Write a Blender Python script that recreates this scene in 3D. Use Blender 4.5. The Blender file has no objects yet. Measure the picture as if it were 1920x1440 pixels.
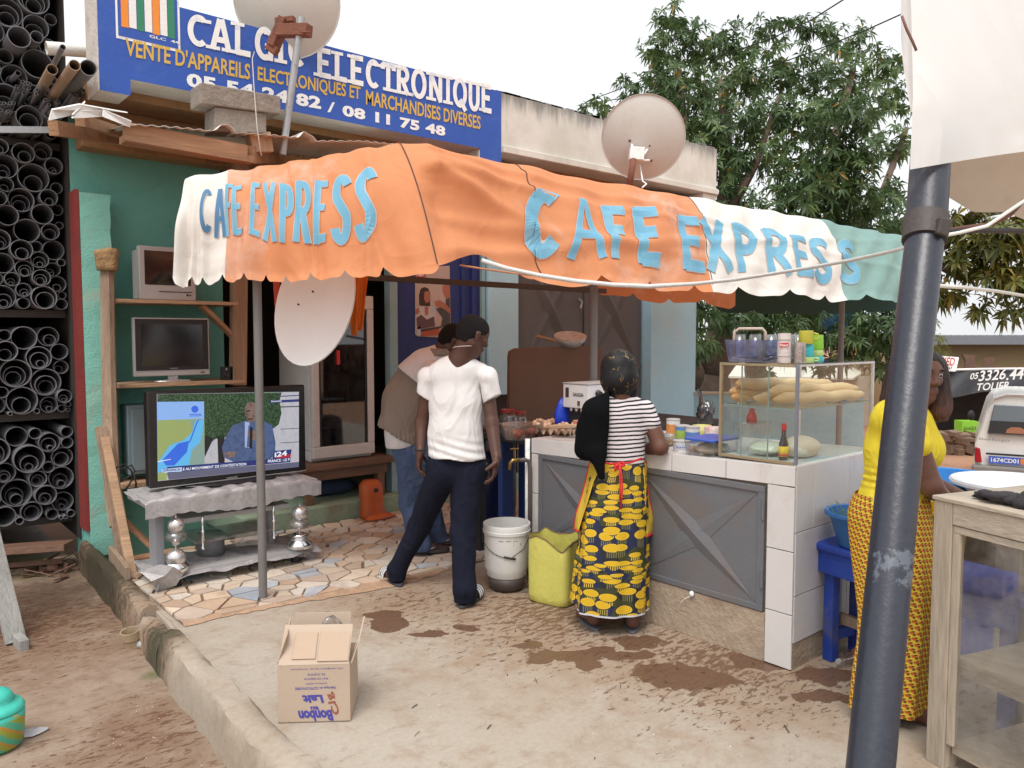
import bpy, bmesh, math, random
import numpy as np
from mathutils import Vector, Matrix
# ------------------------------------------------------------------ camera, sky, sun, exposure
SC = bpy.context.scene
COL = SC.collection
CAM_H = 1.6
FPX = 1470.0
PITCH = math.atan(91 / FPX)
YAW = math.atan(1712 / FPX)
cd = bpy.data.cameras.new('camera')
cam = bpy.data.objects.new('camera', cd); COL.objects.link(cam)
cam.location = (0, 0, CAM_H)
cam.rotation_euler = (math.radians(90) - PITCH, 0, YAW - math.radians(90))
cd.sensor_width = 36; cd.lens = FPX / 1920 * 36
cd.clip_start = 0.05; cd.clip_end = 600
SC.camera = cam
SUN_EL, SUN_AZ = math.radians(62), math.radians(215)
world = bpy.data.worlds.new('World'); SC.world = world
world.use_nodes = True
wn = world.node_tree; wn.nodes.clear()
sky = wn.nodes.new('ShaderNodeTexSky'); sky.sky_type = 'NISHITA'; sky.sun_disc = False
sky.sun_elevation = SUN_EL; sky.sun_rotation = math.radians(90) - SUN_AZ
sky.dust_density = 6; sky.air_density = 1.2
bg1 = wn.nodes.new('ShaderNodeBackground'); bg1.inputs[1].default_value = 0.05
hs = wn.nodes.new('ShaderNodeHueSaturation'); hs.inputs['Saturation'].default_value = 0.35
bg2 = wn.nodes.new('ShaderNodeBackground'); bg2.inputs[0].default_value = (0.97, 0.985, 1, 1); bg2.inputs[1].default_value = 0.80
ad = wn.nodes.new('ShaderNodeAddShader'); wo = wn.nodes.new('ShaderNodeOutputWorld')
wn.links.new(sky.outputs[0], hs.inputs['Color']); wn.links.new(hs.outputs[0], bg1.inputs[0])
wn.links.new(bg1.outputs[0], ad.inputs[0]); wn.links.new(bg2.outputs[0], ad.inputs[1]); wn.links.new(ad.outputs[0], wo.inputs[0])
ld = bpy.data.lights.new('sun', 'SUN'); ld.energy = 2.0; ld.angle = math.radians(28); ld.color = (1, 0.96, 0.9)
sun = bpy.data.objects.new('sun', ld); COL.objects.link(sun)
sd = Vector((math.cos(SUN_AZ) * math.cos(SUN_EL), math.sin(SUN_AZ) * math.cos(SUN_EL), math.sin(SUN_EL)))
sun.rotation_euler = sd.to_track_quat('Z', 'Y').to_euler(); sun.location = (0, -3, 12)
SC.view_settings.view_transform = 'Standard'; SC.view_settings.look = 'None'
SC.view_settings.exposure = 0.2; SC.view_settings.gamma = 1.0
SC.view_settings.use_curve_mapping = False
SC.render.engine = 'CYCLES'
SC.cycles.use_denoising = True
SC.cycles.max_bounces = 7; SC.cycles.transparent_max_bounces = 16
# ------------------------------------------------------------------ layout measuring (photograph pixel -> place at a known plane or distance)
_f = np.array([math.cos(YAW), math.sin(YAW), 0.]); RT = np.array([_f[1], -_f[0], 0.])
_u = np.array([0, 0, 1.]); FW = _f * math.cos(PITCH) - _u * math.sin(PITCH); UP = _u * math.cos(PITCH) + _f * math.sin(PITCH)
CP = np.array([0, 0, CAM_H])
def ray(u, v): return FW * FPX + RT * (u - 960) + UP * (720 - v)
def onZ(u, v, z=0.): d = ray(u, v); return CP + d * ((z - CAM_H) / d[2])
def onY(u, v, y): d = ray(u, v); return CP + d * (y / d[1])
def onX(u, v, x): d = ray(u, v); return CP + d * (x / d[0])
def at(u, v, dep): return CP + ray(u, v) * (dep / FPX)
def pr(p): q = np.asarray(p, float) - CP; z = q @ FW; return np.array([960 + FPX * (q @ RT) / z, 720 - FPX * (q @ UP) / z])
V3 = lambda *a: np.array(a, float)
rnd = random.Random(7)
def nz(a): a = np.asarray(a, float); return a / max(1e-9, np.linalg.norm(a))
# ------------------------------------------------------------------ materials
def _nodes(name):
 m = bpy.data.materials.new(name); m.use_nodes = True
 nt = m.node_tree; b = nt.nodes['Principled BSDF']
 return m, nt, b
def nd(nt, kind, **kw):
 n = nt.nodes.new('ShaderNode' + kind)
 for k, v in kw.items():
  if k.startswith('i_'):
   key = k[2:]; key = int(key) if key.isdigit() else key
   if hasattr(v, 'is_output'): nt.links.new(v, n.inputs[key])
   else: n.inputs[key].default_value = v
  else: setattr(n, k, v)
 return n
def mth(nt, op, a, b=None, c=None, clamp=False):
 n = nt.nodes.new('ShaderNodeMath'); n.operation = op; n.use_clamp = clamp
 for i, x in enumerate((a, b, c)):
  if x is None: continue
  if hasattr(x, 'is_output'): nt.links.new(x, n.inputs[i])
  else: n.inputs[i].default_value = x
 return n.outputs[0]
def mixc(nt, fac, a, b, mode='MIX'):
 n = nt.nodes.new('ShaderNodeMix'); n.data_type = 'RGBA'; n.blend_type = mode
 for sock, x in ((n.inputs[0], fac), (n.inputs[6], a), (n.inputs[7], b)):
  if hasattr(x, 'is_output'): nt.links.new(x, sock)
  elif isinstance(x, (tuple, list)): sock.default_value = (*x[:3], 1)
  else: sock.default_value = x
 return n.outputs[2]
def ramp(nt, fac, lo, hi):
 n = nt.nodes.new('ShaderNodeMapRange'); n.interpolation_type = 'SMOOTHSTEP'
 nt.links.new(fac, n.inputs[0]); n.inputs[1].default_value = lo; n.inputs[2].default_value = hi
 return n.outputs[0]
def noise(nt, co, scale, detail=4, rough=.6, dist=0.):
 n = nd(nt, 'TexNoise'); n.inputs['Scale'].default_value = scale; n.inputs['Detail'].default_value = detail
 n.inputs['Roughness'].default_value = rough; n.inputs['Distortion'].default_value = dist
 if co is not None: nt.links.new(co, n.inputs['Vector'])
 return n.outputs['Fac']
def coords(nt, which='Object', scale=None, rot=None):
 t = nd(nt, 'TexCoord'); o = t.outputs[which]
 if scale is not None or rot is not None:
  mp = nd(nt, 'Mapping'); nt.links.new(o, mp.inputs[0])
  if scale is not None: mp.inputs['Scale'].default_value = scale
  if rot is not None: mp.inputs['Rotation'].default_value = rot
  o = mp.outputs[0]
 return o
_MC = {}
def pm(name, col, rough=.6, var=.2, sc=6., bump=.15, bsc=70., dirt=None, dsc=3., damt=.5, metal=0., spec=.5, stretch=None, rvar=.1, objvar=0., coat=0., trans=0., space='Object'):
 """procedural paint / plaster / wood / cloth: two noise octaves of colour, stains of their own colour, fine relief"""
 if name in _MC: return _MC[name]
 m, nt, b = _nodes(name)
 co = coords(nt, space, stretch)
 n1 = noise(nt, co, sc, 6, .65); n2 = noise(nt, co, sc * 7.3, 4, .6)
 v = mth(nt, 'ADD', mth(nt, 'MULTIPLY', mth(nt, 'SUBTRACT', n1, .5), 2.2 * var), mth(nt, 'MULTIPLY', mth(nt, 'SUBTRACT', n2, .5), 1.1 * var))
 v = mth(nt, 'ADD', v, 1.)
 if objvar:
  oi = nd(nt, 'ObjectInfo'); v = mth(nt, 'MULTIPLY', v, mth(nt, 'ADD', mth(nt, 'MULTIPLY', mth(nt, 'SUBTRACT', oi.outputs['Random'], .5), 2 * objvar), 1.))
 mul = nd(nt, 'VectorMath', operation='SCALE'); mul.inputs[0].default_value = col[:3]; nt.links.new(v, mul.inputs[3])
 c = mul.outputs[0]
 if dirt is not None:
  dn = noise(nt, co, dsc, 8, .7, .6)
  f = mth(nt, 'MULTIPLY', ramp(nt, dn, .5, .72), damt)
  c = mixc(nt, f, c, dirt)
 nt.links.new(c, b.inputs['Base Color'])
 if rvar: nt.links.new(mth(nt, 'ADD', mth(nt, 'MULTIPLY', mth(nt, 'SUBTRACT', n2, .5), 2 * rvar), rough, clamp=True), b.inputs['Roughness'])
 else: b.inputs['Roughness'].default_value = rough
 b.inputs['Metallic'].default_value = metal; b.inputs['Specular IOR Level'].default_value = spec
 if coat: b.inputs['Coat Weight'].default_value = coat
 if bump:
  bn = nd(nt, 'Bump'); bn.inputs['Strength'].default_value = bump; bn.inputs['Distance'].default_value = .02
  nt.links.new(noise(nt, co, bsc, 3, .6), bn.inputs['Height']); nt.links.new(bn.outputs[0], b.inputs['Normal'])
 if trans:
  tr = nd(nt, 'BsdfTranslucent'); nt.links.new(c, tr.inputs[0])
  mx = nd(nt, 'MixShader'); mx.inputs[0].default_value = trans
  nt.links.new(b.outputs[0], mx.inputs[1]); nt.links.new(tr.outputs[0], mx.inputs[2])
  nt.links.new(mx.outputs[0], nt.nodes['Material Output'].inputs[0])
 _MC[name] = m
 return m
def wood(name, col, dark=.5, rough=.75, axis=2, sc=9.):
 st = [1., 1., 1.]; st[axis] = .12
 return pm(name, col, rough, .55, sc, .35, 60., tuple(x * dark for x in col), 2.5, .7, stretch=tuple(st))
def emit(name, col, s=1., nscale=None, col2=None):
 if name in _MC: return _MC[name]
 m, nt, b = _nodes(name)
 b.inputs['Base Color'].default_value = (.01, .01, .01, 1); b.inputs['Roughness'].default_value = .25
 if nscale:
  n = noise(nt, coords(nt), nscale, 3, .7)
  nt.links.new(mixc(nt, ramp(nt, n, .42, .68), col, col2), b.inputs['Emission Color'])
 else: b.inputs['Emission Color'].default_value = (*col, 1)
 b.inputs['Emission Strength'].default_value = s
 _MC[name] = m; return m
def glass(name, tint=(.93, .97, .95), refl=.06, rough=.02, dirty=0.):
 if name in _MC: return _MC[name]
 m, nt, b = _nodes(name)
 t = nd(nt, 'BsdfTransparent'); t.inputs[0].default_value = (*tint, 1)
 g = nd(nt, 'BsdfGlossy'); g.inputs['Roughness'].default_value = rough; g.inputs[0].default_value = (1, 1, 1, 1)
 gb = nd(nt, 'NewGeometry'); fr = nd(nt, 'Fresnel'); nt.links.new(mth(nt, 'ADD', 1.45, mth(nt, 'MULTIPLY', gb.outputs['Backfacing'], 1 / 1.45 - 1.45)), fr.inputs[0])
 f = mth(nt, 'ADD', fr.outputs[0], refl - .04, clamp=True)
 mx = nd(nt, 'MixShader'); nt.links.new(f, mx.inputs[0]); nt.links.new(t.outputs[0], mx.inputs[1]); nt.links.new(g.outputs[0], mx.inputs[2])
 out = mx.outputs[0]
 if dirty:
  d = nd(nt, 'BsdfDiffuse'); d.inputs[0].default_value = (.6, .58, .55, 1)
  n = noise(nt, coords(nt), 5, 6, .7)
  m2 = nd(nt, 'MixShader'); nt.links.new(mth(nt, 'MULTIPLY', ramp(nt, n, .35, .75), dirty), m2.inputs[0])
  nt.links.new(out, m2.inputs[1]); nt.links.new(d.outputs[0], m2.inputs[2]); out = m2.outputs[0]
 nt.links.new(out, nt.nodes['Material Output'].inputs[0])
 _MC[name] = m; return m
# ------------------------------------------------------------------ mesh helpers
class MB:
 def __init__(s): s.v = []; s.f = []
 def add(s, vs, fs):
  o = len(s.v); s.v += [tuple(map(float, p)) for p in vs]; s.f += [tuple(i + o for i in f) for f in fs]; return s
 def box(s, a, b):
  (x0, y0, z0), (x1, y1, z1) = np.minimum(a, b), np.maximum(a, b)
  return s.add([(x0, y0, z0), (x1, y0, z0), (x1, y1, z0), (x0, y1, z0), (x0, y0, z1), (x1, y0, z1), (x1, y1, z1), (x0, y1, z1)],
                     [(0, 3, 2, 1), (4, 5, 6, 7), (0, 1, 5, 4), (1, 2, 6, 5), (2, 3, 7, 6), (3, 0, 4, 7)])
 def obox(s, c, ax, ay, az):
  c, ax, ay, az = map(lambda q: np.asarray(q, float), (c, ax, ay, az)); vs = []
  for k in (-1, 1):
   for i, j in ((-1, -1), (1, -1), (1, 1), (-1, 1)): vs.append(c + i * ax + j * ay + k * az)
  return s.add(vs, [(0, 3, 2, 1), (4, 5, 6, 7), (0, 1, 5, 4), (1, 2, 6, 5), (2, 3, 7, 6), (3, 0, 4, 7)])
 def beam(s, p, q, w, h, up=(0, 0, 1), twist=0):
  p, q = np.asarray(p, float), np.asarray(q, float); d = nz(q - p); up = np.asarray(up, float)
  if abs(d @ nz(up)) > .95: up = V3(0, 1, 0)
  sd_ = nz(np.cross(d, up)); u2 = np.cross(sd_, d)
  if twist: sd_, u2 = sd_ * math.cos(twist) + u2 * math.sin(twist), u2 * math.cos(twist) - sd_ * math.sin(twist)
  return s.obox((p + q) / 2, sd_ * w / 2, u2 * h / 2, (q - p) / 2)
 def prism(s, poly, off):
  n = len(poly); off = np.asarray(off, float); poly = [np.asarray(p, float) for p in poly]
  nn = np.zeros(3)
  for i in range(n): nn += np.cross(poly[i] - poly[0], poly[(i + 1) % n] - poly[0])
  if nn @ off > 0: poly = poly[::-1]
  return s.add(poly + [p + off for p in poly], [tuple(range(n)), tuple(range(2 * n - 1, n - 1, -1))] +
                     [(i + n, (i + 1) % n + n, (i + 1) % n, i) for i in range(n)])
 def poly(s, pts): return s.add(pts, [tuple(range(len(pts)))])
 def tube(s, pts, r, n=10, caps=True, flat=None):
  pts = [np.asarray(p, float) for p in pts]; m = len(pts); rs = [r] * m if np.isscalar(r) else r
  t0 = nz(pts[1] - pts[0]); a = V3(0, 0, 1) if abs(t0[2]) < .9 else V3(1, 0, 0); nrm = nz(np.cross(t0, a)); vs = []
  for i in range(m):
   t = nz(pts[min(i + 1, m - 1)] - pts[max(i - 1, 0)]); nrm = nz(nrm - t * (nrm @ t)); b = np.cross(t, nrm)
   for k in range(n):
    an = 2 * math.pi * k / n; vs.append(pts[i] + rs[i] * (math.cos(an) * nrm + math.sin(an) * b))
  fs = [(i * n + k, i * n + (k + 1) % n, (i + 1) * n + (k + 1) % n, (i + 1) * n + k) for i in range(m - 1) for k in range(n)]
  if caps: fs += [tuple(range(n - 1, -1, -1)), tuple((m - 1) * n + k for k in range(n))]
  return s.add(vs, fs)
 def lathe(s, c, prof, n=24, ax=(0, 0, 1), sx=1., sy=1., refx=None):
  c = np.asarray(c, float); ax = nz(ax); a = V3(1, 0, 0) if abs(ax[0]) < .9 else V3(0, 1, 0)
  if refx is not None: a = np.asarray(refx, float)
  e1 = nz(a - ax * (a @ ax)); e2 = np.cross(ax, e1); vs = []; fs = []
  for r, h in prof:
   for k in range(n):
    an = 2 * math.pi * k / n; vs.append(c + ax * h + r * (math.cos(an) * e1 * sx + math.sin(an) * e2 * sy))
  m = len(prof)
  for i in range(m - 1):
   for k in range(n): fs.append((i * n + k, i * n + (k + 1) % n, (i + 1) * n + (k + 1) % n, (i + 1) * n + k))
  if prof[0][0] > 1e-4: fs.append(tuple(range(n - 1, -1, -1)))
  if prof[-1][0] > 1e-4 : fs.append(tuple((m - 1) * n + k for k in range(n)))
  return s.add(vs, fs)
 def grid(s, fn, nu, nv, flip=False):
  vs = [fn(i / nu, j / nv) for j in range(nv + 1) for i in range(nu + 1)]
  w = nu + 1
  fs = [(j * w + i, j * w + i + 1, (j + 1) * w + i + 1, (j + 1) * w + i) for j in range(nv) for i in range(nu)]
  if flip: fs = [f[::-1] for f in fs]
  return s.add(vs, fs)
 def ell(s, c, r, n=16, m=10):
  c = np.asarray(c, float); r = (r, r, r) if np.isscalar(r) else r
  vs = [c + V3(0, 0, -r[2])]; fs = []
  for j in range(1, m):
   ph = -math.pi / 2 + math.pi * j / m
   for k in range(n):
    an = 2 * math.pi * k / n; vs.append(c + V3(r[0] * math.cos(ph) * math.cos(an), r[1] * math.cos(ph) * math.sin(an), r[2] * math.sin(ph)))
  vs.append(c + V3(0, 0, r[2]))
  for k in range(n): fs.append((0, 1 + (k + 1) % n, 1 + k))
  for j in range(m - 2):
   for k in range(n): fs.append((1 + j * n + k, 1 + j * n + (k + 1) % n, 1 + (j + 1) * n + (k + 1) % n, 1 + (j + 1) * n + k))
  l = len(vs) - 1
  for k in range(n): fs.append((l, 1 + (m - 2) * n + k, 1 + (m - 2) * n + (k + 1) % n))
  return s.add(vs, fs)
 def xform(s, M):
  M = np.asarray(M, float); a = np.array(s.v); s.v = [tuple(p) for p in a @ M[:3, :3].T + M[:3, 3]]; return s
def root_loc(o):
 p = np.zeros(3)
 while o is not None: p = p + np.array(o.location); o = o.parent
 return p
def mesh_from(name, v, f, mat, smooth=False, off=(0, 0, 0), auto=None):
 me = bpy.data.meshes.new(name)
 v = np.asarray(v, float) - np.asarray(off, float)
 me.from_pydata(v.tolist(), [], f); me.update()
 if mat: me.materials.append(mat)
 if smooth: me.polygons.foreach_set('use_smooth', [True] * len(me.polygons))
 return me
def obj(name, mb, mat, parent=None, smooth=False, bevel=0., loc=None, label=None, cat=None, group=None, kind=None, solid=0., angle=None):
 """link world-space geometry as ONE object; a top-level one gets its origin at the middle of its base"""
 if parent is not None: off = root_loc(parent)
 else:
  a = np.array(mb.v); lo, hi = a.min(0), a.max(0)
  off = V3((lo[0] + hi[0]) / 2, (lo[1] + hi[1]) / 2, lo[2]) if loc is None else V3(*loc)
 me = mesh_from(name, mb.v, mb.f, mat, smooth, off)
 o = bpy.data.objects.new(name, me); COL.objects.link(o)
 if parent is not None: o.parent = parent
 else: o.location = off
 if smooth and angle is not None:
  bm_ = bmesh.new(); bm_.from_mesh(me)
  for e in bm_.edges:
   if len(e.link_faces) == 2 and e.calc_face_angle(0) > math.radians(angle): e.smooth = False
  bm_.to_mesh(me); bm_.free()
 if solid:
  md = o.modifiers.new('thickness', 'SOLIDIFY'); md.thickness = solid; md.offset = 0
 if bevel:
  md = o.modifiers.new('bevel', 'BEVEL'); md.width = bevel; md.segments = 2; md.limit_method = 'ANGLE'; md.angle_limit = math.radians(35)
 tag(o, label, cat, group, kind)
 return o
def tag(o, label=None, cat=None, group=None, kind=None):
 if label: o['label'] = label
 if cat: o['category'] = cat
 if group: o['group'] = group
 if kind: o['kind'] = kind
 return o
def thing(name, label, cat, loc, group=None):
 o = bpy.data.objects.new(name, None); COL.objects.link(o); o.location = tuple(map(float, loc)); o.empty_display_size = .1
 return tag(o, label, cat, group)
def dup(o, loc=None, label=None, group=None, parent=None):
 c = o.copy(); COL.objects.link(c)
 if parent is not None: c.parent = parent
 if loc is not None: c.location = loc
 if label: c['label'] = label
 if group: c['group'] = group
 for ch in list(o.children): dup(ch, parent=c)
 return c
def struct(name, mb, mat, **k): return obj(name, mb, mat, kind='structure', **k)
def text_mesh(txt, bold=0., space=1.):
 cu = bpy.data.curves.new('t', 'FONT'); cu.body = txt; cu.offset = bold; cu.space_character = space; cu.resolution_u = 3
 o = bpy.data.objects.new('t', cu); COL.objects.link(o)
 dg = bpy.context.evaluated_depsgraph_get(); me = o.evaluated_get(dg).to_mesh()
 v = np.array([p.co[:] for p in me.vertices]); f = [tuple(p.vertices) for p in me.polygons]
 o.evaluated_get(dg).to_mesh_clear(); bpy.data.objects.remove(o); bpy.data.curves.remove(cu)
 return v, f
def lettering(name, txt, o0, ex, ey, mat, parent, bold=0., space=1., lift=(0, 0, 0), flip=False, label=None):
 """printed line filling the parallelogram o0, o0+ex (along the line), o0+ey (up the line)"""
 v, f = text_mesh(txt, bold, space); lo, hi = v.min(0), v.max(0)
 s_ = (v[:, :2] - lo[:2]) / (hi[:2] - lo[:2])
 P = np.asarray(o0, float) + np.asarray(lift, float) + s_[:, :1] * np.asarray(ex, float) + s_[:, 1:] * np.asarray(ey, float)
 mb = MB().add(P, f)
 return obj(name, mb, mat, parent, label=label)
def arc(cx, cy, rx, ry, a0, a1, n=14):
 return [(cx + rx * math.cos(math.radians(a0 + (a1 - a0) * i / n)), cy + ry * math.sin(math.radians(a0 + (a1 - a0) * i / n))) for i in range(n + 1)]
STROKES = {
 'C': [arc(.55, .5, .45, .42, 50, 310, 22)],
 'A': [[(.04, .0), (.45, 1)], [(.55, 1), (.96, 0)], [(.2, .34), (.8, .34)]],
 'F': [[(.16, 0), (.16, 1)], [(.1, .93), (.98, .93)], [(.1, .52), (.8, .52)]],
 'E': [[(.16, 0), (.16, 1)], [(.1, .93), (.96, .93)], [(.1, .52), (.8, .52)], [(.1, .07), (.98, .07)]],
 'X': [[(.05, 1), (.95, 0)], [(.92, 1), (.08, 0)]],
 'P': [[(.14, 0), (.14, 1)], [(.1, .93), (.5, .93)] + arc(.5, .7, .38, .23, 90, -90, 10) + [(.1, .47)]],
 'R': [[(.14, 0), (.14, 1)], [(.1, .93), (.5, .93)] + arc(.5, .71, .36, .22, 90, -90, 10) + [(.1, .49)], [(.45, .49), (.92, 0)]],
 'S': [arc(.52, .72, .38, .22, 25, 180, 10) + [(.2, .62), (.5, .48), (.8, .36)] + arc(.46, .27, .38, .22, 20, -160, 12)],
 'L': [[(.2, 0), (.2, 1)], [(.1, .07), (.95, .07)]],
 'I': [[(.5, 0), (.5, 1)]],
 'G': [arc(.55, .5, .45, .43, 45, 300, 20), [(.9, .0), (.9, .42)], [(.55, .42), (1, .42)]],
 'T': [[(.5, 0), (.5, 1)], [(.0, .92), (1, .92)], [(.05, .75), (.05, .95)], [(.95, .75), (.95, .95)]],
 'O': [arc(.5, .5, .42, .45, 0, 360, 24)],
 'N': [[(.15, 0), (.15, 1)], [(.12, 1), (.88, 0)], [(.85, 0), (.85, 1)]],
 'Q': [arc(.5, .5, .42, .45, 0, 360, 24), [(.5, .25), (.95, -.12)]],
 'U': [[(.13, 1), (.13, .35)] + arc(.5, .35, .37, .33, 180, 360, 10) + [(.87, 1)]],
}
SERIF = {'A': [(.06, 0), (.94, 0)], 'L': [(.2, 1), (.2, 0)], 'I': [(.5, 0), (.5, 1)], 'E': [(.16, 0), (.16, 1)], 'T': [(.5, 0)],
         'N': [(.15, 0), (.15, 1), (.85, 1)], 'R': [(.14, 0), (.14, 1), (.92, 0)], 'U': [(.13, 1), (.87, 1)], 'C': [(.83, .84)], 'G': [(.87, .84)], 'P': [(.14, 0)]}
def ribbon(pts, w, step=.04, asp=1.):
 """flat ribbon along a stroke; returns rows of (left, mid, right)"""
 pts = [np.array(p, float) * (asp, 1) for p in pts]; out = [pts[0]]
 for a, b in zip(pts, pts[1:]):
  k = max(1, int(np.linalg.norm(b - a) / step))
  out += [a + (b - a) * (i + 1) / k for i in range(k)]
 rows = []
 for i, p in enumerate(out):
  t = out[min(i + 1, len(out) - 1)] - out[max(i - 1, 0)]; t = t / (np.linalg.norm(t) + 1e-9); n_ = np.array([-t[1], t[0]])
  rows.append([p + n_ * w / 2, p, p - n_ * w / 2])
 return [[q / (asp, 1) for q in r] for r in rows]
def letter_mesh(mb, ch, w, asp, place, lift0=0., serif=False, wv=None):
 k = 0
 for st in STROKES[ch]:
  rows = ribbon(st, w if wv is None else wv(st), asp=asp); l = lift0 + k * .0006; k += 1
  n0 = len(mb.v); vs = [place(q[0], q[1], l) for r in rows for q in r]
  mb.add(vs, [(i * 3 + j, i * 3 + j + 1, i * 3 + j + 4, i * 3 + j + 3) for i in range(len(rows) - 1) for j in range(2)])
 if serif:
  for (x, y) in SERIF.get(ch, []):
   l = lift0 + k * .0006; k += 1; h = .055; wd = .24 / asp
   y0 = min(max(y, h), 1 - h)
   mb.add([place(x - wd, y0 - h, l), place(x + wd, y0 - h, l), place(x + wd, y0 + h, l), place(x - wd, y0 + h, l)], [(0, 1, 2, 3)])
# ------------------------------------------------------------------ smooth bodies: blended round cones -> one closed surface
def rc(a, b, ra, rb=None, flat=None, k=.03, sub=False): return dict(a=np.asarray(a, float), b=np.asarray(b, float), ra=ra, rb=ra if rb is None else rb, flat=flat, k=k, sub=sub)
def chain(pts, rs, flat=None, k=.03): return [rc(pts[i], pts[i + 1], rs[i], rs[i + 1], flat, k) for i in range(len(pts) - 1)]
def sdf_surface(prims, h=.008, warp=None, cut=()):
 lo = np.min([np.minimum(p['a'], p['b']) - max(p['ra'], p['rb']) for p in prims], 0) - .05
 hi = np.max([np.maximum(p['a'], p['b']) + max(p['ra'], p['rb']) for p in prims], 0) + .05
 n = np.ceil((hi - lo) / h).astype(int) + 1
 D = np.full(n, .06, np.float32)
 ax = [lo[i] + h * np.arange(n[i]) for i in range(3)]
 for p in prims:
  R = max(p['ra'], p['rb']) + p['k'] + 3 * h
  i0 = np.maximum(0, ((np.minimum(p['a'], p['b']) - R - lo) / h).astype(int)); i1 = np.minimum(n, ((np.maximum(p['a'], p['b']) + R - lo) / h).astype(int) + 2)
  if (i1 <= i0).any(): continue
  X, Y, Z = np.meshgrid(*[ax[i][i0[i]:i1[i]] for i in range(3)], indexing='ij')
  d = p['b'] - p['a']; L2 = float(d @ d) + 1e-12
  qx, qy, qz = X - p['a'][0], Y - p['a'][1], Z - p['a'][2]
  t = np.clip((qx * d[0] + qy * d[1] + qz * d[2]) / L2, 0, 1)
  qx = qx - t * d[0]; qy = qy - t * d[1]; qz = qz - t * d[2]
  sc_ = 1.
  if p['flat'] is not None:
   axv, fac = p['flat']; axv = nz(axv); c = qx * axv[0] + qy * axv[1] + qz * axv[2]
   e = (1 / fac - 1) * c; qx = qx + e * axv[0]; qy = qy + e * axv[1]; qz = qz + e * axv[2]; sc_ = min(1., fac) ** .5
  dist = (np.sqrt(qx * qx + qy * qy + qz * qz) - (p['ra'] + (p['rb'] - p['ra']) * t)) * sc_
  S = D[i0[0]:i1[0], i0[1]:i1[1], i0[2]:i1[2]]
  k = p['k']
  if p['sub']:
   hh = np.maximum(k - np.abs(S + dist), 0) / k if k > 0 else 0
   S[:] = np.maximum(S, -dist) + hh * hh * k * .25
  else:
   hh = np.maximum(k - np.abs(S - dist), 0) / k
   S[:] = np.minimum(S, dist) - hh * hh * k * .25
 for pt, nn, wv in cut:
  X, Y, Z = np.meshgrid(*ax, indexing='ij', sparse=True); nn = nz(nn)
  D = np.maximum(D, (X - pt[0]) * nn[0] + (Y - pt[1]) * nn[1] + (Z - pt[2]) * nn[2] + wv * np.sin((X - Y) * 23) + wv * .6 * np.sin((X + Y) * 47 + 1))
 s = D < 0
 c = np.zeros(np.array(D.shape) - 1, np.int8)
 for i in (0, 1):
  for j in (0, 1):
   for k in (0, 1): c += s[i:n[0] - 1 + i, j:n[1] - 1 + j, k:n[2] - 1 + k]
 act = np.argwhere((c > 0) & (c < 8)); idx = -np.ones(c.shape, np.int64); idx[tuple(act.T)] = np.arange(len(act))
 P = np.zeros((len(act), 3)); W = np.zeros(len(act))
 E = [((0, 0, 0), (1, 0, 0)), ((0, 1, 0), (1, 1, 0)), ((0, 0, 1), (1, 0, 1)), ((0, 1, 1), (1, 1, 1)), ((0, 0, 0), (0, 1, 0)), ((1, 0, 0), (1, 1, 0)),
         ((0, 0, 1), (0, 1, 1)), ((1, 0, 1), (1, 1, 1)), ((0, 0, 0), (0, 0, 1)), ((1, 0, 0), (1, 0, 1)), ((0, 1, 0), (0, 1, 1)), ((1, 1, 0), (1, 1, 1))]
 for a, b in E:
  da = D[act[:, 0] + a[0], act[:, 1] + a[1], act[:, 2] + a[2]]; db = D[act[:, 0] + b[0], act[:, 1] + b[1], act[:, 2] + b[2]]
  m = (da < 0) != (db < 0); t = np.where(m, da / np.where(m, da - db, 1), 0)
  a_, b_ = np.array(a, float), np.array(b, float)
  P += np.where(m[:, None], a_ + t[:, None] * (b_ - a_), 0); W += m
 P = lo + (act + P / W[:, None]) * h
 F = []
 for axn in range(3):
  u, v = (axn + 1) % 3, (axn + 2) % 3
  sl0 = [slice(None)] * 3; sl1 = [slice(None)] * 3; sl0[axn] = slice(0, -1); sl1[axn] = slice(1, None)
  ed = np.argwhere(s[tuple(sl0)] != s[tuple(sl1)])
  ed = ed[(ed[:, u] > 0) & (ed[:, v] > 0) & (ed[:, u] < n[u] - 1) & (ed[:, v] < n[v] - 1)]
  ins = s[tuple(ed.T)]
  q = []
  for du, dv in ((-1, -1), (0, -1), (0, 0), (-1, 0)):
   e = ed.copy(); e[:, u] += du; e[:, v] += dv; q.append(idx[tuple(e.T)])
  q = np.array(q).T; q[~ins] = q[~ins][:, ::-1]; F.append(q)
 F = np.concatenate(F); F = F[(F >= 0).all(1)]
 if warp is not None: P = warp(P)
 return P, F.tolist()
def sdf_obj(name, prims, mat, parent=None, h=.008, warp=None, cut=(), **k):
 P, F = sdf_surface(prims, h, warp, cut)
 mb = MB(); mb.v = P; mb.f = F
 return obj(name, mb, mat, parent, smooth=True, **k)
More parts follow.
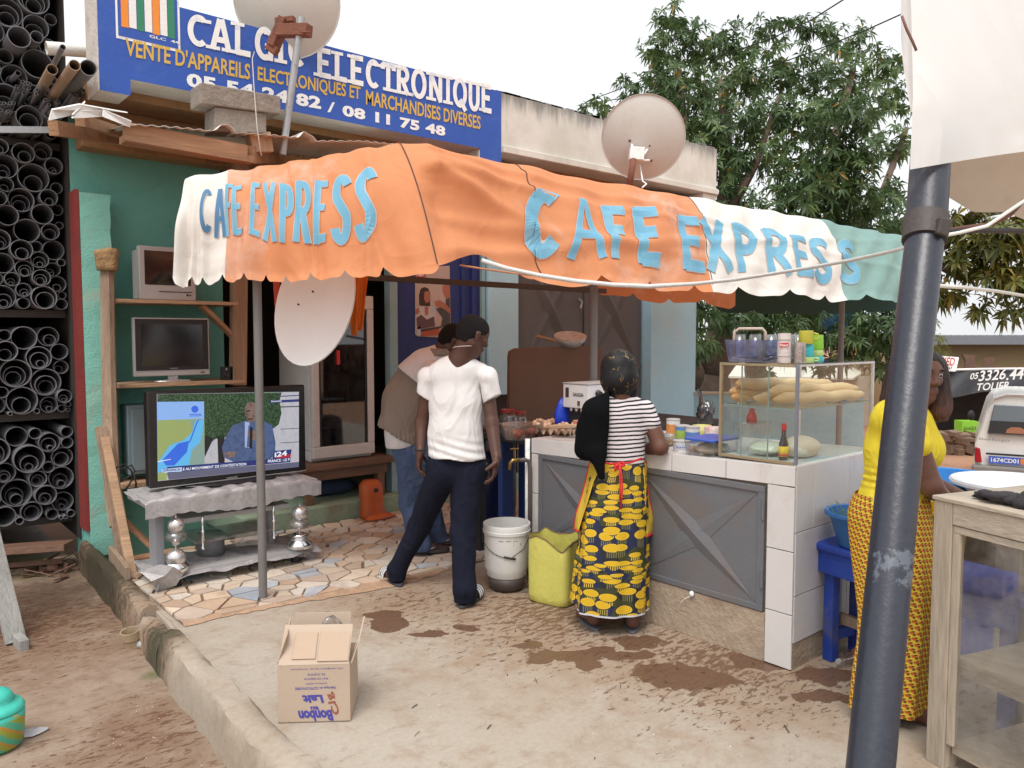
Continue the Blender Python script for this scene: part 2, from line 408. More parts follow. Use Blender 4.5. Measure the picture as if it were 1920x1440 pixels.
def creases(m, sc=9., st=.55, stretch=(1, 1, .45)):
 """soft pulled creases in cloth, on top of a material's own weave"""
 nt = m.node_tree; b = nt.nodes['Principled BSDF']; co = coords(nt, 'Object', stretch)
 n = noise(nt, co, sc, 2, .5, 1.2); r = mth(nt, 'SUBTRACT', 1., mth(nt, 'MULTIPLY', mth(nt, 'ABSOLUTE', mth(nt, 'SUBTRACT', n, .5)), 5.), clamp=True)
 r = mth(nt, 'ADD', mth(nt, 'MULTIPLY', r, r), n); bn = nd(nt, 'Bump'); bn.inputs['Strength'].default_value = st; bn.inputs['Distance'].default_value = .03; nt.links.new(r, bn.inputs['Height'])
 old = b.inputs['Normal'].links
 if old: nt.links.new(old[0].from_socket, bn.inputs['Normal'])
 nt.links.new(bn.outputs[0], b.inputs['Normal']); return m
def fnoise(P, f, seed=0):
 """cheap smooth pseudo noise for folds"""
 r = np.random.RandomState(seed); out = np.zeros(len(P))
 for i in range(5):
  d = r.normal(size=3); d /= np.linalg.norm(d); out += np.sin(P @ d * f * (1 + .5 * i) + r.rand() * 6.28) / (1 + .5 * i)
 return out / 2.2
# ================================================================== SETTING
# ---- ground
def ground_mat():
 m, nt, b = _nodes('red_earth')
 co = coords(nt); n1 = noise(nt, co, .35, 6, .6); n2 = noise(nt, co, 3.5, 6, .7)
 c = mixc(nt, ramp(nt, n1, .35, .65), (.30, .13, .065), (.36, .20, .12))
 c = mixc(nt, ramp(nt, n2, .55, .75), c, (.17, .075, .04))
 nt.links.new(c, b.inputs['Base Color']); b.inputs['Roughness'].default_value = .95
 bn = nd(nt, 'Bump'); bn.inputs['Strength'].default_value = .5; nt.links.new(noise(nt, co, 14, 6), bn.inputs['Height']); nt.links.new(bn.outputs[0], b.inputs['Normal'])
 return m
def sstep(a, b, x): t = min(1, max(0, (x - a) / (b - a))); return t * t * (3 - 2 * t)
def gz(x, y): return -.28 - .92 * sstep(6.9, 11.5, x)
mb = MB()
xs = [-140, -60, -25, -10, -4, 0, 3, 5, 6.5, 7, 7.5, 8, 8.7, 9.4, 10.1, 10.8, 11.5, 13, 16, 20, 26, 40, 80, 200]
ys = [-140, -60, -25, -10, -5, 0, 5, 10, 16, 30, 60, 140, 300]
nx = len(xs)
mb.add([(x, y, gz(x, y)) for y in ys for x in xs], [(j * nx + i, j * nx + i + 1, (j + 1) * nx + i + 1, (j + 1) * nx + i) for j in range(len(ys) - 1) for i in range(nx - 1)])
struct('ground', mb, ground_mat(), smooth=True, loc=(0, 0, 0))
def slab_mat(name, base, light, brown, puddles, stain_c, moss=None, near=None):
 """worn cement: clouded base, brown mud, wet puddles at their own places (x, y, rx, ry, turn)"""
 m, nt, b = _nodes(name)
 geo = nd(nt, 'NewGeometry'); co = geo.outputs['Position']
 n0 = noise(nt, co, .9, 6, .62, .4); n1 = noise(nt, co, 5.5, 7, .68, .3); n2 = noise(nt, co, 42, 5, .7)
 st = nd(nt, 'Mapping'); nt.links.new(co, st.inputs[0]); st.inputs['Scale'].default_value = (1, 2.6, 1); st.inputs['Rotation'].default_value = (0, 0, .85)
 n3 = noise(nt, st.outputs[0], 7, 8, .75, .8)
 c = mixc(nt, ramp(nt, n0, .3, .7), base, light)
 c = mixc(nt, mth(nt, 'MULTIPLY', ramp(nt, n1, .48, .72), .6), c, brown)
 c = mixc(nt, mth(nt, 'MULTIPLY', ramp(nt, n2, .35, .75), .25), c, tuple(q * .55 for q in base))
 c = mixc(nt, mth(nt, 'MULTIPLY', ramp(nt, n3, .55, .7), .45), c, tuple(q * .7 for q in brown))
 rough = mth(nt, 'ADD', mth(nt, 'MULTIPLY', n1, .25), .62)
 if near is not None:
  sp = nd(nt, 'SeparateXYZ'); nt.links.new(co, sp.inputs[0])
  tot = None
  for (x, y, r, amt) in near:
   dx = mth(nt, 'SUBTRACT', sp.outputs[0], x); dy = mth(nt, 'SUBTRACT', sp.outputs[1], y)
   dd = mth(nt, 'SQRT', mth(nt, 'ADD', mth(nt, 'MULTIPLY', dx, dx), mth(nt, 'MULTIPLY', dy, dy)))
   f = mth(nt, 'MULTIPLY', mth(nt, 'SUBTRACT', 1., mth(nt, 'DIVIDE', dd, r), clamp=True), amt)
   tot = f if tot is None else mth(nt, 'MAXIMUM', tot, f)
  nn = noise(nt, co, 3.2, 8, .7, .5); ns = noise(nt, st.outputs[0], 15, 6, .7, .6)
  f1 = ramp(nt, mth(nt, 'ADD', mth(nt, 'MULTIPLY', nn, .9), mth(nt, 'MULTIPLY', tot, .55)), .52, .95)
  c = mixc(nt, mth(nt, 'MULTIPLY', f1, .75), c, brown)
  f2 = ramp(nt, mth(nt, 'ADD', ns, mth(nt, 'MULTIPLY', tot, .26)), .70, .745)
  c = mixc(nt, mth(nt, 'MULTIPLY', f2, .85), c, stain_c); rough = mth(nt, 'SUBTRACT', rough, mth(nt, 'MULTIPLY', f2, .2))
 if moss is not None:
  sp = nd(nt, 'SeparateXYZ'); nt.links.new(co, sp.inputs[0]); f = None
  for (x, y, r, cc, amt) in moss:
   dx = mth(nt, 'SUBTRACT', sp.outputs[0], x); dy = mth(nt, 'SUBTRACT', sp.outputs[1], y)
   dd = mth(nt, 'DIVIDE', mth(nt, 'SQRT', mth(nt, 'ADD', mth(nt, 'MULTIPLY', dx, dx), mth(nt, 'MULTIPLY', dy, dy))), r)
   nn = noise(nt, co, 6, 7, .7, .5)
   f = ramp(nt, mth(nt, 'ADD', dd, mth(nt, 'MULTIPLY', nn, 1.2)), 1.45, .75)
   c = mixc(nt, mth(nt, 'MULTIPLY', f, amt), c, cc)
 if puddles:
  dn = nd(nt, 'TexNoise'); dn.inputs['Scale'].default_value = 5.5; dn.inputs['Detail'].default_value = 5; nt.links.new(co, dn.inputs['Vector'])
  off = nd(nt, 'VectorMath', operation='MULTIPLY_ADD'); nt.links.new(dn.outputs['Color'], off.inputs[0]); off.inputs[1].default_value = (.34, .34, 0); nt.links.new(co, off.inputs[2])
  tot = None
  for (x, y, rx, ry, an) in puddles:
   mp = nd(nt, 'Mapping', vector_type='TEXTURE'); nt.links.new(off.outputs[0], mp.inputs[0])
   mp.inputs['Location'].default_value = (x + .17, y + .17, 0); mp.inputs['Rotation'].default_value = (0, 0, an); mp.inputs['Scale'].default_value = (rx, ry, 1000)
   ln = nd(nt, 'VectorMath', operation='LENGTH'); nt.links.new(mp.outputs[0], ln.inputs[0])
   f = ramp(nt, ln.outputs['Value'], 1.0, .93)
   tot = f if tot is None else mth(nt, 'MAXIMUM', tot, f)
  c = mixc(nt, mth(nt, 'MULTIPLY', tot, .92), c, stain_c)
  rough = mth(nt, 'SUBTRACT', rough, mth(nt, 'MULTIPLY', tot, .36))
 nt.links.new(c, b.inputs['Base Color']); nt.links.new(rough, b.inputs['Roughness'])
 b.inputs['Specular IOR Level'].default_value = .35
 bn = nd(nt, 'Bump'); bn.inputs['Strength'].default_value = .28; bn.inputs['Distance'].default_value = .03
 hsum = mth(nt, 'ADD', mth(nt, 'MULTIPLY', n1, .5), mth(nt, 'MULTIPLY', n2, .22))
 if puddles: hsum = mth(nt, 'MULTIPLY', hsum, mth(nt, 'SUBTRACT', 1., tot))
 nt.links.new(hsum, bn.inputs['Height']); nt.links.new(bn.outputs[0], b.inputs['Normal'])
 return m
def pud(u, v, ru, rv):
 c = onZ(u, v); a = onZ(u + ru, v); w = np.linalg.norm((a - c)[:2]); d = np.linalg.norm((onZ(u, v - rv) - onZ(u, v + rv))[:2]) / 2
 return (c[0], c[1], w, d, math.atan2(RT[1], RT[0]))
PUD = [pud(728, 1165, 33, 24), pud(1090, 1232, 105, 17), pud(1285, 1268, 95, 24), pud(1545, 1308, 60, 14), pud(1000, 1212, 26, 7), pud(800, 1190, 36, 6), pud(870, 1177, 34, 6),
       pud(1195, 1205, 52, 12), pud(1440, 1240, 70, 14), pud(1560, 1268, 62, 12), pud(1165, 1228, 50, 10)]
m_slab = slab_mat('patio_cement', (.365, .305, .24), (.41, .365, .31), (.27, .18, .115), PUD, (.125, .066, .04),
                  near=[(3.1, 3.2, 1.5, 1.), (3.2, 2.2, 1.3, 1.), (2.6, 3.9, 1.3, .75), (3.7, 1.5, 1., .8)])
struct('patio_floor', MB().prism([(1.27, -5, 0), (1.27, 3.2, 0), (1.32, 4.4, 0), (1.365, 5.2, 0), (1.39, 6.0, 0), (7.1, 6.0, 0), (7.1, -5, 0)], (0, 0, -.5)), m_slab, loc=(3, 0, -.5))
m_alley = slab_mat('alley_cement', (.29, .215, .16), (.37, .30, .24), (.17, .095, .055), [], (.12, .06, .035),
                   near=[(.7, 5.6, 1.9, 1.0), (1.0, 3.6, 1.2, .8), (.9, 2.6, .8, .7)], moss=[(.95, 7.0, .75, (.12, .12, .035), .85), (1.20, 4.28, .13, (.09, .11, .03), .6), (1.0, 6.1, .9, (.06, .035, .022), .75)])
struct('alley_floor', MB().box((-6, -5, -.6), (1.345, 10, -.18)), m_alley, loc=(-2, 0, -.6))
# ---- kerb between alley and patio: a row of rough cement lengths with cracks between them
m_kerb = slab_mat('kerb_cement', (.34, .275, .21), (.41, .355, .295), (.25, .16, .10), [], (.08, .055, .035), near=[(1.25, 6.0, 2.2, 1.3), (1.25, 4.4, .5, 1.2)],
                  moss=[(1.2, 5.9, 1.3, (.045, .04, .025), .9), (1.17, 4.35, .42, (.05, .05, .03), .85)])
kerb = thing('kerb', 'low rough cement kerb between the alley and the patio', 'kerb', (1.27, 2, -.18)); kerb['kind'] = 'structure'; del kerb['category']
ksec = [(-4.9, -.6), (-.58, 1.6), (1.61, 4.28), (4.30, 4.72), (4.74, 5.34), (5.36, 6.62)]
for y0, y1 in ksec:
 nn = max(4, int((y1 - y0) / .09)); mb = MB(); rows = []
 for i in range(nn + 1):
  y = y0 + (y1 - y0) * i / nn; j = lambda a: rnd.uniform(-a, a) * 1.6
  xo = float(np.interp(y, [2.9, 4.1, 5.4, 6.6], [1.155, 1.215, 1.295, 1.34])); xi = float(np.interp(y, [2.6, 3.2, 4.4, 5.2, 6.6], [1.29, 1.30, 1.345, 1.385, 1.408]))
  dz = -.05 if (4.3 <= y <= 4.72) else 0
  rows.append([(xo - .022 + j(.006), y, -.2), (xo - .010 + j(.005), y, -.06 + j(.01)), (xo - .001 + j(.005), y, .018 + dz + j(.006)), (xo + .016 + j(.005), y, .032 + dz + j(.005)), ((xo + xi) / 2, y, .036 + dz + j(.006)),
                     (xi - .02 + j(.006), y, .028 + dz + j(.005)), (xi + j(.006), y, .002), (xi + .005, y, -.1)])
 k = len(rows[0]); mb.add([p for r in rows for p in r], [(i * k + a, (i + 1) * k + a, (i + 1) * k + a + 1, i * k + a + 1) for i in range(nn) for a in range(k - 1)] + [tuple(range(k)), tuple(nn * k + a for a in range(k - 1, -1, -1))])
 mb.f = [f[::-1] for f in mb.f]
 obj('kerb_length', mb, m_kerb, kerb, smooth=True, angle=45)
# ---- crazy paving of broken tiles under the canopy
def clip_poly(poly, n_, d):
 out = []
 for i in range(len(poly)):
  a, b = poly[i], poly[(i + 1) % len(poly)]; da, db = a @ n_ - d, b @ n_ - d
  if da <= 0: out.append(a)
  if (da < 0) != (db < 0) and abs(da - db) > 1e-12: out.append(a + (b - a) * (da / (da - db)))
 return out
m_grout = pm('tile_grout', (.20, .135, .095), .9, .35, 9, .5, 60, (.10, .06, .04), 3, .7)
TILE_C = [(.56, .44, .33), (.60, .50, .40), (.48, .35, .25), (.43, .47, .52), (.58, .53, .47), (.50, .40, .33), (.36, .40, .46), (.63, .56, .48)]
m_tiles = [pm('floor_tile_%d' % i, c, .42, .16, 5, .06, 50, (.26, .17, .12), 4, .45, objvar=.10) for i, c in enumerate(TILE_C)]
PX0, PX1, PY0, PY1 = 1.38, 4.45, 4.36, 5.965
def fy(x): return 4.43 - .06 * (x - 1.36) / 1.2 if x < 2.6 else 4.37 - .02 * (x - 2.6)
mb = MB(); mb.add([(PX0, fy(PX0) - .03, .012), (2.6, fy(2.6) - .03, .012), (PX1, fy(PX1) - .03, .012), (PX1, PY1, .012), (PX0, PY1, .012)], [(0, 1, 2, 3, 4)])
pav = struct('tiled_floor', mb, m_grout, loc=(3, 5, 0))
pts = []
rs = random.Random(3)
tries = 0
while tries < 9000 and len(pts) < 330:
 tries += 1
 p = np.array([rs.uniform(PX0 - .1, PX1 + .1), rs.uniform(PY0 - .1, PY1 + .1)])
 mind = rs.choice([.08, .10, .125, .155])
 if all(np.linalg.norm((p - q) * (1, 1.15)) > mind for q in pts): pts.append(p)
pts.sort(key=lambda q: q[1]); P_ = np.array(pts); rs2 = random.Random(5); ntile = 0
for i, p in enumerate(pts):
 poly = [np.array(q, float) for q in ((PX0, 4.0), (PX1, 4.0), (PX1, PY1), (PX0, PY1))]
 poly = clip_poly(poly, np.array([-.025, -1.]), -.025 * 2.6 - fy(2.6) if False else -(fy(p[0]) + .012))
 for j in np.argsort(((P_ - p) ** 2).sum(1))[1:26]:
  q = P_[j]; n_ = (q - p) / np.linalg.norm(q - p); mid = (p + q) / 2
  an = rs2.uniform(-.0, .0)
  poly = clip_poly(poly, n_, n_ @ mid - rs2.choice([.004, .006, .009, .012]))
  if len(poly) < 3: break
 if len(poly) < 3: continue
 ar = abs(sum(poly[a][0] * poly[(a + 1) % len(poly)][1] - poly[(a + 1) % len(poly)][0] * poly[a][1] for a in range(len(poly)))) / 2
 if ar < .0012 or p[0] > 4.3 and p[1] < 4.9 and ar < .004: continue
 z = .020 + rs2.uniform(0, .006); tl = rs2.uniform(-.012, .012), rs2.uniform(-.012, .012)
 top = [V3(q[0], q[1], z + tl[0] * (q[0] - p[0]) + tl[1] * (q[1] - p[1])) for q in poly]
 mb = MB().prism(top, (0, 0, -.016)); ntile += 1
 w = 1.3 if p[1] < 4.8 and p[0] < 2.1 else .25
 mt = rs2.choices(m_tiles, [1, 1.3, 1.2, w * .6, 1.1, 1, w * .45, .8])[0]
 if ntile <= 296: obj('tile', mb, mt, pav)
m_lip = pm('worn_lip', (.38, .25, .165), .9, .4, 8, .5, 40, (.22, .12, .07), 5, .8)
mb = MB(); n = 60
rows = []
for i in range(n + 1):
 x = 1.38 + (4.3 - 1.38) * i / n; y = fy(x) + .005; w = .10 + rnd.uniform(-.02, .02) + .05 * math.sin(x * 3)
 rows += [(x, y, .02), (x, y - .03, .018), (x, y - w, .004)]
mb.add(rows, [(i * 3 + a, i * 3 + a + 3, i * 3 + a + 4, i * 3 + a + 1)[::-1] for i in range(n) for a in range(2)])
struct('floor_edge', mb, m_lip, smooth=True)
# ---- raised sill in front of the cooler
m_sill = pm('green_sill', (.24, .33, .24), .85, .3, 5, .3, 40, (.16, .12, .08), 4, .6)
struct('shop_sill', MB().box((2.35, 5.98, -.02), (8.2, 9, .165)), m_sill, bevel=.01)
# ================================================================== THE SHOP BUILDING
WY = 6.15
bld = thing('shop_building', 'single storey shop with a teal bay, deep blue wall and long stained roof parapet', 'building', (5, 6.5, 0))
m_teal = pm('teal_plaster', (.15, .42, .365), .8, .14, 3, .25, 60, (.08, .25, .21), 2.2, .5)
m_tealp = pm('pale_teal_plaster', (.23, .56, .48), .8, .14, 4, .25, 60, (.42, .44, .34), 3.2, .6)
m_red = pm('oxide_red', (.24, .035, .03), .7, .2, 5, .15, 60, (.12, .03, .03), 4, .5)
m_brown = pm('raw_brown_render', (.30, .165, .075), .95, .35, 4, .6, 35, (.16, .085, .045), 2.5, .8)
m_dark = pm('shaded_interior', (.035, .028, .025), .95, .4, 4, .2)  # near-black colour stands in for the shade inside rooms, rack and holes
m_blue = pm('deep_blue_wall', (.011, .026, .135), .6, .18, 4, .12, 50, (.01, .02, .1), 3, .5)
m_lblue = pm('light_blue_wall', (.36, .60, .73), .75, .1, 3, .2, 60, (.46, .55, .58), 3, .5)
m_para = None
def parapet_mat():
 m, nt, b = _nodes('stained_parapet')
 geo = nd(nt, 'NewGeometry'); co = geo.outputs['Position']; sp = nd(nt, 'SeparateXYZ'); nt.links.new(co, sp.inputs[0])
 n0 = noise(nt, co, 3, 6, .65); st = nd(nt, 'Mapping'); nt.links.new(co, st.inputs[0]); st.inputs['Scale'].default_value = (1, 1, .16)
 n1 = noise(nt, st.outputs[0], 7, 8, .7, .4); n2 = noise(nt, co, 30, 5, .7)
 c = mixc(nt, ramp(nt, n0, .3, .7), (.70, .68, .62), (.58, .56, .49))
 top = ramp(nt, mth(nt, 'ADD', sp.outputs[2], mth(nt, 'MULTIPLY', n1, .55)), 4.0, 4.22)
 c = mixc(nt, mth(nt, 'MULTIPLY', top, .8), c, (.13, .13, .12))
 c = mixc(nt, mth(nt, 'MULTIPLY', ramp(nt, n1, .55, .75), .5), c, (.30, .28, .24))
 c = mixc(nt, mth(nt, 'MULTIPLY', ramp(nt, n2, .55, .8), .35), c, (.25, .24, .21))
 nt.links.new(c, b.inputs['Base Color']); b.inputs['Roughness'].default_value = .9
 bn = nd(nt, 'Bump'); bn.inputs['Strength'].default_value = .4; nt.links.new(noise(nt, co, 18, 6), bn.inputs['Height']); nt.links.new(bn.outputs[0], b.inputs['Normal'])
 return m
m_para = parapet_mat()
XL, XR, PYF = 1.41, 8.45, 5.9
mb = MB().box((XL, PYF, 3.36), (XR, 6.22, 3.93)).box((XL, PYF + .002, 3.255), (1.60, 6.2, 3.36)).box((8.18, PYF + .002, 3.25), (XR - .003, 6.2, 3.36)).box((4.93, PYF + .002, 3.27), (4.66, 6.2, 3.36))
mb.box((4.94, PYF - .03, 3.36), (XR - .002, PYF, 3.43))
obj('parapet', mb, m_para, bld, bevel=.008)
mb = MB()
for i in range(46):
 x = rnd.uniform(4.95, 8.4); mb.obox((x, PYF + .05, 3.935), (rnd.uniform(.03, .12), 0, 0), (0, .05, 0), (0, 0, rnd.uniform(.003, .012)))
obj('coping', mb, m_para, bld)
obj('roof', MB().box((XL + .01, 6.22, 3.40), (XR, 10, 3.56)), m_brown, bld)
obj('soffit', MB().box((XL + .01, 6.2, 3.30), (XR - .01, 6.75, 3.398)), m_brown, bld)
obj('lintel', MB().box((XL + .02, 6.55, 3.0), (3.8, 6.75, 3.298)), m_brown, bld, bevel=.01)
obj('wall', MB().box((1.40, 6.82, -.2), (2.55, 7.0, 3.3)), m_teal, bld, label='teal back wall of the television bay')
mb = MB(); rows = []
for i in range(30):
 z = -.1 + 2.77 * i / 29; j = lambda a: rnd.uniform(-a, a)
 rows.append([(1.412, 6.605 + j(.003), z), (1.62 + j(.006), 6.6 + j(.004), z), (1.625 + j(.004), 6.82, z), (1.412, 6.82, z)])
mb.add([p for r in rows for p in r], [(i * 4 + a, i * 4 + (a + 1) % 4, i * 4 + 4 + (a + 1) % 4, i * 4 + 4 + a) for i in range(29) for a in range(4)] + [(3, 2, 1, 0), (116, 117, 118, 119)])
obj('pillar', mb, m_tealp, bld, label='pale teal pillar with chipped plaster')
obj('pillar_side', MB().box((1.385, 6.61, .1), (1.409, 6.82, 2.69)), m_red, bld, label='oxide red side of the pillar')
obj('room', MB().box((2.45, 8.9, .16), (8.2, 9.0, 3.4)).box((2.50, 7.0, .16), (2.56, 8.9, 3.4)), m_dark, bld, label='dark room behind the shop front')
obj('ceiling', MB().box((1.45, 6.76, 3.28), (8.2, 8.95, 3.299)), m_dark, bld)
obj('door_frame', MB().box((3.79, 6.10, .165), (3.87, 6.2, 3.3)).box((4.86, 6.11, .165), (4.9, 6.2, 3.3)), pm('frame_blue_grey', (.24, .38, .42), .6, .15), bld, bevel=.004)
obj('wall', MB().box((3.872, WY, .165), (4.858, WY + .12, 3.3)), m_blue, bld, label='deep blue wall that carries the poster')
obj('shutter_rib', MB().box((4.62, WY - .02, .165), (4.66, WY - .001, 3.3)).box((4.74, WY - .03, .165), (4.79, WY - .001, 3.3)), m_blue, bld)
obj('wall', MB().box((4.92, 6.08, 1.0), (5.31, 6.2, 3.3)), m_lblue, bld, label='narrow light blue wall panel', bevel=.006)
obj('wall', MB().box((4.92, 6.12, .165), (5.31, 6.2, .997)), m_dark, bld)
m_gdoor = pm('grey_steel_door', (.095, .09, .095), .5, .2, 3, .1, 40, (.10, .085, .08), 3, .6, spec=.4)
def creased(mb, o, ex, ey, n_, hgt, horiz=True):
 """sheet of four folded triangles with raised diagonal creases"""
 o, ex, ey, n_ = map(lambda q: np.asarray(q, float), (o, ex, ey, n_))
 P = lambda a, b, c: o + ex * a + ey * b + n_ * c
 w = .045
 for (a0, b0, a1, b1) in ((0, 0, 1, 1), (0, 1, 1, 0)):
  am, bm_ = (a0 + a1) / 2, (b0 + b1) / 2
  d = np.array([a1 - a0, b1 - b0]) ; q = np.array([-d[1], d[0]]) * w
  hgt_ = hgt if b0 == 1 else hgt * .4
  for s0, s1 in ((0., .5), (.5, 1.)):
   e0 = np.array([a0, b0]) + d * s0; e1 = np.array([a0, b0]) + d * s1
   tip, cen = (e0, e1) if s0 == 0 else (e1, e0)
   mb.add([P(*tip, .002), P(*(cen + q * 1.6), .002), P(*cen, hgt_), P(*(cen - q * 1.6), .002)], [(0, 3, 2), (0, 2, 1)] if s0 == 0 else [(0, 2, 3), (0, 1, 2)])
for k, (x0, x1) in enumerate(((5.34, 6.32), (6.335, 7.32))):
 mb = MB().box((x0, WY, .17), (x1, WY + .03, 3.25))
 creased(mb, (x0 + .06, WY, 1.25), (x1 - x0 - .12, 0, 0), (0, 0, 1.25), (0, -1, 0), .05)
 d_ = obj('door', mb, m_gdoor, bld, label='grey folded steel shop door')
 obj('door_rim', MB().box((x0, WY - .012, 1.2), (x1, WY - .001, 1.25)).box((x0, WY - .013, .17), (x0 + .05, WY - .001, 3.25)), m_gdoor, d_)
mbh = MB().tube([(6.25, WY - .01, 2.0), (6.25, WY - .06, 1.97), (6.22, WY - .07, 1.9), (6.25, WY - .02, 1.86)], .012, 8)
obj('door_handle', mbh, pm('bright_steel', (.55, .55, .55), .3, .1, metal=.9), d_)
obj('wall', MB().box((7.36, 6.02, -.5), (8.24, 6.35, 3.3)), m_lblue, bld, label='light blue pier at the right end of the shop', bevel=.01)
obj('wall', MB().box((8.1, 6.35, -1.2), (8.24, 10, 3.4)), m_lblue, bld, label='light blue side wall')
obj('roof_pipe', MB().lathe((8.44, 6.0, 3.42), [(.05, 0), (.05, .14), (.04, .14), (.04, .02)], 16, (1, 0, 0)), pm('white_pvc', (.75, .74, .70), .4, .08), bld, smooth=True, angle=40)
m_sblue = pm('sign_blue', (.022, .085, .40), .55, .12, 3, .1, 40, (.05, .12, .42), 5, .5)
m_white = pm('sign_white', (.82, .82, .80), .6, .06, 12, .05, 60, (.30, .38, .62), 9, .55)
m_yell = pm('sign_yellow', (.62, .40, .075), .6, .08, 12, .05, 60, (.45, .33, .10), 9, .4)
sg = thing('shop_sign', 'long painted blue sign of an electronics shop with white and yellow lettering', 'sign', (3.2, PYF - .02, 3.3))
SY = PYF - .006
obj('board', MB().box((XL - .004, SY, 3.36), (4.925, SY + .004, 3.934)).box((XL - .004, SY, 3.25), (1.60, SY + .004, 3.36)).box((4.665, SY, 3.262), (4.925, SY + .004, 3.36)), m_sblue, sg)
obj('board_edge', MB().box((XL - .012, SY + .006, 3.25), (XL - .001, 6.2, 3.934)), pm('peeling_white', (.62, .58, .54), .9, .25, 8, .4, 40, (.42, .34, .28), 6, .8), sg)
L = lambda name, txt, u0, vb0, vt0, u1, vb1, mat, bold=.02, space=1.: lettering(name, txt, onY(u0, vb0, SY - .004), onY(u1, vb1, SY - .004) - onY(u0, vb0, SY - .004), onY(u0, vt0, SY - .004) - onY(u0, vb0, SY - .004), mat, sg, bold, space)
L('lettering', "VENTE D'APPAREILS", 235, 104, 70, 469, 150, m_yell, .022)
L('lettering', "ELECTRONIQUES ET", 483, 155, 124, 676, 191, m_yell, .022)
L('lettering', "MARCHANDISES DIVERSES", 686, 196, 168, 901, 243, m_yell, .022)
L('lettering', "05 54 24 82", 350, 162, 136, 602, 205, m_white, .045, 1.05)
L('lettering', "/", 614, 210, 190, 628, 212, m_white, .02)
L('lettering', "08 11 75 48", 642, 217, 196, 835, 256, m_white, .045, 1.05)
def sign_letters(word, u0, u1, vt0, vb0, vt1, vb1):
 """slab serif capitals between two ends of the line (seen position)"""
 a, b = onY(u0, vb0, SY - .005), onY(u1, vb1, SY - .005); at_, bt = onY(u0, vt0, SY - .005), onY(u1, vt1, SY - .005)
 wd = [.62 if c == 'I' else 1.2 if c in 'OQN' else 1. for c in word]; tot = sum(wd); s_ = 0
 for c, w in zip(word, wd):
  s0, s1 = (s_ + .10 * w) / tot, (s_ + .90 * w) / tot; s_ += w
  def place(x, y, l, s0=s0, s1=s1):
   s = s0 + (s1 - s0) * x; return a + (b - a) * s + (at_ - a + (bt - b - at_ + a) * s) * y + V3(0, -l, 0)
  mb = MB(); asp = np.linalg.norm((b - a)) * (s1 - s0) / np.linalg.norm(at_ - a)
  letter_mesh(mb, c, .185, asp, place, 0, True)
  obj('letter', mb, m_white, sg)
sign_letters('CALGIC', 349, 575, 24, 82, 66, 128)
sign_letters('ELECTRONIQUE', 592, 924, 88, 142, 161, 213)
fl = obj('flag_panel', MB().box(onY(218, 71, SY - .003), onY(336, -3, SY - .003) + V3(0, .002, 0)), m_white, sg)
fa, fb = onY(222, 66, SY - .006), onY(332, 0, SY - .006)
mb = MB().box((fa[0], SY - .0055, fa[2]), (fb[0], SY - .0045, fb[2])); obj('panel_ground', mb, m_sblue, fl)
cols = [(.80, .26, .03), (.80, .80, .78), (.03, .22, .12), (.80, .80, .78), (.80, .26, .03), (.80, .80, .78), (.03, .22, .12)]
f0, f1, fz0, fz1 = onY(227, 50, SY)[0], onY(328, 50, SY)[0], onY(227, 50, SY)[2], onY(328, -2, SY)[2] - .01
for i, c in enumerate(cols):
 a_, b_ = f0 + (f1 - f0) * i / 7, f0 + (f1 - f0) * (i + .93) / 7
 obj('flag_stripe', MB().box((a_, SY - .0075, fz0 + .006 * (i % 2)), (b_, SY - .0065, fz1)), pm('flag_%d' % (i % 3 if i in (0, 1, 2) else (0 if cols[i][1] < .3 and cols[i][0] > .5 else 1 if cols[i][1] > .5 else 2)), c, .6, .08), fl)
lettering('lettering', 'GLC  44', (f0 + .18, SY - .008, fz0 - .03), (.2, 0, 0), (0, 0, .02), m_white, fl, .02)
lw = thing('low_wall', 'low light blue wall running out from the shop pier behind the counter', 'wall', (9.2, 5.2, -.6))
wd_ = nz(V3(.80, -.60, 0)); wp = V3(8.0, 6.18, 0); wn_ = V3(-wd_[1], wd_[0], 0)
obj('wall_face', MB().prism([wp + V3(0, 0, -1.2), wp + wd_ * 2.5 + V3(0, 0, -1.2), wp + wd_ * 2.5 + V3(0, 0, .80), wp + V3(0, 0, .86)], wn_ * .16), pm('low_wall_blue', (.25, .43, .50), .8, .16, 3, .25, 50, (.20, .28, .30), 4, .6), lw)
obj('wall_coping', MB().prism([wp + V3(0, 0, .862) - wn_ * .012, wp + wd_ * 2.5 + V3(0, 0, .802) - wn_ * .012, wp + wd_ * 2.5 + V3(0, 0, .83) - wn_ * .012, wp + V3(0, 0, .89) - wn_ * .012], wn_ * .19), pm('raw_coping', (.42, .36, .28), .9, .3, 8, .5), lw)
m_zinc = pm('zinc_sheet', (.62, .60, .56), .5, .14, 4, .12, 30, (.40, .22, .12), 3, .5, metal=.1)
rf = thing('porch_roof', 'small crumpled corrugated metal roof on timber over the television bay', 'roof', (2, 5.8, 2.85))
edge = [(92, 224), (135, 214), (160, 222), (200, 220), (232, 240), (250, 238), (330, 243), (398, 250), (412, 240), (425, 236), (440, 252), (520, 258), (556, 262), (567, 252), (577, 254), (592, 268), (680, 268), (745, 275)]
E3 = [onY(u, v, 5.5) for u, v in edge]
def eatx(x):
 for a, b in zip(E3, E3[1:]):
  if a[0] <= x <= b[0]: return a[2] + (b[2] - a[2]) * (x - a[0]) / (b[0] - a[0])
 return E3[0][2] if x < E3[0][0] else E3[-1][2]
rx0, rx1 = 1.44, 3.5
def roofp(s, t):
 x = rx0 + (rx1 - rx0) * s; z = eatx(x) * (1 - t) + (3.06 + .05 * (x - 1.4)) * t
 return (x + .05 * t, 5.48 + .95 * t, z + .011 * math.sin(x * 2 * math.pi / .076) * (.4 + .6 * t) + .012)
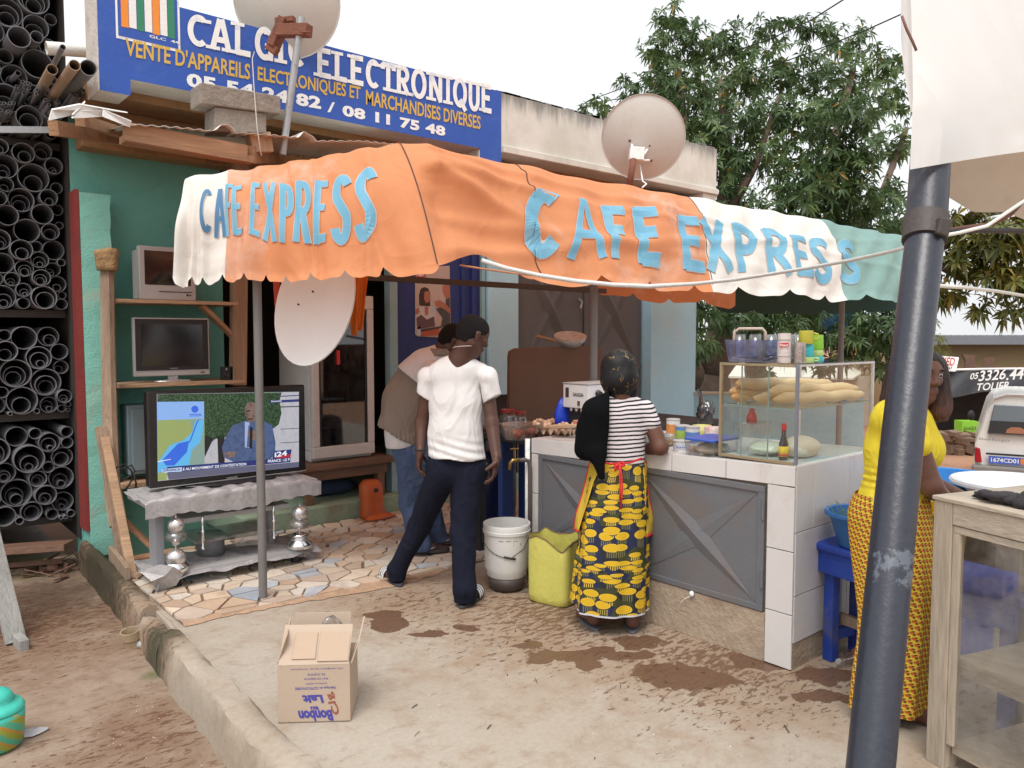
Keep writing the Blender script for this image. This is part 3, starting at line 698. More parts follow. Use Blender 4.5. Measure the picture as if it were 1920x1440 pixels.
obj('metal_sheet', MB().grid(roofp, 190, 8), m_zinc, rf, smooth=True, solid=.003)
fl3 = [(92, 226, 5.45), (100, 214, 5.45), (135, 206, 5.5), (158, 192, 5.62), (150, 214, 5.5), (118, 220, 5.45)]
mb = MB()
for quad in ([(92, 226), (98, 206), (152, 200), (136, 216)], [(136, 216), (152, 200), (160, 191), (154, 209)], [(135, 222), (150, 208), (194, 206), (193, 219)], [(193, 219), (194, 206), (247, 228), (244, 239)], [(100, 206), (150, 196), (240, 212), (200, 208)]):
 p = [onY(u, v, 5.42 + .02 * i) for i, (u, v) in enumerate(quad)]; mb.prism(p, (0, .02, .012))
obj('flashing', mb, pm('pale_zinc', (.70, .69, .67), .5, .15, 6, .2, 30, (.45, .36, .28), 4, .5), rf)
m_timber = wood('rust_timber', (.36, .20, .11), .5, axis=0)
mb = MB().beam(onY(232, 247, 5.55), onY(462, 289, 5.55), .05, .12).beam(onY(228, 262, 5.6), onY(470, 302, 5.6), .12, .05)
obj('beam', mb, m_timber, rf, bevel=.004)
obj('rafter', MB().beam(onY(100, 240, 5.6), onY(240, 262, 6.5), .06, .09), m_timber, rf)
obj('rafter', MB().beam(onY(150, 226, 5.55), onY(270, 262, 6.6), .06, .07), m_timber, rf)
obj('rafter', MB().beam(onY(470, 290, 5.55), onY(520, 292, 6.6), .06, .12), m_timber, rf)
obj('rafter', MB().beam(onY(466, 268, 5.62), onY(505, 268, 5.62), .1, .14), wood('pale_timber', (.45, .30, .19), .5, axis=2), rf)
m_blk = pm('cement_block', (.25, .215, .18), .95, .4, 7, .6, 30, (.12, .11, .10), 4, .7)
def block_at(q, dy, yb, label):
 p = [onY(u, v, yb) for u, v in q]
 return obj('cement_block', MB().prism(p, (0, dy, 0)), m_blk, bevel=.008, label=label, cat='block', group='cement blocks holding down the roof')
b2 = block_at([(402, 246), (500, 249), (500, 212), (403, 200)], .2, 5.55, 'short grey cement block lying under the longer block on the metal roof')
b1 = block_at([(377, 194), (527, 214), (526, 180), (377, 154)], .22, 5.53, 'long grey cement block on top of the stack on the metal roof')
# ================================================================== CANOPY
m_or = pm('orange_canvas', (.76, .31, .14), .75, .10, 2.2, .2, 160, (.82, .56, .45), .9, 1., trans=.3, space='Object')
m_wc = pm('white_canvas', (.80, .77, .72), .75, .06, 3, .12, 160, (.62, .53, .45), 1.6, .5, trans=.22)
m_gc = pm('faded_green_canvas', (.22, .37, .34), .75, .10, 2.5, .12, 160, (.35, .52, .47), 1.6, .6, trans=.2)
creases(m_or, 2.0, .16, (1, 1, 1)); creases(m_wc, 2.2, .16, (1, 1, 1)); creases(m_gc, 2.2, .16, (1, 1, 1))
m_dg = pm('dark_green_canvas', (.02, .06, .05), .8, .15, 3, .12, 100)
m_lblu = pm('paint_sky_blue', (.21, .51, .70), .75, .10, 5, .1, 120, (.40, .62, .70), 2.2, .8, trans=.3)
m_dblu = pm('paint_mid_blue', (.08, .21, .38), .75, .12, 5, .1, 120, (.2, .33, .46), 3, .6, trans=.15)
m_out = pm('paint_pale_outline', (.66, .56, .52), .75, .1, 6, .1, trans=.25)
canopy = thing('cafe_canopy', 'long orange white and green canvas canopy with scalloped edge reading CAFE EXPRESS', 'canopy', (4, 4.3, 1.9))
BLc = onZ(328, 520, 1.935); BRc = onZ(823, 501, 1.985); dB = (BRc - CP) @ FW
TLc = at(352, 325, (BLc - CP) @ FW + .16); TRc = at(745, 258, dB + .36)
FBR = onY(1692, 558, 3.46); FTR = onY(1702, 437, 3.93)
def plane_n(a, b, c):
 n_ = nz(np.cross(b - a, c - a)); return n_ if n_ @ (CP - a) > 0 else -n_
NL = plane_n(BLc, BRc, TRc); NF = plane_n(BRc, FBR, FTR)
def wav(x, y): return math.sin(x) * math.cos(y * .7 + x * .3)
def dl(s, t):
 e = math.sin(math.pi * min(1, max(0, s)) ** .8); d = 0
 d += .028 * math.exp(-((s - .06) / .05) ** 2) * sstep(.2, 1, t) * math.sin(s * 130)
 d += .020 * sstep(.25, .9, t) * math.sin(s * 62 + 2.5 * t) * (1 - s) ** 1.5
 d += .012 * math.sin(s * 17 + 3 * t) * (.3 + .7 * t) + .009 * math.sin(s * 41 - t * 5) + .006 * math.sin(s * 9 + t * 13)
 d += .05 * math.exp(-((t - .55) / .3) ** 2) * sstep(.6, 1, s) * (1 - s) * 4 * .5
 d -= .07 * (1 - min(1, t / .14)) ** 2
 for s0, k, w, A in ((.20, .04, .016, .020), (.33, -.07, .018, .022), (.47, .05, .015, .018), (.58, -.04, .012, .020), (.70, .10, .020, .020), (.86, -.12, .02, .022)): d += A * math.exp(-((s - s0 - k * t) / w) ** 2) * (.35 + .65 * t)
 edge = min(1, (1 - s) / .08); return d * edge * (1 if s > 0 else 1) + (-.05 * (1 - min(1, t / .14)) ** 2) * (1 - edge)
def df(s, t):
 x = s * 5.8
 d = .05 * math.exp(-((t - .25 - s * 1.5) / .16) ** 2) * math.exp(-(x / .9) ** 2)
 d -= .09 * math.exp(-((t - .62 - x * .22) / .17) ** 2) * math.exp(-((x - .35) / .45) ** 2)
 d += .018 * math.sin(x * 3.4 + t * 2.2) * (.35 + .65 * t) + .008 * math.sin(x * 7.7 - t * 4 + 1) + .006 * math.sin(x * 2 + t * 9) + .008 * math.sin(x * 15 + t * 6)
 d += .02 * sstep(.55, 1, t) * math.sin(x * 5.1 + .6)
 d -= .07 * (1 - min(1, t / .14)) ** 2
 for t0, k, w, A, f in ((.40, .42, .045, .045, .8), (.30, .16, .05, .035, 1.3), (.66, .05, .05, .025, 3.), (.16, .10, .04, .025, 4.), (.9, -.12, .05, .025, 5.), (.35, .06, .03, .015, 6.)): d += A * math.exp(-((t - t0 - k * (x - .2)) / w) ** 2) * math.exp(-(x / f) ** 2)
 edge = min(1, s / .02); return d * edge + (-.05 * (1 - min(1, t / .14)) ** 2) * (1 - edge)
NC = nz(NL + NF * .8)
def quad(TL, TR, BL, BR, N, disp, bulge=.10):
 def P(s, t, lift=0.): return (TL + (TR - TL) * s) * (1 - t) + (BL + (BR - BL) * s) * t + N * (disp(min(1, max(0, s)), t) + lift) + NC * (bulge * math.sin(math.pi * min(1, max(0, t)) ** .85))
 return P
PL = quad(TLc, TRc, BLc, BRc, NL, dl); PF = quad(TRc, FTR, BRc, FBR, NF, df)
def invert(P, u, v, s=.5, t=.5):
 for _ in range(12):
  p0 = pr(P(s, t)); e = np.array([u, v]) - p0
  if abs(e).max() < .05: break
  J = np.array([(pr(P(s + .002, t)) - p0) / .002, (pr(P(s, t + .002)) - p0) / .002]).T
  d = np.linalg.solve(J, e); s += float(np.clip(d[0], -.2, .2)); t += float(np.clip(d[1], -.2, .2))
 return s, t
flatL = quad(TLc, TRc, BLc, BRc, NL, lambda s, t: 0); flatF = quad(TRc, FTR, BRc, FBR, NF, lambda s, t: 0)
cl = [invert(flatL, u, 518 - (u - 330) * .036)[0] for u in (347, 362, 380, 420, 461, 498, 533, 582, 647, 720)] + [1.0]
cl[0] = 0.
cf = [0.] + [invert(flatF, u, 500 + (u - 823) * .066)[0] for u in (1010, 1122, 1218, 1303, 1384, 1479, 1553, 1622)] + [1.0]
def scal(cs, s, depth):
 for a, b in zip(cs, cs[1:]):
  if a <= s <= b:
   q = (s - a) / (b - a); e = min(1, 4.2 * min(q, 1 - q)); return depth * (1 - (1 - e) ** 2.2)
 return 0
def bl(s): return 1 + scal(cl, s, .062 if s < .78 else .05) + (.02 if s < .03 else 0) - .05 * sstep(.9, 1, s) * 0
def bf(s):
 x = s * 5.8; r = -.085 * math.exp(-((x - .33) / .22) ** 2)
 return 1 + r + scal(cf, s, .072) * sstep(.6, 1.1, x)
def panel(P, s0, s1, b, mat, nu, seam=None):
 def fn(i, j):
  if seam: a0 = seam[0](j); a1 = seam[1](j); s = a0 + (a1 - a0) * i
  else: s = s0 + (s1 - s0) * i
  return P(s, j * b(min(1, max(0, s))))
 return obj('fabric_panel', MB().grid(fn, nu, 54), mat, canopy, smooth=True)
sw = invert(flatL, 424, 400)[0]
panel(PL, 0, sw, bl, m_wc, 60); panel(PL, sw, 1, bl, m_or, 240)
g0 = [invert(flatF, 1290, 372)[0], invert(flatF, 1338, 566)[0]]; g1 = [invert(flatF, 1530, 413)[0], invert(flatF, 1590, 568)[0]]
q0 = lambda t: g0[0] + (g0[1] - g0[0]) * t; q1 = lambda t: g1[0] + (g1[1] - g1[0]) * t
panel(PF, 0, 0, bf, m_or, 200, (lambda t: 0., q0)); panel(PF, 0, 0, bf, m_wc, 130, (q0, q1)); panel(PF, 0, 0, bf, m_gc, 90, (q1, lambda t: 1.))
m_thr = pm('seam_thread', (.10, .06, .05), .9)
def seam(P, pxs, inv, r=.0035):
 st = [inv(u, v) for u, v in pxs]; pts = []
 for (a, b), (c, d) in zip(st, st[1:]):
  for i in range(8): q = i / 8; pts.append(P(a + (c - a) * q, b + (d - b) * q, .004))
 pts.append(P(*st[-1], .004)); return MB().tube(pts, r, 5)
iF = lambda u, v: invert(flatF, u, v, .1); iL = lambda u, v: invert(flatL, u, v)
obj('seam', seam(PF, [(966, 306), (985, 335), (998, 370), (1003, 430), (1012, 475), (1028, 512)], iF), m_thr, canopy)
cs_ = [PL(1, t, .004) for t in np.linspace(.02, .98, 40)]
obj('seam', MB().tube([p + (RT * -.004) for p in cs_], .004, 5), m_thr, canopy)
obj('seam', MB().tube([PF(q0(t), t, .003) for t in np.linspace(.03, 1, 30)], .003, 5), m_thr, canopy)
bk = lambda x: V3(x, 5.72, 2.70)
top = [PL(s, 0) for s in np.linspace(0, 1, 14)] + [PF(s, 0) for s in np.linspace(.04, 1, 24)]
mb = MB(); n = len(top); bp = [bk(1.9 + (8.25 - 1.9) * i / (n - 1)) for i in range(n)]
rows = [[t + (b - t) * q + V3(0, 0, .0 - .06 * math.sin(math.pi * q)) for t, b in zip(top, bp)] for q in np.linspace(0, 1, 7)]
mb.add([p for r in rows for p in r], [(j * n + i, j * n + i + 1, (j + 1) * n + i + 1, (j + 1) * n + i) for j in range(6) for i in range(n - 1)])
obj('roof_cloth', mb, pm('orange_canvas_roof', (.80, .33, .17), .75, .09, 2.2, .12, 160, trans=.6), canopy, smooth=True)  # same canvas, translucency raised so orange light tints the shirt below
E0 = PF(1, 0); E1 = bk(8.25)
fd = lambda s, t: (E0 + (E1 - E0) * s) + V3(.02 * math.sin(s * 9), 0, -t * (.79 + .03 * math.sin(s * 4) + scal([0, .2, .4, .6, .8, 1.], s, .05)))
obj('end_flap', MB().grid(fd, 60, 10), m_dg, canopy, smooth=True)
rv = lambda s, t: V3(5.95 + 1.75 * s, 5.60 - .5 * s, 2.62 - t * (.56 + .10 * s + scal([i / 4 for i in range(5)], s, .05)) + .02 * math.sin(s * 11))
obj('rear_valance', MB().grid(rv, 60, 10), m_or, canopy, smooth=True)
rv2 = lambda s, t: V3(7.7 + .5 * s, 5.1 - .1 * s, 2.62 - t * (.62 + scal([0, .5, 1], s, .05)))
def paint(P, inv, items, base):
 for ch, q, mat, w in items:
  qa = abs(q[1][0] - q[0][0]) / abs(q[3][1] - q[0][1]); w = min(w * 1.3, .45 * qa)
  TL, TR, BR, BL = [inv(*p) for p in q]
  TL, TR, BR, BL = map(np.array, (TL, TR, BR, BL))
  st = lambda x, y: (BL + (BR - BL) * x) * (1 - y) + (TL + (TR - TL) * x) * y
  asp = np.linalg.norm(P(*BR) - P(*BL)) / np.linalg.norm(P(*TL) - P(*BL))
  mx_, my_ = min(.14, .25 * w / asp), .3 * w
  place = lambda x, y, l: P(*st(mx_ + x * (1 - 2 * mx_), my_ + y * (1 - 2 * my_)), .006 + l * .6)
  mb = MB(); letter_mesh(mb, ch, w + .022, asp, place, 0.)
  lo = obj('letter', mb, mat, canopy, smooth=False)
  if base is not None:
   lo.data.materials[0] = base
   mb = MB(); letter_mesh(mb, ch, w, asp, place, .003)
   obj('letter_fill', mb, mat, lo)
z7 = lambda *q: [(320 + x / 3.556, 260 + y / 3.556) for x, y in q]
z8 = lambda *q: [(860 + x / 2.2326, 280 + y / 2.2326) for x, y in q]
left = [('C', z7((212, 325), (280, 320), (276, 655), (203, 662)), m_dblu, .105), ('A', z7((292, 325), (362, 318), (368, 660), (286, 660)), m_dblu, .08),
  ('F', z7((362, 300), (434, 296), (426, 665), (355, 662)), m_lblu, 0.122), ('E', z7((412, 325), (487, 290), (498, 665), (412, 655)), m_lblu, 0.152),
  ('E', z7((540, 290), (612, 288), (606, 690), (532, 665)), m_lblu, 0.122), ('X', z7((625, 300), (712, 300), (715, 718), (612, 690)), m_lblu, 0.132),
  ('P', z7((730, 297), (822, 292), (812, 715), (730, 718)), m_lblu, 0.132), ('R', z7((835, 278), (945, 272), (938, 722), (808, 705)), m_lblu, 0.132),
  ('E', z7((958, 268), (1060, 250), (1052, 720), (945, 725)), m_lblu, 0.132), ('S', z7((1070, 245), (1218, 232), (1212, 722), (1066, 725)), m_lblu, 0.157), ('S', z7((1232, 205), (1388, 186), (1372, 716), (1226, 720)), m_lblu, 0.157)]
paint(PL, iL, left, m_out)
front = [('C', z8((258, 165), (425, 170), (440, 452), (285, 450)), m_lblu, 0.192), ('A', z8((465, 198), (548, 205), (610, 480), (458, 465)), m_lblu, 0.182),
         ('F', z8((580, 225), (692, 240), (722, 492), (622, 485)), m_lblu, 0.172), ('E', z8((700, 238), (826, 245), (856, 508), (745, 498)), m_lblu, 0.172),
         ('E', z8((892, 270), (1000, 285), (1048, 525), (930, 520)), m_lblu, 0.162), ('X', z8((990, 285), (1098, 298), (1152, 530), (1042, 525)), m_lblu, 0.162),
         ('P', z8((1122, 300), (1238, 318), (1262, 532), (1165, 532)), m_lblu, 0.162), ('R', z8((1255, 318), (1352, 338), (1390, 550), (1292, 536)), m_lblu, 0.152),
         ('E', z8((1362, 355), (1442, 370), (1487, 556), (1398, 548)), m_lblu, 0.142), ('S', z8((1438, 362), (1535, 378), (1585, 570), (1478, 556)), m_lblu, 0.172), ('S', z8((1560, 374), (1652, 384), (1698, 572), (1602, 560)), m_lblu, 0.172)]
paint(PF, iF, front, m_out)
m_pole = pm('grey_pole_paint', (.16, .15, .145), .5, .2, 6, .12, 60, (.26, .20, .15), 4, .6, spec=.5)
m_iron = pm('dark_iron', (.06, .05, .045), .6, .2, 6, .15)
def pole(x, y, z0, z1, r, label):
 return obj('canopy_pole', MB().lathe((x, y, z0), [(r, 0), (r, z1 - z0)], 16), m_pole, smooth=True, angle=40, label=label, cat='pole', group='poles under the canopy')
pole(1.885, 4.50, 0, 2.16, .025, 'grey steel canopy pole standing on the tiles in front of the large television')
p2 = onY(1113, 600, 3.88); pole(p2[0], p2[1], 0, 2.3, .029, 'grey canopy pole rising behind the coffee machine')
p3 = onY(1577, 640, 4.15); pole(p3[0], p3[1], -.3, 2.6, .03, 'pale canopy pole seen behind the glass display case')
mb = MB().beam(onY(640, 517, 5.1), onY(1135, 546, 5.1), .035, .045)
obj('canopy_rail', mb, m_iron, label='dark iron rail running under the canopy above the men', cat='rail')
rp = [(903, 488, 4.62), (950, 503, 4.62), (1010, 516, 4.6), (1080, 527, 4.55), (1150, 534, 4.5), (1218, 537, 4.45), (1303, 532, 4.2), (1380, 524, 3.9), (1450, 513, 3.55), (1530, 500, 3.15), (1600, 487, 2.85), (1660, 474, 2.6), (1745, 452, 2.32)]
obj('rope', MB().tube([at(u, v, d - .12 * (i < 6)) for i, (u, v, d) in enumerate(rp)], [.0125] * 6 + [.010, .009, .008, .0075, .007, .0065, .006], 8), pm('white_rope', (.75, .74, .72), .8, .1, 40, .6, 200), smooth=True, label='white rope strung from the canopy hem across to the black pole', cat='rope')
obj('rope', MB().tube([at(u, v, d - .15) for u, v, d in [(862, 497, 4.7), (905, 504, 4.75), (960, 512, 4.8), (1040, 520, 4.9)]], .006, 6), pm('orange_cord', (.5, .2, .1), .8), smooth=True, label='thin orange cord sagging behind the canopy hem', cat='rope')
# ================================================================== PIPE SHOP ON THE LEFT
m_pvc = pm('grey_pvc', (.20, .20, .215), .42, .1, 5, .05, 50, (.18, .16, .14), 4, .4, objvar=.2)
PZ = [.17, 1.0, 1.80, 3.10, 4.75]; PX = (.42, 1.37); PYE = 6.9
shop = thing('pipe_rack', 'deep dark rack filled with grey plastic pipes seen end on', 'rack', (.9, 7.5, 0))
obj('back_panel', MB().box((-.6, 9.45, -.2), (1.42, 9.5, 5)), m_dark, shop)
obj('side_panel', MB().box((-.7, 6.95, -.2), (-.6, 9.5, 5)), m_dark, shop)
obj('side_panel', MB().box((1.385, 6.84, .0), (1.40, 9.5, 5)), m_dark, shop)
obj('shade_roof', MB().box((-.7, 6.4, 5.0), (1.42, 9.5, 5.05)), m_dark, shop)  # unseen roof, added with the panels to keep the lower pipes dark
for z in PZ[:-1]: obj('shelf', MB().box((-.5, 7.05, z - .06), (1.38, 9.4, z - .003)), m_iron, shop)
obj('shelf_bar', MB().beam(onY(-40, 243, 6.62), onY(230, 245, 6.62), .03, .045), pm('galvanised', (.42, .43, .44), .4, .15, 8, .1, metal=.6), shop)
def pack(x0, x1, z0, z1, rs_list, r_):
 out = []
 for r in rs_list:
  best = None; cand = [(x0 + r + (x1 - x0 - 2 * r) * k / 30, z0 + r) for k in range(31)]
  for i, (xa, za, ra) in enumerate(out):
   for wx in (x0 + r, x1 - r):
    h2 = (ra + r) ** 2 - (wx - xa) ** 2
    if h2 > 0: cand.append((wx, za + math.sqrt(h2)))
   for (xb, zb, rb) in out[:i]:
    dx, dz = xb - xa, zb - za; D2 = dx * dx + dz * dz; A, B = ra + r, rb + r
    if D2 > (A + B) ** 2 or D2 < 1e-9: continue
    D = math.sqrt(D2); a = (A * A - B * B + D2) / (2 * D); h2 = A * A - a * a
    if h2 < 0: continue
    h = math.sqrt(h2)
    for sgn in (1, -1): cand.append((xa + a * dx / D - sgn * h * dz / D, za + a * dz / D + sgn * h * dx / D))
  O = np.array(out) if out else np.zeros((0, 3))
  for (x, z) in sorted(cand, key=lambda q: q[1] + r_.uniform(0, .03)):
   if x < x0 + r - 1e-6 or x > x1 - r + 1e-6 or z < z0 + r - 1e-6 or z > z1 - r: continue
   if len(O) and (np.hypot(O[:, 0] - x, O[:, 1] - z) < O[:, 2] + r - 1e-4).any(): continue
   best = (x, z); break
  if best: out.append((*best, r))
 return out
_pm = {}
def pipe_mesh(r, ln=1.6):
 key = round(r, 4)
 if key not in _pm:
  w = max(.003, r * .06)
  mb = MB().lathe((0, 0, 0), [(r - w, ln), (r - w, 0), (r, 0), (r, ln)], 22 if r > .03 else 12, (0, 1, 0)); mb.f = mb.f[:-2]
  me = mesh_from('pipe', mb.v, mb.f, m_pvc, True)
  b_ = bmesh.new(); b_.from_mesh(me)
  for e in b_.edges:
   if len(e.link_faces) == 2 and e.calc_face_angle(0) > .8: e.smooth = False
  b_.to_mesh(me); b_.free(); _pm[key] = me
 return _pm[key]
PG = 'grey plastic pipes stacked in the rack'
npipe = 0; rest = MB()
PIPES = []
def add_pipe(*q): PIPES.append(q)
def put_pipe(x, y, z, r, label, tilt=(0, 0)):
 global npipe
 if npipe < 292:
  o = bpy.data.objects.new('pipe', pipe_mesh(r)); COL.objects.link(o); o.location = (x, y, z); o.rotation_euler = (tilt[0], 0, tilt[1])
  tag(o, label, 'pipe', PG); npipe += 1
 else: rest.add(*[(np.array([v.co[:] for v in pipe_mesh(r).vertices]) + (x, y, z)).tolist(), [tuple(p.vertices) for p in pipe_mesh(r).polygons]])
rp_ = random.Random(11)
RAD = [.106, .088, .075, .062, .052, .042]; SM = [.029, .021, .015]
LB = ['grey plastic pipe lying in the lowest level of the rack', 'grey plastic pipe lying in the second level of the rack', 'grey plastic pipe lying in the tall middle level of the rack', 'grey plastic pipe lying in the topmost level of the rack']
LN = ['narrower grey pipe pushed inside a wider one in the lowest level', 'narrower grey pipe pushed inside a wider one in the second level', 'narrower grey pipe pushed inside a wider one in the middle level', 'narrower grey pipe pushed inside a wider one in the topmost level']
for lv in range(4):
 fill = [.75, .70, 1.27, 1.6][lv]
 rl = [rp_.choices(RAD, [2.4, 2.4, 2, 1.2, 1, .8] if lv != 2 else [1, 1.4, 2.2, 2.2, 1.6, 1])[0] for _ in range([40, 40, 90, 70][lv])] + [rp_.choice(RAD[4:] + SM) for _ in range(14)]
 P = pack(PX[0], PX[1], PZ[lv], PZ[lv] + fill, rl, rp_)
 for (x, z, r) in sorted(P, key=lambda p: -p[2]):
  out_ = rp_.uniform(-.05, .06) - (.18 if lv == 3 and rp_.random() < .2 else 0)
  add_pipe(x, PYE + out_, z, r, LB[lv])
  rr = r; cx, cz = x, z
  depth = rp_.choice([0, 1, 1, 2, 2]) if r > .045 else 0
  for _ in range(depth):
   r2 = max([q for q in RAD + SM if q < rr * .86 - .004], default=None)
   if r2 is None: break
   if rp_.random() < .4: r2 = max([q for q in RAD + SM if q < r2], default=r2)
   gap = rr * .93 - r2; an = rp_.uniform(-.35, .35)
   cx, cz = cx + gap * math.sin(an), cz - gap * math.cos(an)
   add_pipe(cx, PYE + out_ + rp_.uniform(-.01, .09), cz, r2, LN[lv]); rr = r2
for q in sorted(PIPES, key=lambda q: -q[3]): put_pipe(*q)
if rest.v: obj('pipe_bundle', rest, m_pvc, smooth=True, angle=40, kind='stuff', label='thin grey pipes filling the gaps of the rack', cat='pipes')
def rod(u0, v0, d0, u1, v1, d1, r, mat, label, n=20):
 a, b = at(u0, v0, d0), at(u1, v1, d1); d = nz(b - a); w = r * .1
 mb = MB().lathe(a, [(r - w, np.linalg.norm(b - a) * .6), (r - w, 0), (r, 0), (r, np.linalg.norm(b - a))], n, d); mb.f = mb.f[:-2] + [mb.f[-1]]
 return obj('pipe', mb, mat, smooth=True, angle=40, label=label, cat='pipe', group='pipes poking out of the top of the rack')
m_wp = pm('white_pvc', (.75, .74, .70), .4, .08); m_tan = pm('tan_pvc', (.42, .30, .21), .5, .15, 5, .1, 40)
rod(87, 90, 5.55, 182, 97, 5.75, .046, m_wp, 'short white pipe lying sideways against the end of the sign', 24)
rod(118, 88, 5.0, 62, 196, 5.9, .017, m_pvc, 'slim grey pipe sticking out steeply in front of the white pipe')
rod(98, 130, 5.2, 70, 180, 6.0, .034, m_tan, 'short tan pipe poking out beside the slim grey pipe')
rod(140, 122, 5.0, 88, 196, 6.0, .034, m_tan, 'long tan pipe poking out between the other two wide pipes')
rod(166, 127, 5.05, 118, 180, 6.0, .05, m_pvc, 'widest grey pipe poking out next to the sign corner')
rod(34, 137, 5.5, 14, 158, 6.1, .018, m_pvc, 'slim grey pipe poking out at the far left of the rack')
bun = MB(); rb = random.Random(2)
for (cu, cv, n, sp) in ((50, 163, 17, 20), (150, 170, 14, 17), (12, 203, 14, 15), (95, 196, 10, 14)):
 for i in range(n):
  a = at(cu + rb.uniform(-sp, sp), cv + rb.uniform(-sp * .7, sp * .7), 5.62 + rb.uniform(-.05, .05)); r = .0115
  bun.lathe(a, [(r * .8, .6), (r * .8, 0), (r, 0), (r, .9)], 10, nz(V3(.05, 1, -.03)))
obj('conduit_bundle', bun, m_pvc, smooth=True, angle=40, kind='stuff', label='bundles of thin grey conduit ends between the wide pipes', cat='pipes')
m_pl = wood('dark_plank', (.16, .085, .055), .5, axis=0)
obj('plank', MB().beam(onZ(-60, 1035, .02), onZ(130, 1022, .02), .3, .05, twist=.12), m_pl, bevel=.004, label='dark red brown plank lying under the pipe rack', cat='plank', group='planks under the pipe rack')
obj('plank', MB().beam(onZ(-40, 1065, -.1), onZ(118, 1052, -.12), .1, .04, twist=.3), m_pl, bevel=.004, label='narrow dark plank on the rubbish below the wide plank', cat='plank', group='planks under the pipe rack')
mb = MB()
for i in range(40):
 p = onZ(rnd.uniform(-30, 130), rnd.uniform(1060, 1082), -.17); d = nz(V3(rnd.uniform(-1, 1), rnd.uniform(-.5, .5), rnd.uniform(0, .3))); mb.beam(p, p + d * rnd.uniform(.06, .25), rnd.uniform(.008, .03), .006, twist=rnd.uniform(0, 3))
obj('rubbish', mb, m_pl, kind='stuff', label='splinters and scraps under the pipe rack', cat='rubbish')
obj('stone', MB().ell(onZ(98, 1064, -.15), (.045, .05, .03), 9, 6), pm('red_stone', (.25, .13, .09), .9, .3, 9, .5), label='small reddish stone at the edge of the rubbish', cat='stone')
obj('rack_sill', MB().box((.35, 6.78, -.2), (1.36, 6.95, -.14)), m_kerb, kind='structure', bevel=.01)
# ================================================================== SATELLITE DISHES
def dish(name, c, axis, rad, depth, mat, label, rim=.012, sx=1., refx=None, n=40):
 """shallow bowl; axis points out of its hollow side"""
 t = thing(name, label, 'satellite dish', np.asarray(c, float) - V3(0, 0, rad))
 prof = [(rad * q, depth * (q * q - 1)) for q in np.linspace(0.001, 1, 12)]
 back = [(rad * q, depth * (q * q - 1) - .006) for q in np.linspace(1, .001, 12)]
 mb = MB().lathe(c, prof + [(rad + rim, .002), (rad + rim, -.016)] + back, n, axis, sx=sx, refx=refx)
 obj('reflector', mb, mat, t, smooth=True, angle=50); return t
m_dish = pm('dish_paint', (.57, .55, .51), .5, .08, 5, .05, 60, (.45, .40, .34), 3, .4)
m_dishw = pm('dish_white', (.86, .86, .86), .38, .03, 4, .02, 60)
m_rust = pm('rusty_steel', (.20, .075, .045), .85, .35, 12, .4, 60, (.10, .05, .04), 8, .6)
m_gal = pm('galvanised_tube', (.40, .41, .42), .45, .2, 14, .1, 60, (.18, .16, .15), 22, .7, metal=.5, stretch=(1, 1, .25))
c1 = at(538, 2, 6.05); ax1 = nz(FW * .93 + V3(0, 0, .36) + RT * .05)
d1 = dish('satellite_dish', c1, ax1, .405, .095, m_dish, 'weathered dish with rusty bracket above the blue sign, top cut off by the picture edge')
pb, pt = at(530, 290, 5.82), at(565, 33, 5.72)
obj('dish_pole', MB().tube([pb, pt], .026, 12), m_gal, smooth=True, angle=40, label='galvanised tube carrying the dish above the sign', cat='pole')
mb = MB(); q = lambda u, v, d: at(u, v, d)
mb.beam(q(523, 58, 5.80), q(580, 57, 5.70), .08, .085).beam(q(512, 88, 5.86), q(535, 35, 5.82), .10, .06).beam(q(518, 40, 5.84), q(552, 36, 5.80), .05, .04).beam(q(502, 85, 5.85), q(520, 98, 5.85), .06, .06)
mb.beam(q(562, 60, 5.66), q(582, 60, 5.66), .012, .012)
obj('bracket', mb, m_rust, d1, bevel=.004)
obj('cable', MB().tube([q(477, 97, 5.9), q(473, 110, 5.75), q(476, 160, 5.6), q(482, 240, 5.5), (q(490, 292, 5.45))], .004, 6), pm('pale_cable', (.45, .40, .36), .6), d1, smooth=True)
c2 = at(1206, 258, 7.6); ax2 = nz(FW * .93 + RT * .12 + V3(0, 0, .42))
d2 = dish('satellite_dish', c2, ax2, .392, .085, m_dish, 'beige dish seen from behind on the roof in front of the stained parapet')
mb = MB().beam(at(1180, 288, 7.45), at(1207, 290, 7.45), .1, .12).beam(at(1207, 290, 7.5), at(1219, 273, 7.62), .02, .02).beam(at(1200, 300, 7.5), at(1221, 301, 7.6), .02, .02).beam(at(1190, 285, 7.5), at(1181, 264, 7.6), .02, .02)
obj('bracket', mb, m_white, d2, bevel=.006)
obj('bracket_bolt', MB().ell(at(1218, 273, 7.55), .014, 8, 6), m_rust, d2); obj('bracket_bolt', MB().ell(at(1221, 301, 7.5), .014, 8, 6), m_rust, d2); obj('bracket_bolt', MB().ell(at(1181, 264, 7.55), .014, 8, 6), m_rust, d2)
obj('mast', MB().tube([at(1180, 350, 7.42), at(1188, 298, 7.42)], .03, 10), m_rust, d2, smooth=True)
obj('cable', MB().tube([at(1200, 310, 7.5), at(1205, 340, 7.45), at(1212, 345, 7.4), at(1204, 352, 7.3)], .008, 6), m_white, d2, smooth=True)
c3 = at(589, 568, 4.93); ax3 = nz(-FW * .94 - RT * .25 + V3(0, 0, .12))
tx = nz(RT * .20 + UP * .97)
d3 = dish('satellite_dish', c3, ax3, .39, .06, m_dishw, 'clean white oval dish hanging face out under the canopy', rim=.014, sx=1., refx=tx)
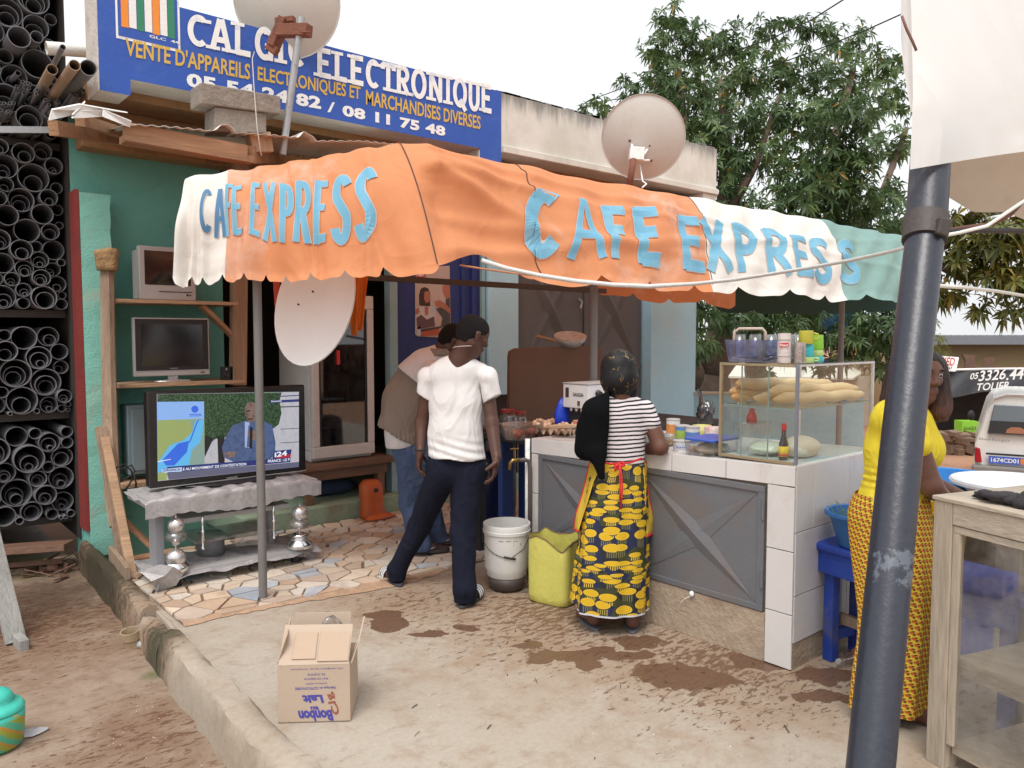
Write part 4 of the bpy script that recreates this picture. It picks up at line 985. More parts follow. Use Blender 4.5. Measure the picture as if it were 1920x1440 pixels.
for ch in d3.children:
 v = np.array([p.co[:] for p in ch.data.vertices]); oo = c3 - root_loc(d3); e2 = nz(np.cross(ax3, tx)); r_ = v - oo; v = oo + r_ - np.outer(r_ @ e2, e2) * .34
 ch.data.vertices.foreach_set('co', v.ravel()); ch.data.update()
for u, v in ((587, 547), (560, 571)): obj('hole', MB().lathe(at(u, v, 4.955), [(.0065, 0), (.0065, .012)], 10, -FW), m_dark, d3)
obj('hanger', MB().tube([at(600, 470, 4.9), at(604, 380, 4.9)], .006, 6), m_iron, d3)
def clo(s, t):
 u = 652 + 42 * s - 14 * t * s - 2 * math.sin(t * 5); v = 500 + (127 + 4 * math.sin(s * 6)) * t - 4 * s * t
 return at(u + (4 * t if s < .5 else -4 * t * t), v, 5.05 + .02 * math.sin(s * 9 + t))
obj('hanging_cloth', MB().grid(clo, 14, 18), pm('orange_plastic', (.75, .20, .02), .5, .1, trans=.3), smooth=True, solid=.004, label='bright orange cloth hanging behind the white dish', cat='cloth')
obj('hanging_cloth', MB().grid(lambda s, t: at(512 + 12 * s + 3 * t, 525 + 50 * t - 8 * s * t, 5.02), 4, 8), pm('red_plastic', (.55, .06, .02), .5, .1, trans=.3), smooth=True, solid=.004, label='narrow red strip of cloth at the left edge of the white dish', cat='cloth')
# ================================================================== TELEVISION BAY
def blob(c, r, amp=.2, f=9., seed=0, n=22, m=14, floor=None):
 mb = MB().ell((0, 0, 0), 1., n, m); P = np.array(mb.v); k = 1 + amp * fnoise(P, f / 4, seed) + amp * .5 * fnoise(P, f, seed + 1)
 P = P * k[:, None] * np.asarray(r if not np.isscalar(r) else (r, r, r)) + np.asarray(c, float)
 if floor is not None: P[:, 2] = np.maximum(P[:, 2], floor)
 mb.v = P.tolist(); return mb
m_ply = wood('raw_board', (.42, .27, .165), .55, axis=0)
m_post = wood('weathered_post', (.30, .215, .15), .45, axis=2)
m_silv = pm('silver_plastic', (.40, .39, .39), .38, .05, 5, .03, 80, spec=.6)
m_black = pm('black_plastic', (.012, .012, .014), .22, .1, 5, .02, 80, spec=.6)
m_matblk = pm('matt_black', (.02, .02, .021), .6, .1, 5, .05)
m_scr = pm('dark_screen', (.010, .009, .012), .12, .1, 3, 0, rvar=0, spec=.7)
m_cable = pm('black_cable', (.01, .01, .012), .5)
m_chrome = pm('chrome', (.75, .74, .74), .16, .04, 6, .02, metal=1.)
m_pearl = pm('pearl_silver', (.62, .60, .60), .25, .08, 14, .1, 90, metal=.75)
m_wrap = pm('bubble_wrap', (.36, .345, .35), .2, .4, 30, .35, 170, (.17, .16, .17), 9, .6, spec=.9, stretch=(1, .4, 1))
m_film = glass('clear_film', (.80, .78, .78), .12, .25, .30)
SHY = 6.40
obj('shelf_board', MB().box((1.56, SHY - .06, 1.845), (2.50, 6.81, 1.872)), m_ply, bevel=.003, label='upper raw board shelf that carries the tube television', cat='shelf', group='board shelves of the teal bay')
obj('shelf_board', MB().box((1.58, SHY - .06, 1.205), (2.54, 6.81, 1.235)), m_ply, bevel=.003, label='lower raw board shelf that carries the flat monitor', cat='shelf', group='board shelves of the teal bay')
obj('shelf_batten', MB().box((1.62, 6.5, .42), (2.0, 6.79, .45)), m_ply, label='short batten low on the teal wall beside the large television', cat='batten')
obj('wooden_post', MB().beam(onY(450, 300, 6.38), onY(446, 722, 6.40), .115, .10), wood('brown_post', (.30, .185, .115), .5, axis=2), bevel=.006, label='squared brown timber post at the right end of the shelves', cat='post')
obj('wooden_brace', MB().beam(onY(376, 572, 6.44), onY(440, 634, 6.44), .11, .03, up=(0, -1, 0), twist=1.571), m_timber, bevel=.003, label='diagonal timber brace under the upper shelf', cat='brace')
pp = [onY(201, 500, 6.38), onY(203, 640, 6.30), onY(206, 780, 6.2), onY(211, 930, 6.05), onY(222, 985, 5.95)]
mb = MB().tube(pp, [.048, .05, .052, .055, .06], 8)
lp = thing('leaning_post', 'weathered bare post leaning on the teal pillar, capped with a hollow piece of bark', 'post', pp[-1])
obj('shaft', mb, m_post, lp, smooth=True, angle=30)
c_ = onY(202, 500, 6.36)
def bark(s, t):
 an = -2.4 + 4.6 * s; r = .072 + .012 * math.sin(an * 3) ; return c_ + V3(r * math.sin(an) * (.8 + .2 * t), -r * math.cos(an), -.03 + .165 * t - .03 * abs(math.sin(an * .5)) * (t > .5))
obj('bark_cap', MB().grid(bark, 18, 5), pm('bark', (.34, .215, .10), .9, .4, 9, .8, 30, (.14, .08, .05), 5, .8), lp, smooth=True, solid=.014)
obj('plank', MB().beam(onY(196, 820, 6.05), onZ(248, 1078, .01), .055, .035), m_ply, bevel=.003, label='narrow pale slat leaning against the bare post down to the kerb', cat='plank', group='planks leaning in the teal bay')
obj('plank', MB().beam(onY(192, 800, 6.15), onZ(236, 1055, .03), .10, .03), m_post, bevel=.003, label='wide grey plank leaning behind the pale slat', cat='plank', group='planks leaning in the teal bay')
obj('plank', MB().beam(onY(232, 975, 6.05), onZ(292, 1032, .05), .15, .03, twist=.35), m_timber, bevel=.003, label='short reddish board with knots lying against the wall behind the stand', cat='plank', group='planks leaning in the teal bay')
obj('plank', MB().beam(onZ(250, 1052, .04), onZ(330, 1036, .04), .10, .05), m_timber, bevel=.003, label='flat reddish board lying on the floor behind the stand', cat='plank', group='planks leaning in the teal bay')
obj('plank', MB().beam(onZ(208, 1040, .06), onZ(240, 1082, .05), .03, .13), m_post, bevel=.003, label='grey board edge lying on the kerb beside the slat', cat='plank', group='planks leaning in the teal bay')
obj('power_cable', MB().tube([onY(u, v, 6.0) for u, v in [(218, 930), (228, 924), (240, 912), (250, 896), (246, 882), (232, 870), (218, 877), (206, 892), (210, 903), (225, 903), (245, 892), (253, 884), (247, 872), (235, 877), (225, 882)]], .006, 6), m_cable, smooth=True, label='black cable looped round the bare post', cat='cable', group='loose power cables')
obj('power_cable', MB().tube([onY(u, v, 6.0) for u, v in [(251, 890), (255, 905), (254, 925), (251, 936)]], [.006, .006, .011, .014], 6), m_cable, smooth=True, label='black cable end with plug hanging beside the large television', cat='cable', group='loose power cables')
t = thing('tube_television', 'silver tube television on the upper shelf behind the white canopy end', 'television', (1.98, SHY, 1.873))
x0, x1, z0, z1 = 1.758, 2.18, 1.875, 2.285
obj('case', MB().box((x0, SHY, z0), (x1, SHY + .06, z1)).prism([V3(x0 + .02, SHY + .06, z0 + .01), V3(x1 - .02, SHY + .06, z0 + .01), V3(x1 - .02, SHY + .06, z1 - .02), V3(x0 + .02, SHY + .06, z1 - .02)], (0, .2, 0)), m_silv, t, bevel=.008)
obj('screen', MB().grid(lambda s, q: V3(x0 + .04 + (x1 - x0 - .08) * s, SHY - .002 - .012 * (1 - (2 * s - 1) ** 2) * (1 - (2 * q - 1) ** 2), z0 + .115 + (z1 - z0 - .15) * q), 10, 8), m_scr, t, smooth=True)
obj('slot', MB().box((x0 + .14, SHY - .004, z0 + .062), (x1 - .03, SHY - .0005, z0 + .068)), m_matblk, t)
obj('button', MB().box((x1 - .075, SHY - .006, z0 + .036), (x1 - .06, SHY - .0005, z0 + .05)), m_matblk, t)
obj('button', MB().box((x1 - .05, SHY - .006, z0 + .036), (x1 - .04, SHY - .0005, z0 + .046)), m_matblk, t)
t = thing('flat_monitor', 'silver framed flat monitor with a blank screen on the lower shelf', 'television', (1.99, SHY, 1.236))
x0, x1, z0, z1 = 1.705, 2.275, 1.285, 1.737
ns = 12
obj('frame', MB().box((x0, SHY, z0), (x1, SHY + .05, z1)), m_silv, t, bevel=.006)
obj('screen', MB().box((x0 + .012, SHY - .004, z0 + .045), (x1 - .012, SHY - .001, z1 - .01)), m_matblk, t)
obj('screen_panel', MB().box((x0 + .055, SHY - .006, z0 + .075), (x1 - .055, SHY - .0045, z1 - .05)), m_scr, t)
lettering('lettering', 'PHILIPS', (1.965, SHY - .0075, z0 + .052), (.055, 0, 0), (0, 0, .010), m_silv, t, .01)
obj('button', MB().box((x1 - .075, SHY - .004, z0 + .018), (x1 - .045, SHY - .001, z0 + .026)), m_matblk, t)
obj('neck', MB().box((1.955, SHY + .02, 1.25), (2.03, SHY + .05, 1.29)), m_pearl, t)
obj('foot', MB().lathe((1.99, SHY + .03, 1.237), [(.15, 0), (.14, .012), (.03, .02)], 24, sy=.5), m_pearl, t, smooth=True)
for xx, d in ((2.395, 'left of the pair'), (2.475, 'right of the pair')):
 t = thing('loudspeaker', 'small black loudspeaker on the lower shelf, %s' % d, 'loudspeaker', (xx, SHY - .03, 1.236), 'small loudspeakers on the lower shelf')
 obj('cabinet', MB().box((xx - .032, SHY - .04, 1.237), (xx + .032, SHY + .02, 1.345)), m_matblk, t, bevel=.004)
 obj('driver', MB().lathe((xx, SHY - .0405, 1.275), [(.02, 0), (.018, .003), (.006, -.002)], 14, (0, -1, 0)), m_black, t, smooth=True); obj('tweeter', MB().lathe((xx, SHY - .0405, 1.325), [(.008, 0), (.006, .003)], 10, (0, -1, 0)), m_silv, t, smooth=True)
obj('meter_box', MB().box((1.70, 6.62, .50), (2.0, 6.82, 1.05)).box((1.725, 6.60, .53), (1.98, 6.619, 1.02)), pm('grey_box', (.20, .27, .30), .5, .1, 4, .05), bevel=.006, label='grey metal box on the teal wall behind the large television', cat='box')
ts = thing('television_stand', 'low silver television stand still wrapped in clear film, with ball columns', 'stand', (1.96, 5.27, .02))
YF, YB = 5.03, 5.50
def top_wrap(s, q):
 x = 1.375 + (2.545 - 1.375) * s; jag = .004 * math.sin(s * 37) + .004 * math.sin(s * 83 + 1) + .014 * math.sin(s * 9)
 if q < .3: k = q / .3; return V3(x + .004 * math.sin(s * 60 + q * 5) * (1 - k), YF - .005 + .003 * math.sin(s * 45), .475 + jag + (.60 - .475 - jag) * k)
 k = (q - .3) / .7; return V3(x, YF + (YB - YF) * k, .602 + .006 * math.sin(s * 51 + k * 9) + .005 * math.sin(s * 23 - k * 17) - .03 * (abs(2 * s - 1) ** 8))
obj('top', MB().box((1.40, YF + .012, .535), (2.52, YB, .594)), m_silv, ts)
obj('film_wrap', MB().grid(top_wrap, 110, 20), m_wrap, ts, smooth=True)
def low_wrap(s, q):
 x = 1.40 + 1.12 * s; return V3(x, YF - .04 + .46 * q + .006 * math.sin(s * 30), .125 + .004 * math.sin(s * 44 + q * 8) - .035 * (1 - q) ** 4 * (1 + .25 * math.sin(s * 19)) + .003 * math.sin(q * 50))
obj('lower_shelf', MB().box((1.44, YF, .085), (2.47, YB - .05, .118)), m_silv, ts)
obj('film_wrap', MB().grid(low_wrap, 90, 14), m_wrap, ts, smooth=True)
def px(u, v, y=5.06): return onY(u, v, y)
for (uc, bs, fe) in ((330, [(985, 15), (1016, 8), (1046, 18)], 1075), (562, [(962, 15), (985, 8), (1013, 16)], 1045)):
 col = None; cc = px(uc, bs[0][0]); sc_ = ((cc - CP) @ FW) / FPX
 mb = MB()
 base = px(uc, fe + 8); rr = 24 * sc_
 mb.lathe((base[0], base[1], .125), [(rr, 0), (rr * .95, .03), (rr * .55, .06), (rr * .5, .075), (rr * .75, .085), (rr * .4, .10)], 22)
 col = obj('column', mb, m_chrome, ts, smooth=True)
 for v, r in bs:
  c = px(uc, v); obj('ball', MB().ell(c, r * sc_, 20, 14), m_pearl, col, smooth=True)
 obj('stem', MB().tube([px(uc, bs[0][0] - 20), (base[0], base[1], .2)], .006, 8), m_chrome, col)
 for k, (v, r) in enumerate(bs[:1] + bs[2:]):
  c = px(uc, v + r * .7)
  obj('film_scrap', MB().lathe(c, [(r * sc_ * .9, .0), (r * sc_ * 1.35, -.03), (r * sc_ * 1.25, -.05)][::-1], 13, nz(V3(.1 * k, -.2, 1))), m_film, col, smooth=True)
def scrap(pxs, y, name='film_scrap'):
 c = np.mean([px(u, v, y) for u, v in pxs], 0); P = [px(u, v, y + rnd.uniform(-.05, .05)) for u, v in pxs]; mb = MB()
 n = len(P); mb.add([c + V3(0, -.03, .01)] + P, [(0, i + 1, (i + 1) % n + 1) for i in range(n)]); return obj(name, mb, m_wrap, ts, smooth=False)
scrap([(262, 1072), (300, 1058), (325, 1062), (345, 1075), (330, 1098), (296, 1108), (284, 1090)], 5.0)
scrap([(570, 1030), (590, 1022), (606, 1046), (598, 1056), (580, 1050), (566, 1042)], 5.1)
scrap([(290, 1085), (300, 1090), (296, 1118), (291, 1116)], 5.0)
for u, v0, v1 in ((381, 965, 1030), (514, 945, 1010)):
 a, b = px(u, v0), px(u, v1); l = a[2] - b[2]
 obj('spindle', MB().lathe(b, [(.012, 0), (.012, .01), (.006, .02), (.011, l * .3), (.007, l * .45), (.013, l * .5), (.013, l * .53), (.006, l * .56), (.010, l * .75), (.006, l)], 12), m_chrome, ts, smooth=True)
obj('middle_shelf', MB().box((1.68, 5.06, .27), (2.22, 5.4, .285)), m_film, ts)
obj('middle_shelf', MB().box((1.62, 5.12, .40), (2.35, 5.44, .43)), m_silv, ts)
obj('pedestal', MB().lathe((1.86, 5.3, .12), [(.09, 0), (.09, .1), (.085, .15)], 20), pm('grey_plastic', (.18, .18, .19), .5), ts, smooth=True)
obj('side_panel', MB().box((1.47, 5.16, .12), (1.52, 5.3, .53)), pm('grey_board', (.26, .26, .28), .5, .1), ts); obj('side_panel', MB().box((2.27, 5.3, .12), (2.31, 5.42, .53)), pm('grey_board', (.26, .26, .28), .5), ts)
for x, y in ((1.56, 5.08), (2.37, 5.08), (1.56, 5.42), (2.37, 5.42)): obj('leg', MB().lathe((x, y, .02), [(.035, 0), (.035, .066)], 14), m_matblk, ts, smooth=True, angle=40)
pk = [px(u, v, 5.1) for u, v in ((440, 1008), (492, 1000), (502, 1020), (442, 1024))]
obj('film_packet', MB().prism(pk, (0, .1, .01)), m_film, ts)
tv = thing('large_television', 'big black flat television on the silver stand showing a news broadcast', 'television', (2.0, 5.3, .605))
YT = 5.25
obj('case', MB().box((1.467, YT, .625), (2.54, YT + .085, 1.246)), m_black, tv, bevel=.01)
obj('neck', MB().box((1.93, YT + .03, .615), (2.07, YT + .07, .64)), m_black, tv)
obj('foot', MB().lathe((2.0, YT + .04, .607), [(.33, 0), (.325, .008), (.05, .014)], 40, sy=.42), m_black, tv, smooth=True)
obj('chrome_edge', MB().box((1.47, YT - .002, .622), (2.537, YT + .02, .626)), m_silv, tv)
lettering('lettering', 'SAMSUNG', onY(425, 899, YT - .002), onY(445, 896, YT - .002) - onY(425, 899, YT - .002), (0, 0, .014), m_silv, tv, .02)
z6 = lambda x, y: (270 + x / 5.818, 720 + y / 5.818)
ES = 1.0
def scr(name, pxs, mat, lay, parent): return obj(name, MB().poly([onY(*z6(x, y), YT - .0012 - .0006 * lay) for x, y in pxs][::-1]), mat, parent)
e_hedge = emit('tv_hedge', (.010, .03, .012), ES, 75, (.06, .12, .06)); e_wall = emit('tv_wall', (.42, .41, .45), ES, 30, (.36, .36, .40)); e_dark = emit('tv_dark', (.012, .012, .016), ES)
e_sky = emit('tv_sky', (.22, .38, .72), ES); e_ol = emit('tv_olive', (.28, .32, .10), ES, 40, (.22, .33, .14)); e_cy = emit('tv_cyan', (.10, .40, .70), ES); e_bl = emit('tv_blue', (.03, .12, .62), ES); e_gn = emit('tv_green', (.05, .22, .16), ES)
e_gr = emit('tv_sage', (.20, .30, .26), ES); e_suit = emit('tv_suit', (.065, .10, .21), ES, 25, (.045, .07, .15)); e_skin = emit('tv_skin', (.19, .13, .11), ES, 40, (.11, .06, .05)); e_sh = emit('tv_shirt', (.30, .36, .58), ES)
e_nav = emit('tv_navy', (.02, .03, .14), ES); e_wh = emit('tv_white', (.72, .74, .82), ES); e_red = emit('tv_red', (.40, .02, .04), ES); e_lb = emit('tv_label', (.45, .55, .75), ES)
sc_ = scr('screen', [(140, 110), (1690, 85), (1690, 905), (150, 1060)], e_wall, 0, tv)
hed = [(145, 112), (1500, 92), (1480, 180), (1500, 320), (1470, 440), (1420, 480), (1000, 560), (780, 600), (660, 690), (660, 520), (145, 520)]
scr('picture', hed, e_hedge, 1, sc_)
scr('picture', [(800, 560), (880, 560), (880, 860), (810, 860)], e_dark, 1, sc_)
scr('picture', [(660, 560), (760, 590), (690, 740), (662, 800)], e_dark, 2, sc_)
scr('picture', [(1480, 130), (1690, 118), (1690, 128), (1480, 140)], e_nav, 2, sc_); scr('picture', [(1490, 245), (1690, 240), (1690, 250), (1490, 256)], e_dark, 2, sc_)
scr('picture', [(1490, 490), (1690, 480), (1690, 486), (1490, 496)], e_dark, 2, sc_); scr('picture', [(1490, 640), (1690, 628), (1690, 634), (1490, 646)], e_dark, 2, sc_)
scr('picture', [(140, 195), (655, 190), (660, 885), (150, 965)], e_sky, 3, sc_)
scr('picture', [(147, 395), (640, 378), (660, 420), (660, 885), (500, 905), (150, 880)], e_ol, 4, sc_)
scr('picture', [(500, 390), (655, 385), (660, 885), (500, 905), (330, 900), (200, 780), (280, 670), (460, 590), (520, 520)], e_gr, 5, sc_)
scr('picture', [(150, 860), (280, 670), (440, 610), (530, 520), (560, 400), (650, 390), (640, 520), (610, 640), (520, 720), (490, 900), (150, 970)], e_cy, 6, sc_)
scr('picture', [(200, 830), (370, 650), (490, 620), (470, 740), (330, 890), (240, 890)], e_bl, 7, sc_)
scr('picture', [(485, 640), (505, 600), (575, 410), (615, 378), (585, 420), (520, 600), (500, 640)], e_bl, 8, sc_)
scr('picture', [(150, 842), (290, 818), (292, 824), (150, 852)], e_wh, 8, sc_)
scr('picture', [(555 + 40 * math.cos(a * .524), 275 + 40 * math.sin(a * .524)) for a in range(12)], e_bl, 5, sc_); scr('picture', [(495, 328), (628, 324), (628, 334), (495, 338)], e_bl, 5, sc_); scr('picture', [(495, 346), (628, 342), (628, 350), (495, 354)], e_bl, 5, sc_)
scr('picture', [(150, 965), (200, 960), (255, 980), (245, 1045), (150, 1055)], e_ol, 5, sc_)
suit = [(850, 690), (900, 560), (965, 455), (1110, 400), (1300, 400), (1400, 455), (1435, 640), (1430, 760), (1340, 870), (1000, 860), (870, 800)]
scr('picture', suit, e_suit, 3, sc_); scr('picture', [(1100, 410), (1150, 420), (1170, 700), (1100, 690)], e_sh, 4, sc_); scr('picture', [(1140, 450), (1170, 450), (1185, 690), (1120, 690)], e_suit, 5, sc_)
scr('picture', [(1170 + 75 * math.cos(a * .45) * (.85 if math.sin(a * .45) > 0 else 1), 300 + (125 if math.sin(a * .45) > 0 else 108) * math.sin(a * .45)) for a in range(14)], e_skin, 5, sc_)
scr('picture', [(1110, 290), (1160, 285), (1160, 300), (1112, 305)], e_dark, 6, sc_); scr('picture', [(1130, 378), (1190, 372), (1190, 386), (1132, 390)], e_dark, 6, sc_)
scr('picture', [(1130, 520), (1230, 500), (1240, 600), (1150, 630)], e_skin, 6, sc_); scr('picture', [(1155, 470), (1185, 470), (1180, 720), (1150, 700)], e_dark, 7, sc_); scr('picture', [(870, 745), (1000, 735), (990, 790), (900, 810)], e_skin, 6, sc_)
scr('picture', [(1000, 860), (1040, 740), (1130, 695), (1230, 720), (1280, 830)], e_suit, 8, sc_)
scr('picture', [(250, 905), (1600, 800), (1596, 852), (260, 970)], e_nav, 10, sc_); scr('picture', [(250, 970), (1690, 850), (1690, 905), (270, 1045)], emit('tv_band', (.10, .10, .16), ES), 9, sc_)
scr('picture', [(1375, 180), (1690, 165), (1690, 193), (1375, 208)], e_nav, 10, sc_); scr('picture', [(1420, 730), (1612, 712), (1596, 805), (1400, 815)], e_nav, 10, sc_); scr('picture', [(1450, 780), (1600, 766), (1596, 800), (1445, 812)], e_red, 11, sc_)
scr('picture', [(195, 930), (415, 908), (410, 955), (198, 965)], e_lb, 11, sc_)
def scrt(txt, x0, y0, x1, y1, h, mat, lay=13, bold=.02):
 a, b, c = (onY(*z6(*q), YT - .0012 - .0006 * lay) for q in ((x0, y0), (x1, y1), (x0, y0 - h))); lettering('caption', txt, a, b - a, c - a, mat, sc_, bold)
scrt('i24news.tv', 205, 958, 400, 944, 34, e_nav); scrt('.E AU MOUVEMENT DE CONTESTATION', 415, 946, 1115, 886, 30, e_wh); scrt('FRANCE : LE P', 1352, 858, 1590, 838, 30, e_wh); scrt('i24', 1425, 800, 1560, 780, 56, e_wh, 13, .03); scrt('Economie', 1390, 198, 1500, 192, 18, e_wh); scrt('o', 1255, 864, 1280, 862, 24, e_wh)
# ================================================================== COOLER AND THE DARK BAY
fr = thing('drinks_cooler', 'tall white glass door drinks cooler standing on a rough wooden table', 'cooler', (3.3, 6.45, .51))
m_cool = pm('cooler_enamel', (.56, .56, .56), .4, .06, 4, .05, 60, (.40, .36, .33), 5, .4)
FX0, FX1, FZ0, FZ1, FYF = 3.03, 3.63, .515, 1.95, 6.12
mb = MB().box((FX0, FYF + .06, FZ0), (FX1, FYF + .66, FZ0 + .09)).box((FX0, FYF + .06, FZ1 - .13), (FX1, FYF + .66, FZ1)).box((FX0, FYF + .06, FZ0 + .09), (FX0 + .04, FYF + .66, FZ1 - .13)).box((FX1 - .04, FYF + .06, FZ0 + .09), (FX1, FYF + .66, FZ1 - .13)).box((FX0 + .04, FYF + .6, FZ0 + .09), (FX1 - .04, FYF + .66, FZ1 - .13))
obj('cabinet', mb, m_cool, fr, bevel=.01)
dr = obj('door', MB().box((FX0, FYF, FZ0 + .03), (FX1, FYF + .05, FZ0 + .13)).box((FX0, FYF, FZ1 - .12), (FX1, FYF + .05, FZ1 - .002)).box((FX0, FYF, FZ0 + .13), (FX0 + .065, FYF + .05, FZ1 - .12)).box((FX1 - .065, FYF, FZ0 + .13), (FX1, FYF + .05, FZ1 - .12)), m_cool, fr, bevel=.008)
obj('gasket', MB().box((FX0 + .066, FYF + .012, FZ0 + .131), (FX0 + .085, FYF + .04, FZ1 - .121)).box((FX1 - .085, FYF + .012, FZ0 + .131), (FX1 - .066, FYF + .04, FZ1 - .121)), m_matblk, dr)
obj('pane', MB().box((FX0 + .085, FYF + .02, FZ0 + .131), (FX1 - .085, FYF + .028, FZ1 - .121)), glass('cooler_glass', (.42, .45, .47), .10, .04, .06), dr)
for z in (.78, .95, 1.25, 1.52): obj('shelf', MB().box((FX0 + .045, FYF + .12, z), (FX1 - .045, FYF + .58, z + .008)), m_silv, fr)
rb = random.Random(5); bc = [(.30, .05, .04), (.04, .16, .06), (.10, .10, .12), (.35, .18, .05), (.2, .22, .25)]
for z in (.61, .79, .96, 1.26):
 for k in range(4):
  if rb.random() < .35: continue
  x = FX0 + .12 + .12 * k; cc = rb.randrange(5)
  obj('bottle', MB().lathe((x, FYF + .2 + rb.uniform(0, .1), z + .01), [(.028, 0), (.03, .01), (.03, .11), (.012, .15), (.012, .18)], 12), pm('bottle_%d' % cc, bc[cc], .25), smooth=True, label=['red', 'green', 'black', 'amber', 'grey'][cc] + ' bottle standing on a shelf inside the cooler', cat='bottle', group='bottles inside the cooler')
obj('strip', MB().box((FX0 + .235, FYF - .004, 1.35), (FX0 + .26, FYF + .018, 1.47)), pm('red_tag', (.5, .03, .03), .5), dr)
tb = thing('wooden_table', 'rough low wooden table under the drinks cooler', 'table', (3.3, 6.45, .165))
m_tw = wood('dark_table_wood', (.16, .09, .06), .5, axis=0)
obj('top', MB().box((2.86, 6.02, .46), (3.78, 6.85, .512)), m_tw, tb, bevel=.004); obj('apron', MB().box((2.92, 6.06, .37), (3.72, 6.09, .458)), m_tw, tb)
for x in (2.97, 3.66):
 for y in (6.1, 6.75): obj('leg', MB().box((x - .035, y - .035, .166), (x + .035, y + .035, .458)), m_tw, tb)
obj('blue_bundle', blob((3.3, 6.4, .24), (.25, .15, .08), .15, 5, 3, floor=.167), pm('navy_cloth', (.03, .045, .09), .9, .2), smooth=True, label='dark blue bundle lying under the cooler table', cat='bundle')
oc = thing('orange_can', 'grubby orange plastic can with a handle hole leaning against the green sill', 'can', (3.46, 5.88, .02))
m_oc = pm('orange_can_plastic', (.42, .085, .015), .5, .2, 8, .15, 50, (.12, .09, .14), 4, .9)
mb = MB(); prof = [(0.0, .105, .075), (.04, .11, .08), (.12, .095, .07), (.2, .10, .075), (.29, .095, .07), (.33, .06, .045)]
for i, (h, a, b) in enumerate(prof):
 for k in range(20):
  an = 2 * math.pi * k / 20; mb.v.append(tuple(V3(3.46 + a * math.copysign(abs(math.cos(an)) ** .6, math.cos(an)) - .03 * h, 5.88 + b * math.copysign(abs(math.sin(an)) ** .6, math.sin(an)) + .25 * h * .3, .022 + h)))
mb.f = [(i * 20 + k, i * 20 + (k + 1) % 20, (i + 1) * 20 + (k + 1) % 20, (i + 1) * 20 + k) for i in range(5) for k in range(20)] + [tuple(range(19, -1, -1)), tuple(100 + k for k in range(20))]
obj('body', mb, m_oc, oc, smooth=True)
obj('handle_hole', MB().lathe((3.455, 5.83, .27), [(.032, 0), (.03, .006)], 14, nz(V3(-.2, -1, .15)), sy=.6), m_dark, oc)
obj('spill', blob((3.47, 5.82, .03), (.15, .06, .03), .3, 6, 8, floor=.024), m_oc, oc, smooth=True)
po = thing('poster', 'advertising poster of a woman and a man over a meal on the deep blue wall', 'poster', (4.3, WY - .01, 1.6))
yP = WY - .006
zp = lambda x, y: (750 + x / 6.545, 480 + y / 6.545)
def pz(name, pxs, c, lay, nm): return obj(name, MB().poly([onY(*zp(x, y), yP - .0015 * lay) for x, y in pxs][::-1]), pm(nm, c, .5, .15, 12, 0), po)
obj('sheet', MB().poly([onY(*zp(x, y), yP) for x, y in [(185, 130), (608, 120), (625, 990), (600, 1005), (210, 985), (185, 960)]][::-1]), pm('poster_ground', (.42, .32, .28), .5, .1, 6, 0), po)
pz('print', [(185, 185), (315, 185), (315, 265), (185, 265)], (.42, .03, .05), 1, 'poster_red')
pz('print', [(235, 600), (232, 480), (255, 400), (300, 380), (350, 400), (372, 470), (370, 615), (330, 618), (260, 610)], (.03, .018, .018), 1, 'poster_hair'); pz('print', [(300, 440), (350, 430), (372, 480), (365, 560), (320, 580), (295, 530)], (.34, .12, .08), 2, 'poster_skin')
pz('print', [(195, 640), (290, 615), (400, 620), (440, 660), (430, 860), (210, 900), (190, 760)], (.46, .42, .42), 1, 'poster_cloth'); pz('print', [(200, 760), (260, 720), (330, 780), (420, 740), (430, 860), (330, 880), (215, 900)], (.10, .05, .06), 2, 'poster_pattern'); pz('print', [(300, 625), (350, 620), (345, 720), (310, 730)], (.34, .10, .06), 2, 'poster_skin')
pz('print', [(188, 660), (225, 630), (245, 680), (215, 720), (188, 710)], (.40, .13, .07), 2, 'poster_skin'); pz('print', [(370, 630), (410, 620), (440, 680), (400, 690)], (.35, .42, .52), 2, 'poster_light')
pz('print', [(520, 370), (560, 345), (612, 350), (612, 520), (570, 530), (545, 490), (520, 430)], (.32, .11, .09), 1, 'poster_skin'); pz('print', [(560, 530), (612, 510), (618, 860), (500, 870), (520, 760), (440, 650), (560, 600)], (.05, .05, .05), 1, 'poster_dark'); pz('print', [(425, 560), (480, 540), (540, 570), (618, 650), (618, 710), (540, 650), (440, 610)], (.36, .14, .09), 2, 'poster_skin')
pz('print', [(255, 925), (480, 880), (490, 970), (260, 985)], (.34, .07, .03), 3, 'poster_orange'); pz('print', [(250, 900), (500, 860), (520, 880), (260, 930)], (.04, .02, .02), 3, 'poster_dark'); pz('print', [(215, 880), (250, 860), (270, 960), (230, 985), (205, 970)], (.46, .30, .24), 2, 'poster_light')
a = onY(*zp(205, 250), yP - .006); lettering('lettering', 'Pearl', a, onY(*zp(295, 250), yP - .006) - a, onY(*zp(205, 195), yP - .006) - a, m_white, po, .02)
